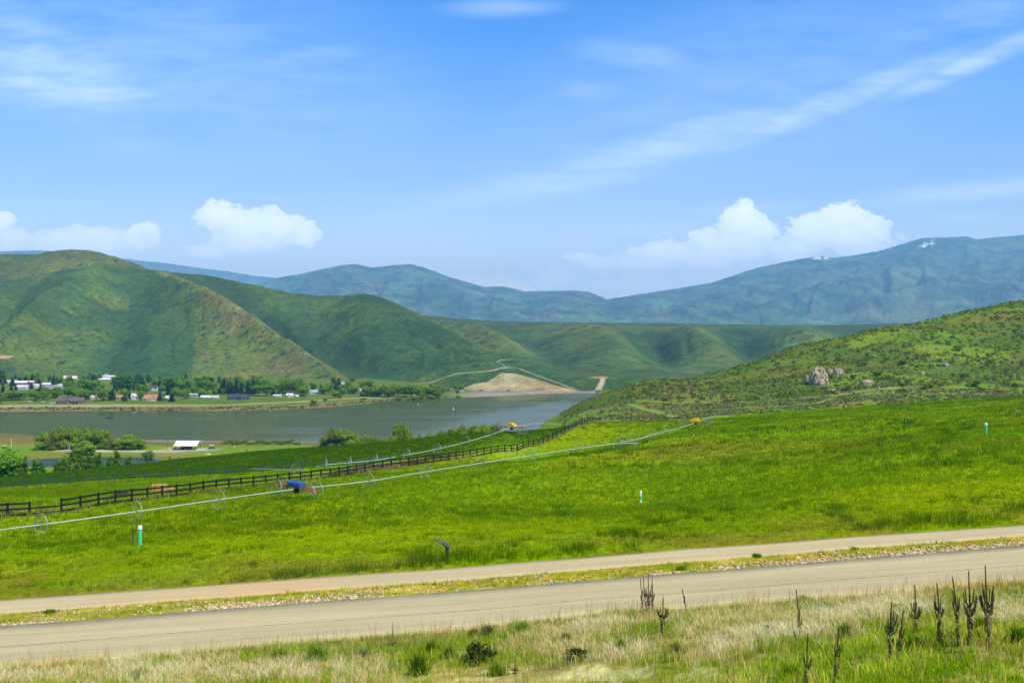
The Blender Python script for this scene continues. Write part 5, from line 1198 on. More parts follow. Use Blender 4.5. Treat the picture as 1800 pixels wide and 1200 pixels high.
scatter_scrub('hillside_scrub', 15000, 1100, 1930, 400, 880, scrub_ok, lambda px, d, r: 0.6 + 1.3 * r.random(len(px)) ** 2.5, lambda px, d, r: np.where(r.random((len(px), 1)) < 0.12, np.array([[0.19, 0.165, 0.06]]), np.where(r.random((len(px), 1)) < 0.6, np.array([[0.19, 0.28, 0.022]]), np.array([[0.112, 0.178, 0.028]]))) * (0.75 + 0.6 * r.random((len(px), 1))), 26, 0.30, 'low green and brown scrub covering the right hillside', 302)
M_TRACK = simple('mown_track_grass', (0.155, 0.255, 0.012), 0.95, var=0.25, scale=0.3); M_TAN = simple('sandy_track', (0.24, 0.17, 0.07), 0.95, var=0.25, scale=0.3)
def ribbon(name, pts, width, lift, mat, label, cat='track'):
    """pts: world points already on the surface"""
    V = []; n = len(pts)
    for i, p in enumerate(pts):
        t = pts[min(i + 1, n - 1)] - pts[max(i - 1, 0)]; s_ = Vector((-t.y, t.x, 0)).normalized()
        for q in (-0.5, -0.17, 0.17, 0.5):
            c = p + s_ * width * q; V.append(c)
    return V, n
def track(i, width, mat, label):
    pts = [pos(px, d) for px, d in TR[i]]; V, n = ribbon('', pts, width, 0, mat, '')
    xs = np.array([v.x for v in V]); ys = np.array([v.y for v in V]); z = gz(xs, ys) + 0.22
    o = link('track', np_mesh('track', np.stack([xs, ys, z], -1), grid_faces(n, 4)[:, ::-1], mat, True)); tag(o, label, 'track', kind='structure')
track(0, 3.0, M_TRACK, 'upper green track crossing the sage flat below the rocks'); track(1, 2.6, M_TRACK, 'green track branch along the far edge of the meadow'); track(2, 3.0, M_TRACK, 'short green track looping up from the meadow'); track(3, 3.0, M_TRACK, 'broad green track dropping from the knoll'); track(4, 1.6, M_TAN, 'narrow sandy track crossing the sage behind the hood')

# dirt road cut across the big hill and beside the dam
M_DIRT = simple('pale_dirt', (0.30, 0.23, 0.13), 0.95, var=0.2, scale=0.05)
def hill_road(key, pxy, width, label, lift=0.6):
    L_ = []
    for (a, b_) in zip(pxy, pxy[1:]):
        for t in np.linspace(0, 1, 10)[:-1]: L_.append(on_hill(key, a[0] + (b_[0] - a[0]) * t, a[1] + (b_[1] - a[1]) * t))
    L_.append(on_hill(key, *pxy[-1])); V = []
    for i, p in enumerate(L_):
        t = L_[min(i + 1, len(L_) - 1)] - L_[max(i - 1, 0)]; s_ = Vector((-t.y, t.x, 0)).normalized(); s_ = s_ if s_.y > 0 else -s_
        for q, z in ((-0.55, -2.0), (-0.5, lift), (0.0, lift + 0.3), (0.5, lift), (0.55, -2.0)): V.append(p + s_ * width * q + Vector((0, 0, z)))
    o = link('dirt_road', np_mesh('dirt_road', np.array(V), grid_faces(len(L_), 5), M_DIRT)); tag(o, label, 'dirt road', kind='structure')
hill_road('left', [(728, 674), (757, 672), (775, 666), (800, 657), (830, 654.5), (860, 652), (880, 647.5), (895, 646), (915, 649), (935, 657), (960, 666), (985, 675), (1005, 683), (1020, 688)], 3.2, 'dirt road curving over the cut slope to the dam')
hill_road('left', [(888, 647), (884, 641), (872, 637), (880, 633), (902, 632)], 1.8, 'short dirt spur zigzagging above the dirt road', 0.5)

# ------------------------------------------------------------------ near lake shore: pavilion, poles, carts, trees
M_ROOFW = simple('white_metal_roof', (0.78, 0.78, 0.76), 0.5, var=0.05, scale=0.4, spec=0.4)
M_WOOD = simple('weathered_wood', (0.16, 0.11, 0.07), 0.85, var=0.3, scale=2); M_CONC = simple('concrete_slab', (0.42, 0.38, 0.31), 0.9, var=0.12, scale=1)
M_CAR = simple('dark_car_paint', (0.015, 0.016, 0.018), 0.3, var=0.1, spec=0.6); M_GLASS = simple('dark_glass', (0.02, 0.025, 0.03), 0.12, var=0.1, spec=0.8); M_TYRE = simple('tyre_rubber', (0.015, 0.015, 0.015), 0.8)
def prism_roof(mb, w_, dp, z0, z1, ov=0.4, th=0.15, x0=0, y0=0, hip=0.0):
    """gable roof, ridge along x; hip pulls the ridge ends in"""
    a, b_ = w_ / 2 + ov, dp / 2 + ov; zz = z0 - (z1 - z0) / (dp / 2) * ov
    for s in (-1, 1):
        v = [(x0 - a, y0 + s * b_, zz), (x0 + a, y0 + s * b_, zz), (x0 + a - hip, y0, z1), (x0 - a + hip, y0, z1)]; v2 = [(x, y, z + th) for x, y, z in v]
        mb.add(v + v2, [(0, 1, 2, 3), (4, 5, 6, 7), (0, 1, 5, 4), (1, 2, 6, 5), (2, 3, 7, 6), (3, 0, 4, 7)])
    if hip:
        for s in (-1, 1): mb.add([(x0 + s * a, y0 - b_, zz + th), (x0 + s * a, y0 + b_, zz + th), (x0 + s * (a - hip), y0, z1 + th)], [(0, 1, 2)])
P0, d0 = at(330.5, 789.6, 420, 600); s0 = d0 / F
root = empty('picnic_pavilion', P0); W_ = 37.5 * s0; b = MB(); prism_roof(b, W_, 9.0, 2.5, 4.55, 0.5, 0.12); b.build('roof', M_ROOFW, root)
for x in np.linspace(-W_ / 2 + 0.3, W_ / 2 - 0.3, 5):
    for y in (-4.0, 4.0):
        b = MB(); b.box((0, 0, 1.25), (0.25, 0.25, 2.5)); b.box((0, 0, 0.15), (0.45, 0.45, 0.3)); b.build('post', M_WOOD, root).location = (x, y, 0)
b = MB()
for y in (-4.0, 4.0): b.box((0, y, 2.58), (W_ + 0.4, 0.22, 0.25))
b.build('beam', M_WOOD, root); b = MB(); b.box((0, 0, -0.3), (W_ + 3, 12, 0.76)); b.build('slab', M_CONC, root)
tag(root, 'open picnic pavilion with a long white metal roof by the lake', 'pavilion')
def car(px, py, L_, label, body, name='parked_car', cat='car', rz=0.2, cart=False, d0=420, d1=600, dz=0.0):
    p, d = at(px, py, d0, d1); root = empty(name, p + Vector((0, 0, dz)), rz); H_ = L_ * 0.36; w_ = L_ * 0.42
    prof = [(-0.5, 0.10), (-0.5, 0.24), (-0.46, 0.30), (-0.26, 0.33), (0.44, 0.33), (0.5, 0.27), (0.5, 0.10)] if not cart else [(-0.5, 0.12), (-0.5, 0.30), (-0.2, 0.32), (-0.1, 0.24), (0.2, 0.24), (0.5, 0.32), (0.5, 0.12)]
    def ext(pr, ww, mat, nm, par):
        n_ = len(pr); v = [(x * L_, y, z * L_) for y in (-ww / 2, ww / 2) for x, z in pr]; bb = MB(); bb.add(v, [tuple(range(n_)), tuple(range(n_, 2 * n_))[::-1]] + [(k + n_, n_ + (k + 1) % n_, (k + 1) % n_, k) for k in range(n_)]); o = bb.build(nm, mat, par); bv = o.modifiers.new('bevel', 'BEVEL'); bv.width = 0.06; bv.segments = 2; return o
    ext(prof, w_, body, 'body', root)
    if cart:
        bb = MB(); bb.box((0, 0, 0.62 * L_), (0.75 * L_, w_ * 1.05, 0.04 * L_)); bb.build('canopy', M_ROOFW, root); bb = MB()
        for x in (-0.33, 0.33):
            for y in (-0.45, 0.45): bb.tube([(x * L_, y * w_, 0.28 * L_), (x * L_, y * w_, 0.62 * L_)], 0.03, 5)
        bb.build('canopy_posts', M_DARKM, root); bb = MB(); bb.box((0.05 * L_, 0, 0.34 * L_), (0.3 * L_, w_ * 0.9, 0.08 * L_)); bb.build('seat', M_DARKM, root)
    else:
        ext([(-0.24, 0.33), (-0.12, 0.43), (0.32, 0.43), (0.43, 0.33)], w_ * 0.88, M_GLASS, 'cabin', root)
    for x in (-0.3, 0.3):
        for y in (-1, 1):
            bb = MB(); yy = y * w_ * 0.46; bb.tube([(0, yy - 0.1, 0), (0, yy + 0.1, 0)], 0.085 * L_, 12); bb.build('wheel', M_TYRE, root).location = (x * L_, 0, 0.085 * L_)
    return tag(root, label, cat)
car(324.5, 789.6, 4.2, 'low dark car parked under the pavilion roof', M_CAR, rz=0.1, dz=0.1); car(332, 789.8, 4.4, 'tall dark car parked under the pavilion beside the low one', M_CAR, rz=1.35, dz=0.1)
car(372, 789, 3.4, 'white topped utility cart right of the pavilion', M_DARKM, 'utility_cart', 'cart', 0.3, True)
car(8, 788, 2.4, 'small dark cart on the lawn at the left edge', M_DARKM, 'utility_cart', 'cart', 0.6, True)
def pole(px, pyb, top, label, mat=None, arm=True, r=0.09, name='light_pole', d0=380, d1=1500, grp=None):
    p, d = at(px, pyb, d0, d1); h = (pyb - top) / F * d; root = empty(name, p); b = MB(); b.tube([(0, 0, -0.3), (0, 0, h * 0.5), (0, 0, h)], [r, r * 0.8, r * 0.6], 8); b.build('pole', mat or M_GALV, root)
    if arm:
        b = MB(); b.tube([(0, 0, h * 0.97), (0.5, 0, h), (1.1, 0, h)], 0.04, 6); b.build('arm', M_GALV, root); b = MB(); b.box((1.35, 0, h), (0.6, 0.25, 0.12)); b.build('lamp', M_GALV, root)
    return tag(root, label, 'pole', grp)
LP = 'light poles along the lake shore'
pole(294.7, 792, 773, 'dark light pole on the lawn left of the pavilion', M_DARKM, grp=LP); pole(337.5, 791, 770.5, 'dark light pole in front of the pavilion roof', M_DARKM, grp=LP); pole(414.5, 788, 766.5, 'dark light pole by the shore shrubs', M_DARKM, grp=LP); pole(526.5, 786.5, 767, 'dark light pole left of the lakeside willows', M_DARKM, grp=LP)
pole(19.7, 786, 771.5, 'white pole on the lawn at the left edge', M_WHITE, False, 0.13, grp=LP)
stake(412.5, 787.5, 783, 'short white post beside the shore shrubs', M_WHITE, r=0.16, d0=420, d1=600); stake(418, 788, 786, 'short grey bollard right of the white post', M_GALV, r=0.25, d0=420, d1=600)
def slab_thing(px, py, w_, dp, h, mat, name, label, cat, d0=380, d1=600, rz=0.0):
    p, d = at(px, py, d0, d1); root = MB(); root.box((0, 0, h / 2), (w_, dp, h), 0, 0.9); root.box((0, 0, h + 0.02), (w_ * 0.7, dp * 0.6, 0.06)); o = root.build(name, mat); o.location = p; o.rotation_euler = (0, 0, rz); return tag(o, label, cat)
slab_thing(366, 797.5, 2.4, 2.2, 0.12, M_WHITE, 'concrete_pad', 'small white concrete pad on the bright lawn', 'concrete pad', rz=-0.5); slab_thing(434, 791.5, 0.8, 0.6, 0.7, simple('red_plastic', (0.35, 0.05, 0.02), 0.5), 'red_bin', 'small red bin on the bright lawn', 'bin'); slab_thing(307, 788.6, 3.2, 1.2, 0.6, M_CONC, 'stone_bench', 'pale stone bench left of the pavilion', 'bench')
# willows and shrubs round the pond and along the near shore
WG = 'willows by the near lake shore'
for px, py, top, w_, lb in [(76, 791, 757, 26, 'pale willow at the left end of the lakeside grove'), (103, 790, 749, 40, 'tall rounded willow left in the lakeside grove'), (128, 789, 750, 32, 'willow filling the middle back of the grove'), (151, 790, 749, 38, 'tallest willow with grey branches in the grove'), (176, 790, 755, 32, 'willow right of the tallest one in the grove'), (90, 792, 775, 24, 'low willow bush in front of the grove on the left'), (110, 791, 770, 22, 'small pale willow in front of the tall rounded one'), (198, 791, 768, 18, 'thin brownish willow beside the bare trunk'), (213, 791, 771, 24, 'low willow left of the round separate willow'), (226, 790, 762, 40, 'broad round willow at the right end of the grove'), (240, 791, 768, 26, 'darker willow closing the right end of the grove'), (148, 798, 771, 40, 'spreading willow with visible trunk in front of the grove')]:
    d = 58 * F / (py - 600) * (1.0 if py < 795 else 1.0); p = pos(px, d); plant('willow', p, (py - top) / F * d, 1.3 * w_ / F * d, lb, WG)
p, d = at(257, 812, 300, 560); plant('shrub', p, 25 / F * d, 42 / F * d, 'large round green bush right of the pond', None, 'bush', 'bush')
def bare_tree(px, py, top, label, mat, seed, spread=0.12):
    p, d = at(px, py, 400, 600); h = (py - top) / F * d; root = empty('bare_tree', p); q = random.Random(seed); b = MB(); b.tube([(0, 0, -0.3), (0.1, 0, h * 0.5), (0, 0, h)], [0.25, 0.16, 0.04], 6); b.build('trunk', mat, root); b = MB()
    for k in range(22):
        z = h * q.uniform(0.25, 0.95); a = q.uniform(0, 6.28); l = h * spread * q.uniform(0.6, 1.5); b.tube([(0, 0, z), (math.cos(a) * l * 0.6, math.sin(a) * l * 0.6, z + l * 0.5), (math.cos(a) * l, math.sin(a) * l, z + l * 1.2)], [0.07, 0.05, 0.02], 4)
    b.build('branches', mat, root); return tag(root, label, 'tree')
bare_tree(193, 791, 765, 'tall bare dark trunk among the willows', M_BARK, 3, 0.08); bare_tree(122, 793, 779, 'small bare silver tree in front of the grove', simple('silver_bark', (0.42, 0.38, 0.33), 0.9), 5, 0.35)
SGP = 'young trees in front of the pond'
for px, top, py, w_, kd, lb in [(18, 790, 841, 44, 'broad', 'large dark leafy tree at the left edge before the pond'), (4, 806, 842, 24, 'broad', 'dark leafy tree cut by the left frame edge'), (27, 817, 842, 24, 'broad', 'low leafy tree in front of the large dark one'), (42, 803, 838, 15, 'sapling', 'slim young tree right of the large dark one'), (64, 808, 836, 19, 'sapling', 'pale young tree left of the pond view'), (75, 812, 834, 10, 'sapling', 'narrow dark young tree right of the pale one'), (100, 813, 832, 13, 'sapling', 'thin airy young tree before the pond middle'), (116, 802, 829, 22, 'broad', 'bushy young tree starting the dense row'), (130, 794, 826, 18, 'sapling', 'tallest pointed young tree in the dense row'), (141, 799, 825, 16, 'sapling', 'second pointed young tree in the dense row'), (155, 800, 824, 16, 'sapling', 'dark young tree right in the dense row'), (162, 808, 823, 9, 'sapling', 'little tree at the end of the dense row'), (173, 797, 821, 13, 'sapling', 'separate young tree right of the dense row'), (193, 803, 819, 11, 'sapling', 'short paired young tree left of the dark column'), (205, 791, 817, 13, 'sapling', 'dark column shaped young tree'), (227, 803, 815, 14, 'sapling', 'pale low young tree right of the dark column'), (298, 802, 808, 5, 'sapling', 'tiny lone sapling on the far lawn edge'), (315, 804, 808, 8, 'sapling', 'tiny twin sapling on the far lawn edge')]:
    d = 300 + 0.15 * px; p = pos(px, d); dz = 0; ht = CZ - (top - 600) / F * d - p.z; plant(kd, p, max(1.2, ht) * 1.08, 1.2 * w_ / F * d, lb, SGP)
for px, top, py, w_, kd, lb in [(585, 751, 785, 34, 'willow', 'left half of the big twin willow by the lake'), (606, 754, 786, 38, 'willow', 'right half of the big twin willow by the lake'), (573, 768, 786, 20, 'willow', 'low willow skirt left of the big twin willow'), (626, 770, 784, 20, 'willow', 'low willow right of the big twin willow'), (645, 763, 780, 26, 'willow', 'rounded willow between the twin and the tall one'), (660, 767, 779, 22, 'willow', 'small willow right of the rounded one'), (676, 769, 778, 18, 'willow', 'pale low willow left of the tall thin crowned one'), (706, 743, 775, 34, 'willow', 'tall thin crowned willow above the crop edge'), (692, 758, 776, 24, 'willow', 'leaning willow at the left of the tall one'), (722, 756, 774, 24, 'willow', 'willow bush at the right of the tall one'), (738, 762, 773, 20, 'willow', 'low willow starting the shrub row'), (755, 759, 772, 22, 'willow', 'low willow second in the shrub row'), (776, 754, 771, 28, 'willow', 'darker willow third in the shrub row'), (796, 753, 769, 26, 'willow', 'pale willow in the middle of the shrub row'), (813, 745, 767, 30, 'willow', 'higher willow in the right of the shrub row'), (834, 748, 765, 26, 'willow', 'pale willow beside the higher one'), (852, 744, 763, 34, 'willow', 'highest dome at the right of the shrub row'), (872, 747, 762, 24, 'willow', 'last willow of the row under the hoops')]:
    d = np.interp(px, [570, 620, 700, 780, 880], [560, 555, 400, 360, 320]); p = pos(px, d); ht = CZ - (top - 2 - 600) / F * d - p.z; plant(kd, p, max(2.0, ht), w_ * 1.3 / F * d, lb, WG)
for i, px in enumerate(np.linspace(395, 520, 15)):
    d = 575 + 8 * math.sin(i * 2.1); p = pos(px, d); plant('shrub', p, random.uniform(1.6, 2.6), random.uniform(6, 9), 'low grey green shrub along the near lake shore', 'shore shrubs beyond the bright lawn')
# boat, buoys
root = empty('fishing_boat', air(193, 734.3, CZ * F / 134.3), 0.15); b = MB(); Lb = 5.0
sec = [(-0.5, 0.32, 0.55), (-0.3, 0.40, 0.5), (0.1, 0.40, 0.5), (0.35, 0.26, 0.6), (0.5, 0.03, 0.75)]; v = []
for x, w_, z in sec: v += [(x * Lb, -w_ * 2, z), (x * Lb, -w_ * 1.2, -0.15), (x * Lb, w_ * 1.2, -0.15), (x * Lb, w_ * 2, z)]
b.add(v, [(i * 4 + k, i * 4 + k + 1, i * 4 + k + 5, i * 4 + k + 4) for i in range(4) for k in range(3)] + [(0, 1, 2, 3)]); b.build('hull', M_CAR, root)
b = MB(); b.box((-0.3, 0, 0.35), (0.35, 1.3, 0.1)); b.box((1.0, 0, 0.4), (0.35, 1.1, 0.1)); b.build('bench', M_WOOD, root); b = MB(); b.box((-2.6, 0, 0.6), (0.35, 0.3, 0.7)); b.tube([(-2.7, 0, 0.2), (-2.7, 0, -0.4)], 0.06, 6); b.build('motor', M_DARKM, root); tag(root, 'small dark boat floating on the lake', 'boat')
for px, py, lb in ((735, 711, 'small white buoy near the far shore shrubs'), (797, 719, 'larger white buoy out on the open lake'), (475, 722.5, 'tiny white buoy close to the far shore meadow')):
    d = CZ * F / (py - 600); root = empty('buoy', air(px, py, d)); k = 0.8 if px < 780 else 1.15
    if px < 500: k = 0.7
    b = MB(); b.lathe((0, 0, 0), [(0.3 * k, -0.2), (0.55 * k, 0.0), (0.5 * k, 0.4 * k), (0.15 * k, 0.6 * k), (0.1 * k, 1.6 * k)], 12); b.build('float', M_WHITE, root); b = MB(); b.lathe((0, 0, 0), [(0.16 * k, 1.6 * k), (0.16 * k, 1.9 * k)], 8); b.build('top', M_GALV, root); tag(root, lb, 'buoy')

# ------------------------------------------------------------------ the village across the lake
PAL = {}
def paint(key, col, rough=0.7):
    if key not in PAL: PAL[key] = simple(key, col, rough, var=0.12, scale=0.6)
    return PAL[key]
WALLS = {'white': (0.52, 0.51, 0.47), 'red': (0.28, 0.05, 0.04), 'brown': (0.16, 0.11, 0.075), 'tan': (0.42, 0.32, 0.21), 'grey': (0.30, 0.30, 0.29), 'dark': (0.035, 0.045, 0.06), 'maroon': (0.12, 0.03, 0.03), 'cream': (0.55, 0.47, 0.34)}
ROOFS = {'white': (0.62, 0.62, 0.60), 'grey': (0.26, 0.25, 0.25), 'dark': (0.055, 0.058, 0.065), 'orange': (0.44, 0.19, 0.085), 'teal': (0.13, 0.30, 0.28), 'pale': (0.50, 0.48, 0.44), 'brown': (0.13, 0.10, 0.085), 'blue': (0.33, 0.39, 0.44), 'slate': (0.045, 0.055, 0.075)}
BLD = []
def building(name, label, px0, px1, pyt, pyb, wall, roof, zb=None, rz=0.0, cat='house', rr=0.5, wins=3, door=True, wing=None, cupola=False, hip=0.0, dpf=0.6, porch=False, band=False):
    pxc = (px0 + px1) / 2; d = hit(pxc, pyb, 860, 1560) or 1500.0
    p = pos(pxc, d); s = d / F; w_ = (px1 - px0) * s; H_ = (pyb - pyt) * s; dp = max(5.0, min(14, w_ * dpf)); BLD.append((px0, px1, pyt, pyb, d))
    hr = H_ * rr; hw = H_ - hr; root = empty(name, p, rz); M1, M2 = paint('wall_' + wall, WALLS[wall]), paint('roof_' + roof, ROOFS[roof], 0.5)
    b = MB(); a, c = w_ / 2 - 0.4, dp / 2 - 0.4; v = [(-a, -c, -1), (a, -c, -1), (a, c, -1), (-a, c, -1), (-a, -c, hw), (a, -c, hw), (a, c, hw), (-a, c, hw), (-a, 0, hw + hr * 0.93), (a, 0, hw + hr * 0.93)]
    b.add(v, [(0, 1, 5, 4), (1, 2, 6, 9, 5), (2, 3, 7, 6), (3, 0, 4, 8, 7)])
    b.build('wall', M1, root); b = MB(); prism_roof(b, w_ - 0.8, dp - 0.8, hw, H_ - 0.15, 0.4, 0.15, hip=hip); ro = b.build('roof', M2, root)
    if wing:      # cross gable towards the lake: (offset, width) as shares of the front
        ox, ww = wing[0] * w_, wing[1] * w_; g_ = MB(); y1 = -c - 2.5; hz_ = hw + min(hr * 0.9, ww * 0.45)
        g_.add([(ox - ww / 2, y1, -1), (ox + ww / 2, y1, -1), (ox + ww / 2, -c + 0.02, -1), (ox - ww / 2, -c + 0.02, -1), (ox - ww / 2, y1, hw), (ox + ww / 2, y1, hw), (ox + ww / 2, -c + 0.02, hw), (ox - ww / 2, -c + 0.02, hw), (ox, y1, hz_)], [(0, 1, 5, 8, 4), (1, 2, 6, 5), (3, 0, 4, 7)]); g_.build('gable', M1, root)
        q = MB()
        for s_ in (-1, 1):
            v = [(ox + s_ * (ww / 2 + 0.3), y1 - 0.3, hw - 0.2), (ox, y1 - 0.3, hz_ + 0.05), (ox, 0, hz_ + 0.05), (ox + s_ * (ww / 2 + 0.3), 0, hw - 0.2)]; q.add(v + [(x, y, z + 0.14) for x, y, z in v], [(0, 1, 2, 3), (4, 5, 6, 7), (0, 1, 5, 4), (3, 0, 4, 7), (1, 2, 6, 5), (2, 3, 7, 6)])
        q.build('gable_roof', M2, root)
    if cupola:
        q = MB(); q.box((0, 0, H_ + 0.4), (w_ * 0.2, 2.2, 1.0)); prism_roof(q, w_ * 0.2, 2.2, H_ + 0.9, H_ + 1.5, 0.25, 0.1); q.build('cupola', M2, ro)
    if band:
        q = MB(); q.box((0, -dp * 0.25, hw + hr * 0.55), (w_ * 0.97, 0.25, hr * 0.16)); q.build('clerestory', paint('roof_dark', ROOFS['dark']), root)
    n = wins
    for k in range(n):
        x = -a + (k + 0.5 + (0.15 if door else 0)) * 2 * a / (n + 0.3); q = MB(); q.box((x, -c - 0.05, hw * 0.55), (1.3, 0.1, min(1.2, hw * 0.5))); f = q.build('window', paint('frame_white', (0.7, 0.7, 0.68)), root); q = MB(); q.box((x, -c - 0.11, hw * 0.55), (1.05, 0.05, min(0.95, hw * 0.4))); q.build('pane', M_GLASS, f)
    if door:
        q = MB(); q.box((-a + 0.12 * w_, -c - 0.05, 1.0), (1.0, 0.1, 2.0)); q.build('door', paint('door_brown', (0.12, 0.07, 0.05)), root)
    if porch:
        q = MB(); q.box((w_ * 0.2, -c - 1.4, hw * 0.92), (w_ * 0.4, 2.8, 0.14)); q.build('porch_roof', M2, root)
        for x in np.linspace(0.02, 0.38, 4): q = MB(); q.box((w_ * x, -c - 2.6, hw * 0.45), (0.18, 0.18, hw * 0.9)); q.build('porch_post', paint('wall_cream', WALLS['cream']), root)
    return tag(root, label, cat)
building('barn', 'long white barn with a ridge cupola at the foot of the hill', 171, 203, 659.5, 668, 'white', 'white', cat='barn', rr=0.78, wins=2, cupola=True, band=True, dpf=0.55)
building('barn', 'white shed half hidden by trees left of the cupola barn', 108, 122, 660.5, 666, 'white', 'white', cat='barn', rr=0.7, wins=1); building('barn', 'small white gabled shed right of the half hidden one', 127, 136, 660.5, 666, 'white', 'white', cat='barn', rr=0.7, wins=1)
building('barn', 'red barn with a long white roof in the village', 27, 61, 668.8, 677, 'red', 'white', cat='barn', rr=0.42, wins=3, wing=(0.38, 0.22)); building('shed', 'pale grey shed left of the red barn', 11, 20.5, 668, 674, 'white', 'pale', cat='shed', wins=1); building('shed', 'teal roofed shed behind the left end of the red barn', 22.5, 32.5, 666.5, 671, 'white', 'teal', cat='shed', wins=1)
building('house', 'white house below the right end of the red barn', 55, 70, 674.5, 682, 'white', 'pale', wing=(0.1, 0.4)); building('house', 'long white roofed house right of the red barn', 75, 92, 672.5, 677.5, 'white', 'white', wins=4); building('house', 'grey roofed house with two gables right of the village centre', 80, 101, 676.5, 683, 'cream', 'grey', wing=(0.2, 0.3)); building('house', 'white gabled house beside the grey two gabled one', 102, 115, 674.5, 683, 'white', 'pale', wing=(-0.1, 0.45))
building('house', 'white house under the red barn hidden by conifers', 30, 50, 676, 684, 'white', 'pale', wins=3); building('house', 'tan roofed house low at the left frame edge', -4, 9, 690, 696.5, 'tan', 'pale'); building('house', 'pale little house right of the tan roofed one', 11, 18, 688.5, 694, 'white', 'pale', wins=1)
building('house', 'pale house between conifers at the left', 36, 46, 690, 698, 'cream', 'pale', wins=2); building('ranch_house', 'wide brown ranch house with dark gabled roof by the shore', 101, 149, 698.5, 709.5, 'brown', 'brown', wing=(-0.02, 0.18), wins=5, porch=True, rr=0.48, dpf=0.35)
building('house', 'pinkish house at the edge of the lawn', 160, 174, 694.5, 702.5, 'tan', 'pale', wing=(-0.2, 0.35)); building('house', 'small pink walled house left of the pine pair', 207, 217, 693.5, 702, 'cream', 'orange', wins=2); building('house', 'white house with dark roof lines among the poplars', 262, 277, 676, 686.5, 'white', 'dark', wing=(0.15, 0.4), rr=0.6); building('house', 'white walled house left of the orange roofs', 231, 245, 691, 702, 'white', 'pale', wing=(-0.1, 0.4))
building('house', 'orange tiled house with hipped roofs near the lawn', 253.5, 279, 693.5, 704, 'cream', 'orange', wing=(0.25, 0.4), wins=3, porch=True, rr=0.62, hip=1.5); building('shed', 'maroon shed behind the big round pine', 285, 292, 689.5, 695, 'maroon', 'brown', cat='shed', wins=1); building('shed', 'little white shed left of the dark round pine', 291, 297.5, 695.5, 702, 'white', 'white', cat='shed', wins=1)
building('workshop', 'flat grey workshop beyond the young orchard', 332, 348, 691.5, 698, 'grey', 'pale', cat='workshop', rr=0.25, wins=2); building('house', 'long low white house before the conifers', 353, 370, 694.5, 700, 'white', 'white', rr=0.55, wins=4); building('house', 'white house with pale roof right of the long low one', 371, 385, 694.8, 700.5, 'white', 'pale', rr=0.55, wins=3)
building('lodge', 'long dark slate lodge with white chimney before the conifers', 400, 424, 692.5, 702, 'dark', 'slate', cat='lodge', rr=0.55, wins=5, dpf=0.35, wing=(0.42, 0.14)); building('lodge', 'shorter dark slate wing right of the long lodge', 427, 438.5, 693, 702, 'dark', 'slate', cat='lodge', rr=0.5, wins=3, dpf=0.6)
building('mobile_home', 'low white mobile home in front of the round trees', 480.5, 495, 693, 697.5, 'white', 'white', rr=0.4, wins=3); building('house', 'white house with a peaked white roof before round trees', 503.5, 516, 691, 697.5, 'white', 'white', wing=(0.0, 0.4)); building('shed', 'small white shed right of the peaked white house', 518, 525.5, 694, 697.8, 'white', 'white', cat='shed', wins=1)
building('house', 'blue grey roofed white house right of the round tree', 545, 560, 685, 692, 'white', 'blue', rr=0.5, wing=(-0.25, 0.3)); building('house', 'white house high among dark trees under the hill', 600, 606.5, 671.5, 678, 'white', 'pale', wins=1); building('house', 'pale house peeping out right of the white one', 629, 637, 683, 687, 'cream', 'pale', wins=1)
building('shed', 'low dark flat shed beside the dam road', 780, 791, 683.5, 687.5, 'dark', 'dark', cat='shed', rr=0.2, wins=1); building('house', 'pale trailer in the trees behind the dark lodge', 420, 425, 688.5, 692.5, 'white', 'white', wins=1)
# white rail fence bits, field shelters, dam road
for px0, px1, py, lb in ((49, 57, 706.8, 'short white rail by the left shore lawn'), (73, 80, 706.8, 'second white rail on the left shore lawn'), (87, 101, 708.8, 'white rail left of the brown ranch house')):
    d = hit(px0, py, 860, 1500); q = [pos(px0, d), pos(px1, d)]; r_ = empty('white_rail', q[0])
    for t in np.linspace(0, 1, 4): b = MB(); b.box((0, 0, 0.5), (0.15, 0.15, 1.2)); b.build('post', M_WHITE, r_).location = (q[1] - q[0]) * t
    for z in (0.5, 0.95): b = MB(); board(b, [Vector((0, 0, 0)), q[1] - q[0]], z, 0.2, 0.05); b.build('rail', M_WHITE, r_)
    tag(r_, lb, 'rail fence')
for px, lb in ((382, 'dark hay feeder on the far meadow, nearer the houses'), (395.5, 'dark hay feeder on the far meadow, nearer the lodge')):
    p, d = at(px, 708.5, 860, 1400); b = MB(); b.box((0, 0, 0.5), (3.6, 1.4, 0.3)); b.box((0, 0, 1.25), (3.2, 1.0, 0.5), 0, 0.6); r_ = empty('hay_feeder', p); b.build('trough', M_WOOD, r_); b = MB()
    for x in (-1.6, 1.6):
        for y in (-0.6, 0.6): b.box((x, y, 0.5), (0.15, 0.15, 1.2))
    b.build('legs', M_WOOD, r_); tag(r_, lb, 'hay feeder')
pole(604.3, 692.5, 679, 'thin grey mast among the trees right of the village', M_GALV, False, 0.14, 'mast'); pole(205.3, 704, 693, 'pale flagpole left of the pink walled house', M_WHITE, False, 0.14, 'flagpole')
drp = [pos(px, d) for px, d in ((775, 1178), (800, 1182), (840, 1184), (880, 1180), (920, 1178), (960, 1177), (1000, 1176), (1045, 1176))]
drp = [Vector((p.x, p.y, 0.6)) for p in drp]
b = MB(); v = []
for p in drp:
    for y, z in ((-9, -2.5), (-3.5, 4.4), (3.5, 4.4), (6, 1.0)): v.append((p.x, p.y + y - 10, p.z + z - 4.0 + 0.2))
b.add(v, [(i * 4 + k, i * 4 + k + 1, i * 4 + k + 5, i * 4 + k + 4) for i in range(len(drp) - 1) for k in range(3)])
tag(b.build('dam_embankment', simple('rubble_bank', (0.24, 0.22, 0.19), 0.95, var=0.5, scale=0.35, bump=0.5)), 'low rubble dam bank carrying the road along the far end of the lake', 'dam')
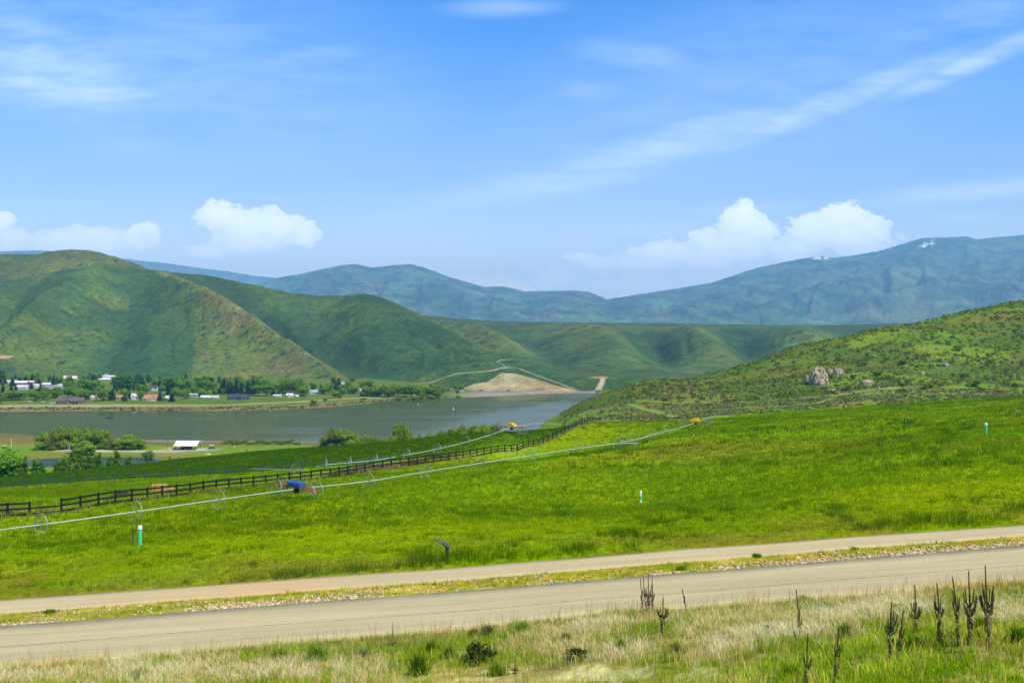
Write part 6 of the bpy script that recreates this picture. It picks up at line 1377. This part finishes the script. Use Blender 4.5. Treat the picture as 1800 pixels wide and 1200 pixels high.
r_ = empty('guard_rail', drp[0] + Vector((0, -13.2, 0.6)))
off = drp[0]
for k, p in enumerate(resample(drp, 7.0)): b = MB(); b.box((0, 0, 0.3), (0.2, 0.2, 0.9)); b.build('post', M_GALV, r_).location = p - off
b = MB(); board(b, [p - off for p in drp], 0.6, 0.4, 0.08); b.build('rail', M_GALV, r_); tag(r_, 'long pale guard rail along the dam road', 'guard rail')
M_CR = simple('red_car_paint', (0.30, 0.04, 0.03), 0.35, spec=0.6); M_CWH = simple('white_car_paint', (0.7, 0.7, 0.68), 0.35, spec=0.6)
for px, mt, lb in ((845, M_CR, 'red car on the dam road before the tan cut'), (893, M_CR, 'dark red car farther along the dam road'), (812, M_CWH, 'white car on the road by the dark shed'), (1051, M_CR, 'red truck at the foot of the graded dirt road')):
    c_ = car(px, 690, 4.6, lb, mt, rz=0.0, d0=1000, d1=1200); x = np.interp(px, [775, 1045], [0, 1]); dd = np.interp(px, [775, 800, 840, 880, 920, 1045], [1178, 1182, 1184, 1180, 1178, 1176]) - 10
    c_.location = ((px - 900) / F * dd, dd, 1.25)
# village trees
TG = 'trees of the lakeside village'
def vtree(px, py, h_px, kind, lb, w_=None):
    h_px *= 1.35; w_ = w_ * 1.3 if w_ else w_
    d = hit(px, py, 862, 1580, 500) or 1500.0
    for (a, b_, t, q, db) in BLD:
        if a + 0.2 * (b_ - a) < px < b_ - 0.2 * (b_ - a) and d < db and py - h_px < q - 1.5 and py > t: return
    p = pos(px, d); h = h_px / F * d; wd = (w_ or {'broad': 0.95, 'conifer': 0.62, 'poplar': 0.5, 'willow': 1.1}[kind] * h_px) / F * d; plant(kind, p, h, wd, lb, TG)
LB = {'broad': 'rounded green broadleaf tree among the village houses', 'conifer': 'dark blue green conifer among the village houses', 'poplar': 'upright bright green poplar among the village houses', 'willow': 'yellow green willow among the village houses'}
for px, py, h, kd, w_ in [(5, 690, 13, 'conifer', 7), (20, 690, 11, 'conifer', 8), (28, 689, 12, 'conifer', 5), (37.5, 690, 14, 'conifer', 8), (51, 700, 21, 'conifer', 14), (65, 700, 14, 'conifer', 8), (71, 692, 13, 'conifer', 9), (22, 676, 10, 'conifer', 7), (3, 672, 17, 'poplar', 12), (22, 703, 14, 'broad', 24), (35, 703, 13, 'broad', 20), (8, 703, 12, 'broad', 16), (-8, 712, 24, 'broad', 24),
    (62, 703, 13, 'broad', 16), (75, 704, 14, 'broad', 20), (86, 703, 16, 'broad', 20), (97, 700, 16, 'broad', 18), (108, 700, 16, 'broad', 20), (120, 699, 16, 'broad', 18), (131, 700, 14, 'broad', 18), (143, 701, 14, 'broad', 20), (154, 702, 13, 'broad', 16), (122, 686, 14, 'broad', 16), (134, 686, 16, 'broad', 16), (147, 690, 20, 'broad', 20), (160, 692, 20, 'broad', 20), (172, 690, 18, 'broad', 18), (112, 680, 12, 'conifer', 9), (100, 674, 10, 'conifer', 8), (104, 677, 12, 'broad', 12),
    (180, 704, 16, 'broad', 18), (192, 703, 15, 'broad', 14), (198, 704, 17, 'conifer', 10), (216, 705, 8, 'conifer', 6), (221, 705, 7, 'conifer', 5), (219, 701, 15, 'broad', 14), (228, 700, 10, 'conifer', 7), (247, 702, 12, 'broad', 12), (270, 706, 7, 'broad', 17), (281, 705, 14, 'conifer', 8), (290, 705, 5, 'broad', 6), (302, 706, 11, 'conifer', 11), (295, 694, 14, 'conifer', 12), (329.5, 696, 10, 'conifer', 7), (353, 697, 12, 'broad', 14), (342, 692, 10, 'broad', 12), (322, 694, 7, 'broad', 8),
    (184, 682, 16, 'poplar', 10), (196, 686, 20, 'poplar', 12), (206, 688, 20, 'poplar', 12), (216, 686, 20, 'poplar', 12), (226, 688, 22, 'poplar', 12), (236, 686, 16, 'poplar', 9), (244, 688, 12, 'broad', 12), (250, 684, 18, 'poplar', 10), (256, 692, 14, 'broad', 12), (281, 686, 16, 'conifer', 10), (290, 684, 15, 'poplar', 10), (298, 687, 18, 'poplar', 11), (306, 687, 18, 'poplar', 11), (316, 688, 18, 'broad', 16), (328, 688, 17, 'broad', 14), (284, 690, 12, 'broad', 10),
    (348, 688, 14, 'broad', 14), (356, 689, 17, 'broad', 14), (364, 691, 20, 'broad', 16), (374, 691, 18, 'broad', 14), (381, 690, 12, 'conifer', 8), (388, 692, 14, 'conifer', 9), (394, 692, 20, 'conifer', 9), (401, 693, 15, 'conifer', 10), (408, 693, 14, 'conifer', 10), (415, 694, 22, 'conifer', 11), (424, 693, 15, 'conifer', 9), (436, 694, 21, 'conifer', 11), (445, 694, 20, 'conifer', 11), (406, 682, 14, 'broad', 14), (428, 686, 18, 'broad', 16), (448, 684, 16, 'broad', 14), (460, 686, 18, 'broad', 16), (472, 688, 18, 'broad', 14),
    (454, 696, 16, 'broad', 22), (468, 696, 17, 'broad', 22), (480, 695, 12, 'conifer', 6), (488, 692, 16, 'broad', 20), (497, 690, 20, 'broad', 22), (511, 692, 18, 'broad', 22), (522, 690, 20, 'broad', 24), (534, 697, 16, 'broad', 18), (489, 694, 6, 'conifer', 4), (552, 686, 12, 'broad', 12), (564, 690, 12, 'conifer', 7), (572, 690, 11, 'conifer', 7), (579, 692, 17, 'broad', 14), (587, 688, 20, 'poplar', 8), (595, 688, 18, 'poplar', 8), (589.5, 700, 9, 'broad', 12), (598, 700, 5, 'broad', 6),
    (606, 692, 14, 'broad', 16), (616, 692, 12, 'broad', 14), (612, 680, 9, 'broad', 12), (624, 692, 12, 'broad', 14), (637, 683, 12, 'broad', 12), (649, 683, 13, 'broad', 10), (640, 696, 12, 'willow', 14), (652, 697, 12, 'broad', 16), (663, 697, 17, 'broad', 20), (676, 698, 17, 'broad', 20), (688, 698, 16, 'broad', 18), (700, 698, 18, 'broad', 22), (711, 698, 18, 'broad', 20), (723, 698, 17, 'broad', 22), (735, 698, 16, 'broad', 20), (746, 698, 15, 'broad', 20), (757, 698, 14, 'broad', 18), (767, 699, 12, 'broad', 16), (760, 690, 12, 'broad', 12), (770, 692, 13, 'broad', 14), (778, 692, 9, 'broad', 10), (804, 692, 6, 'broad', 6), (802, 687, 9, 'broad', 10), (811, 687, 9, 'broad', 9),
    (720, 706, 7, 'willow', 14), (730, 706, 8, 'willow', 16), (740, 703, 8, 'broad', 14), (757, 702, 7, 'willow', 16), (640, 703, 3, 'broad', 8), (552, 711, 7, 'broad', 10), (572, 706, 5, 'broad', 7), (700, 704, 4, 'broad', 10), (806, 700, 4, 'broad', 6), (620, 672, 6, 'broad', 8), (585, 670, 6, 'broad', 6)]:
    vtree(px, py, h, kd, LB[kd], w_)
r_ = random.Random(5)
for k in range(120):      # the darker trees closing the back of the village
    px = r_.uniform(-20, 470); py = r_.uniform(668, 684) if px < 200 else r_.uniform(672, 686); kd = r_.choice(['broad', 'broad', 'conifer', 'poplar']) if px > 95 else r_.choice(['conifer', 'conifer', 'broad'])
    vtree(px, py, r_.uniform(8, 14), kd, LB[kd])
for k in range(34):
    px = r_.choice([r_.uniform(58, 200), r_.uniform(300, 400), r_.uniform(560, 780)]); py = r_.uniform(691, 702) if px < 560 else r_.uniform(688, 699); vtree(px, py, r_.uniform(8, 13), 'broad', LB['broad'])
# bushes along the far waterline
scr = lambda px, d, r: (np.abs(d - np.interp(px, [p for p, _ in SHORE_F], [q for _, q in SHORE_F]) - 14) < 12) & (r.random(len(px)) < 0.5)
scatter_scrub('shore_scrub', 9000, -150, 800, 850, 1080, scr, lambda px, d, r: 0.6 + 0.9 * r.random(len(px)), lambda px, d, r: np.where(r.random((len(px), 1)) < 0.5, np.array([[0.15, 0.115, 0.055]]), np.array([[0.11, 0.17, 0.025]])) * (0.7 + 0.6 * r.random((len(px), 1))), 14, 0.4, 'brown and green brush along the far waterline', 303)

# ------------------------------------------------------------------ stones and grasses
r = np.random.default_rng(55)
def stones(n, seed):
    r = np.random.default_rng(seed); t_ = (1 + 5 ** .5) / 2; I = np.array([(-1, t_, 0), (1, t_, 0), (-1, -t_, 0), (1, -t_, 0), (0, -1, t_), (0, 1, t_), (0, -1, -t_), (0, 1, -t_), (t_, 0, -1), (t_, 0, 1), (-t_, 0, -1), (-t_, 0, 1)]) / 1.9
    Fi = np.array([(0, 11, 5), (0, 5, 1), (0, 1, 7), (0, 7, 10), (0, 10, 11), (1, 5, 9), (5, 11, 4), (11, 10, 2), (10, 7, 6), (7, 1, 8), (3, 9, 4), (3, 4, 2), (3, 2, 6), (3, 6, 8), (3, 8, 9), (4, 9, 5), (2, 4, 11), (6, 2, 10), (8, 6, 7), (9, 8, 1)])
    px = r.uniform(-450, 2250, n); t = r.beta(1.1, 3.2, n); rd_ = np.array([road_d(p) for p in px]); x0 = rd_[:, 1] + 0.08; d = x0 + t * 2.3
    x = (px - 900) / F * d; k = r.random(n) < 0.06 + 1.0 * sstep(0.44, 0.60, fbm(x / 4.0, d / 1.5, 401, 3)); px, d, x = px[k], d[k], x[k]; m = len(px); s = 0.028 + 0.06 * r.random(m) ** 2.5
    S = s[:, None] * (0.7 + 0.6 * r.random((m, 3))) * np.array([1.25, 1, 0.75]); V = I[None] * (1 + 0.25 * r.normal(size=(m, 12, 1))) * S[:, None]
    a = r.random(m) * 6.28; X = V[..., 0] * np.cos(a)[:, None] - V[..., 1] * np.sin(a)[:, None]; Y = V[..., 0] * np.sin(a)[:, None] + V[..., 1] * np.cos(a)[:, None]
    V = np.stack([X + x[:, None], Y + d[:, None], V[..., 2] + (gz_pd(px, d) + s * 0.25)[:, None]], -1); Fc = (np.arange(m)[:, None, None] * 12 + Fi[None]).reshape(-1, 3)
    pal = np.array([(0.50, 0.38, 0.19), (0.44, 0.33, 0.16), (0.56, 0.46, 0.27), (0.34, 0.26, 0.14), (0.48, 0.34, 0.17), (0.38, 0.31, 0.20)]); c = pal[r.integers(0, len(pal), m)] * (0.85 + 0.35 * r.random((m, 1)))
    return V.reshape(-1, 3), Fc, np.repeat(c, 12, axis=0)
V, Fc, c = stones(9500, 61); M_STONE = land('stone', [(9.0, 0.5, None)], yellow=0.0, rough=0.9)
tag(link('gravel', np_mesh('gravel', V, Fc, M_STONE, False, c)), 'strip of loose tan stones between the road and the footpath', 'gravel', kind='stuff')
def sample(dens, px0, px1, d0, d1, seed):
    """points at dens per square metre"""
    r = np.random.default_rng(seed); A = (px1 - px0) / F * (d1 ** 2 - d0 ** 2) / 2; n = int(A * dens); return r.uniform(px0, px1, n), np.sqrt(r.uniform(d0 ** 2, d1 ** 2, n)), r
def py_of(px, d, z): return 600 + (CZ - z) * F / d
# meadow grass, coarser with distance
parts = []
for d0, d1, dens, n, w_, sp, sd_ in ((49.5, 78, 15, 6, 0.022, 0.14, 1), (78, 125, 7.5, 6, 0.036, 0.22, 2), (125, 262, 2.3, 6, 0.065, 0.40, 3)):
    px, d, r = sample(dens, *((-420, 2220) if d0 < 70 else (-260, 2060) if d0 < 120 else (-120, 1940)), d0, d1, 500 + sd_); e = 49.5 + 3.5 * px / 1800; ad = tab(px, ALF_D)
    k = (d > e + 0.12) & (d < cd(px) + 2) & ((d < ad) | (px > 1036)); px, d, e = px[k], d[k], e[k]; x = (px - 900) / F * d; z = gz_pd(px, d); c = cover(px, d)
    cl = sstep(0.62, 0.66, fbm(x / 1.3, d / 1.7, 411, 3)) * sstep(0.38, 0.55, fbm(x / 14, d / 14, 413, 3)) * np.where(px > 980, 1.0, 0.6); pat = fbm(x / 9, d / 5, 415, 4); st = fbm(x / 26, d / 3.5, 419, 3)
    py = py_of(px, d, z); tall = np.exp(-((px - 775) / 62.0) ** 4 - ((d - e - 2.3) / 1.5) ** 4) + 0.75 * np.exp(-((px - 600) / 130.0) ** 4 - ((d - e - 1.2) / 0.7) ** 4) + 0.6 * np.exp(-((px - 900) / 80.0) ** 4 - ((d - e - 1.6) / 0.9) ** 4) + 0.5 * np.exp(-((px - 1650) / 120.0) ** 4 - ((d - e - 2.5) / 1.5) ** 4); tall = np.clip(tall, 0, 1)
    c = c * (0.80 + 0.42 * pat)[:, None] * (0.86 + 0.30 * st)[:, None]; c = lerp3(c, (0.050, 0.135, 0.003), 0.85 * cl); c = lerp3(c, (0.065, 0.165, 0.004), 0.85 * tall); g2 = sstep(0.42, 0.62, fbm(x / 20, d / 9, 423, 4)) * sstep(1000, 1200, px); c = lerp3(c, (0.105, 0.215, 0.003), 0.6 * g2); c = c * (0.95 + 0.3 * r.random((len(px), 1)))
    edge = sstep(0, 0.8, d - e) if d0 < 60 else 1.0
    hh = (0.08 + 0.12 * pat + 0.32 * cl + 0.85 * tall + 0.15 * sstep(64, 84, d)) * (0.35 + 0.65 * edge)
    parts.append(blades(np.stack([x, d, z - 0.02], -1), n, hh * 0.5, hh * 1.25, w_, 0.9, c, 510 + sd_, 1, sp, 0.16))
V, Fc, c = join(parts); tag(link('meadow_grass', np_mesh('meadow_grass', V, Fc, M_GRASS, False, c)), 'bright green meadow grass covering the slope beyond the footpath', 'grass', kind='stuff')
# dark crop beyond the fences
px, d, r = sample(3.0, -80, 1045, 158, 290, 530); ad = tab(px, ALF_D); k = (d > ad) & (px < 1034); px, d = px[k], d[k]; x = (px - 900) / F * d; z = gz_pd(px, d); n_ = fbm(x / 4, d / 4, 421, 4)
c = np.array(ALF)[None] * (0.7 + 1.0 * n_)[:, None] * (0.8 + 0.5 * r.random((len(px), 1))); c = lerp3(c, (0.06, 0.13, 0.004), 0.5 * sstep(0.5, 0.7, n_))
V, Fc, c = blades(np.stack([x, d, z - 0.02], -1), 6, 0.14, 0.34, 0.10, 1.3, c, 531, 1, 0.35, 0.2); tag(link('crop', np_mesh('crop', V, Fc, M_GRASS, False, c)), 'dark green leafy crop on the slope above the lake', 'crop', kind='stuff')
# yellow grass left standing along the fences
FP = np.array([(p.x, p.y, p.z) for p in resample(fl, 0.35)]); r = np.random.default_rng(541); k = r.random(len(FP)) < 0.85 * sstep(0.34, 0.52, fbm(FP[:, 0] / 5, FP[:, 1] / 5, 431, 3)) + 0.12; P = FP[k] + np.stack([r.normal(size=k.sum()) * 0.25, r.normal(size=k.sum()) * 0.35, np.zeros(k.sum())], -1)
V, Fc, c = blades(P, 14, 0.3, 0.75, 0.05, 0.8, np.tile((0.56, 0.50, 0.09), (len(P), 1)), 542, 1, 0.3, 0.25)
TP = np.array([(p.x, p.y, p.z) for p in resample(tl, 0.8)]); k = r.random(len(TP)) < 0.3; v2 = blades(TP[k], 10, 0.2, 0.5, 0.08, 0.8, np.tile((0.28, 0.26, 0.06), (k.sum(), 1)), 543, 1, 0.5, 0.25); V, Fc, c = join([(V, Fc, c), v2])
tag(link('fence_grass', np_mesh('fence_grass', V, Fc, M_GRASS, False, c)), 'dry yellow grass left standing along the fences', 'grass', kind='stuff')
# verge between road and path
px, d, r = sample(22, -450, 2250, 42.8, 54.2, 550); rd_ = np.array([44 + 3.5 * px / 1800, 46.5 + 3.5 * px / 1800]); k = (d > rd_[0] + 0.05) & (d < rd_[1] - 0.03); px, d = px[k], d[k]; x = (px - 900) / F * d; z = gz_pd(px, d); t = (d - 44 - 3.5 * px / 1800) / 2.5; n_ = fbm(x / 1.1, d / 0.8, 441, 3)
k = r.random(len(px)) < 0.2 + sstep(0.2, 0.5, t) * 0.8 + 0.6 * sstep(0.44, 0.58, n_); px, d, x, z, n_ = px[k], d[k], x[k], z[k], n_[k]; c = lerp3(np.tile((0.46, 0.40, 0.020), (len(px), 1)), (0.24, 0.34, 0.006), sstep(0.45, 0.65, n_))
V, Fc, c = blades(np.stack([x, d, z - 0.01], -1), 6, 0.05, 0.14 + 0.16 * sstep(0.5, 0.7, n_), 0.025, 1.0, c, 551, 1, 0.10, 0.2); tag(link('verge_grass', np_mesh('verge_grass', V, Fc, M_GRASS, False, c)), 'short yellowish grass on the strip beside the footpath', 'grass', kind='stuff')
# the bank this side of the road
px, d, r = sample(58, -500, 2420, 16.5, 41.2, 560); a_ = 37 + 3 * px / 1800; k = (d < a_ - 0.05); px, d = px[k], d[k]; x = (px - 900) / F * d; z = gz_pd(px, d); py = py_of(px, d, z); k = py < 1260; px, d, x, z, py = px[k], d[k], x[k], z[k], py[k]; a_ = 37 + 3 * px / 1800
n1_ = fbm(x / 1.3, d / 1.3, 451, 3); n2_ = fbm(x / 4.0, d / 3.0, 453, 3); n3_ = fbm(x / 0.6, d / 0.6, 455, 3)
def ell(L_):
    m_ = np.zeros(len(px))
    for cx_, cy_, rx, ry in L_: m_ = np.maximum(m_, np.exp(-((px - cx_) / rx) ** 2 - ((py - cy_) / ry) ** 2))
    return m_
pale = ell([(400, 1172, 190, 22), (60, 1194, 110, 12), (640, 1172, 60, 16), (985, 1112, 110, 24), (1010, 1140, 110, 20), (1340, 1100, 130, 28), (1250, 1120, 60, 26), (1440, 1085, 90, 26), (1560, 1070, 90, 20), (1770, 1075, 60, 24), (250, 1180, 90, 18)])
green = np.clip(sstep(-6, 26, py - np.interp(px, [1180, 1300, 1400, 1500, 1600, 1700, 1800, 1960], [1190, 1165, 1140, 1118, 1102, 1092, 1088, 1084])) * sstep(1200, 1400, px), 0, 1)
bare = np.exp(-((px - 1010) / 270.0) ** 4 - ((py - 1190) / 18.0) ** 4)
edge = np.exp(-((a_ - d) / 1.6) ** 2)
u = r.random(len(px)); typ = np.full(len(px), -1)
typ[(u < 0.22 + 0.5 * edge)] = 0                                   # tall dry grass
typ[(r.random(len(px)) < 1.8 * pale * (0.5 + n1_))] = 1           # pale matted stems
typ[(r.random(len(px)) < 0.10 + 0.70 * sstep(0.50, 0.60, n2_) * (1 - 0.75 * pale))] = 2    # mixed green
typ[(r.random(len(px)) < green * 0.92)] = 3                        # lush green on the right
typ[(r.random(len(px)) < green * 0.30 * sstep(0.4, 0.6, n1_))] = 4 # yellow stems in it
typ[(r.random(len(px)) < bare * 0.93)] = -1
n5_ = fbm(x / 0.55, d / 0.55, 457, 2); typ[(n5_ < 0.30) & (typ < 2)] = -1; typ[(n5_ > 0.66) & (bare < 0.4) & (r.random(len(px)) < 0.9)] = 2
typ[(typ == -1) & (bare > 0.3) & (r.random(len(px)) < 0.45 * sstep(0.45, 0.62, n3_))] = 5       # mossy low cushions on bare soil
P = np.stack([x, d, z - 0.02], -1); pal = {0: (0.72, 0.56, 0.13), 1: (0.84, 0.73, 0.38), 2: (0.25, 0.33, 0.012), 3: (0.24, 0.39, 0.004), 4: (0.66, 0.55, 0.07), 5: (0.42, 0.36, 0.02)}
spec = {0: (5, 0.25, 0.62, 0.010, 0.7, 2, 0.10), 1: (9, 0.12, 0.40, 0.010, 1.5, 2, 0.16), 2: (6, 0.12, 0.34, 0.014, 0.9, 2, 0.09), 3: (7, 0.10, 0.29, 0.015, 1.0, 2, 0.10), 4: (5, 0.18, 0.40, 0.010, 0.8, 2, 0.10), 5: (6, 0.03, 0.10, 0.020, 1.0, 1, 0.09)}
groups = {'dry_grass': ((0, 1), 'pale dry grass and matted stems along the road edge'), 'bank_grass': ((2, 3, 4, 5), 'green and yellow grass on the near bank')}
for nm, (ts, lb) in groups.items():
    parts = []
    for t in ts:
        k = typ == t; n, h0, h1, w_, ln, sg, sp = spec[t]; cc = np.tile(pal[t], (k.sum(), 1)) * (0.75 + 0.55 * n1_[k])[:, None]
        if t == 0: cc = lerp3(cc, (0.80, 0.67, 0.27), sstep(0.4, 0.65, n2_[k]))
        if t == 1: cc = lerp3(cc, (0.84, 0.68, 0.30), sstep(0.45, 0.65, n2_[k]))
        if t == 3: cc = lerp3(cc, (0.32, 0.34, 0.02), sstep(0.48, 0.66, n2_[k]) * 0.8)
        hs_ = (0.65 + 0.7 * n1_[k]); parts.append(blades(P[k], n, h0 * hs_, h1 * hs_, w_, ln, cc, 570 + t, sg, sp, 0.18))
    if nm == 'dry_grass':      # taller seed stalks that reach up against the road
        k = (r.random(len(px)) < 0.12 * (0.15 + edge) * (0.4 + 1.2 * n2_)); parts.append(blades(P[k], 3, 0.45, 1.05, 0.009, 0.55, np.tile((0.50, 0.34, 0.11), (k.sum(), 1)), 590, 2, 0.1, 0.2))
    V, Fc, c = join(parts); tag(link(nm, np_mesh(nm, V, Fc, M_BANK, False, c)), lb, 'grass', kind='stuff')
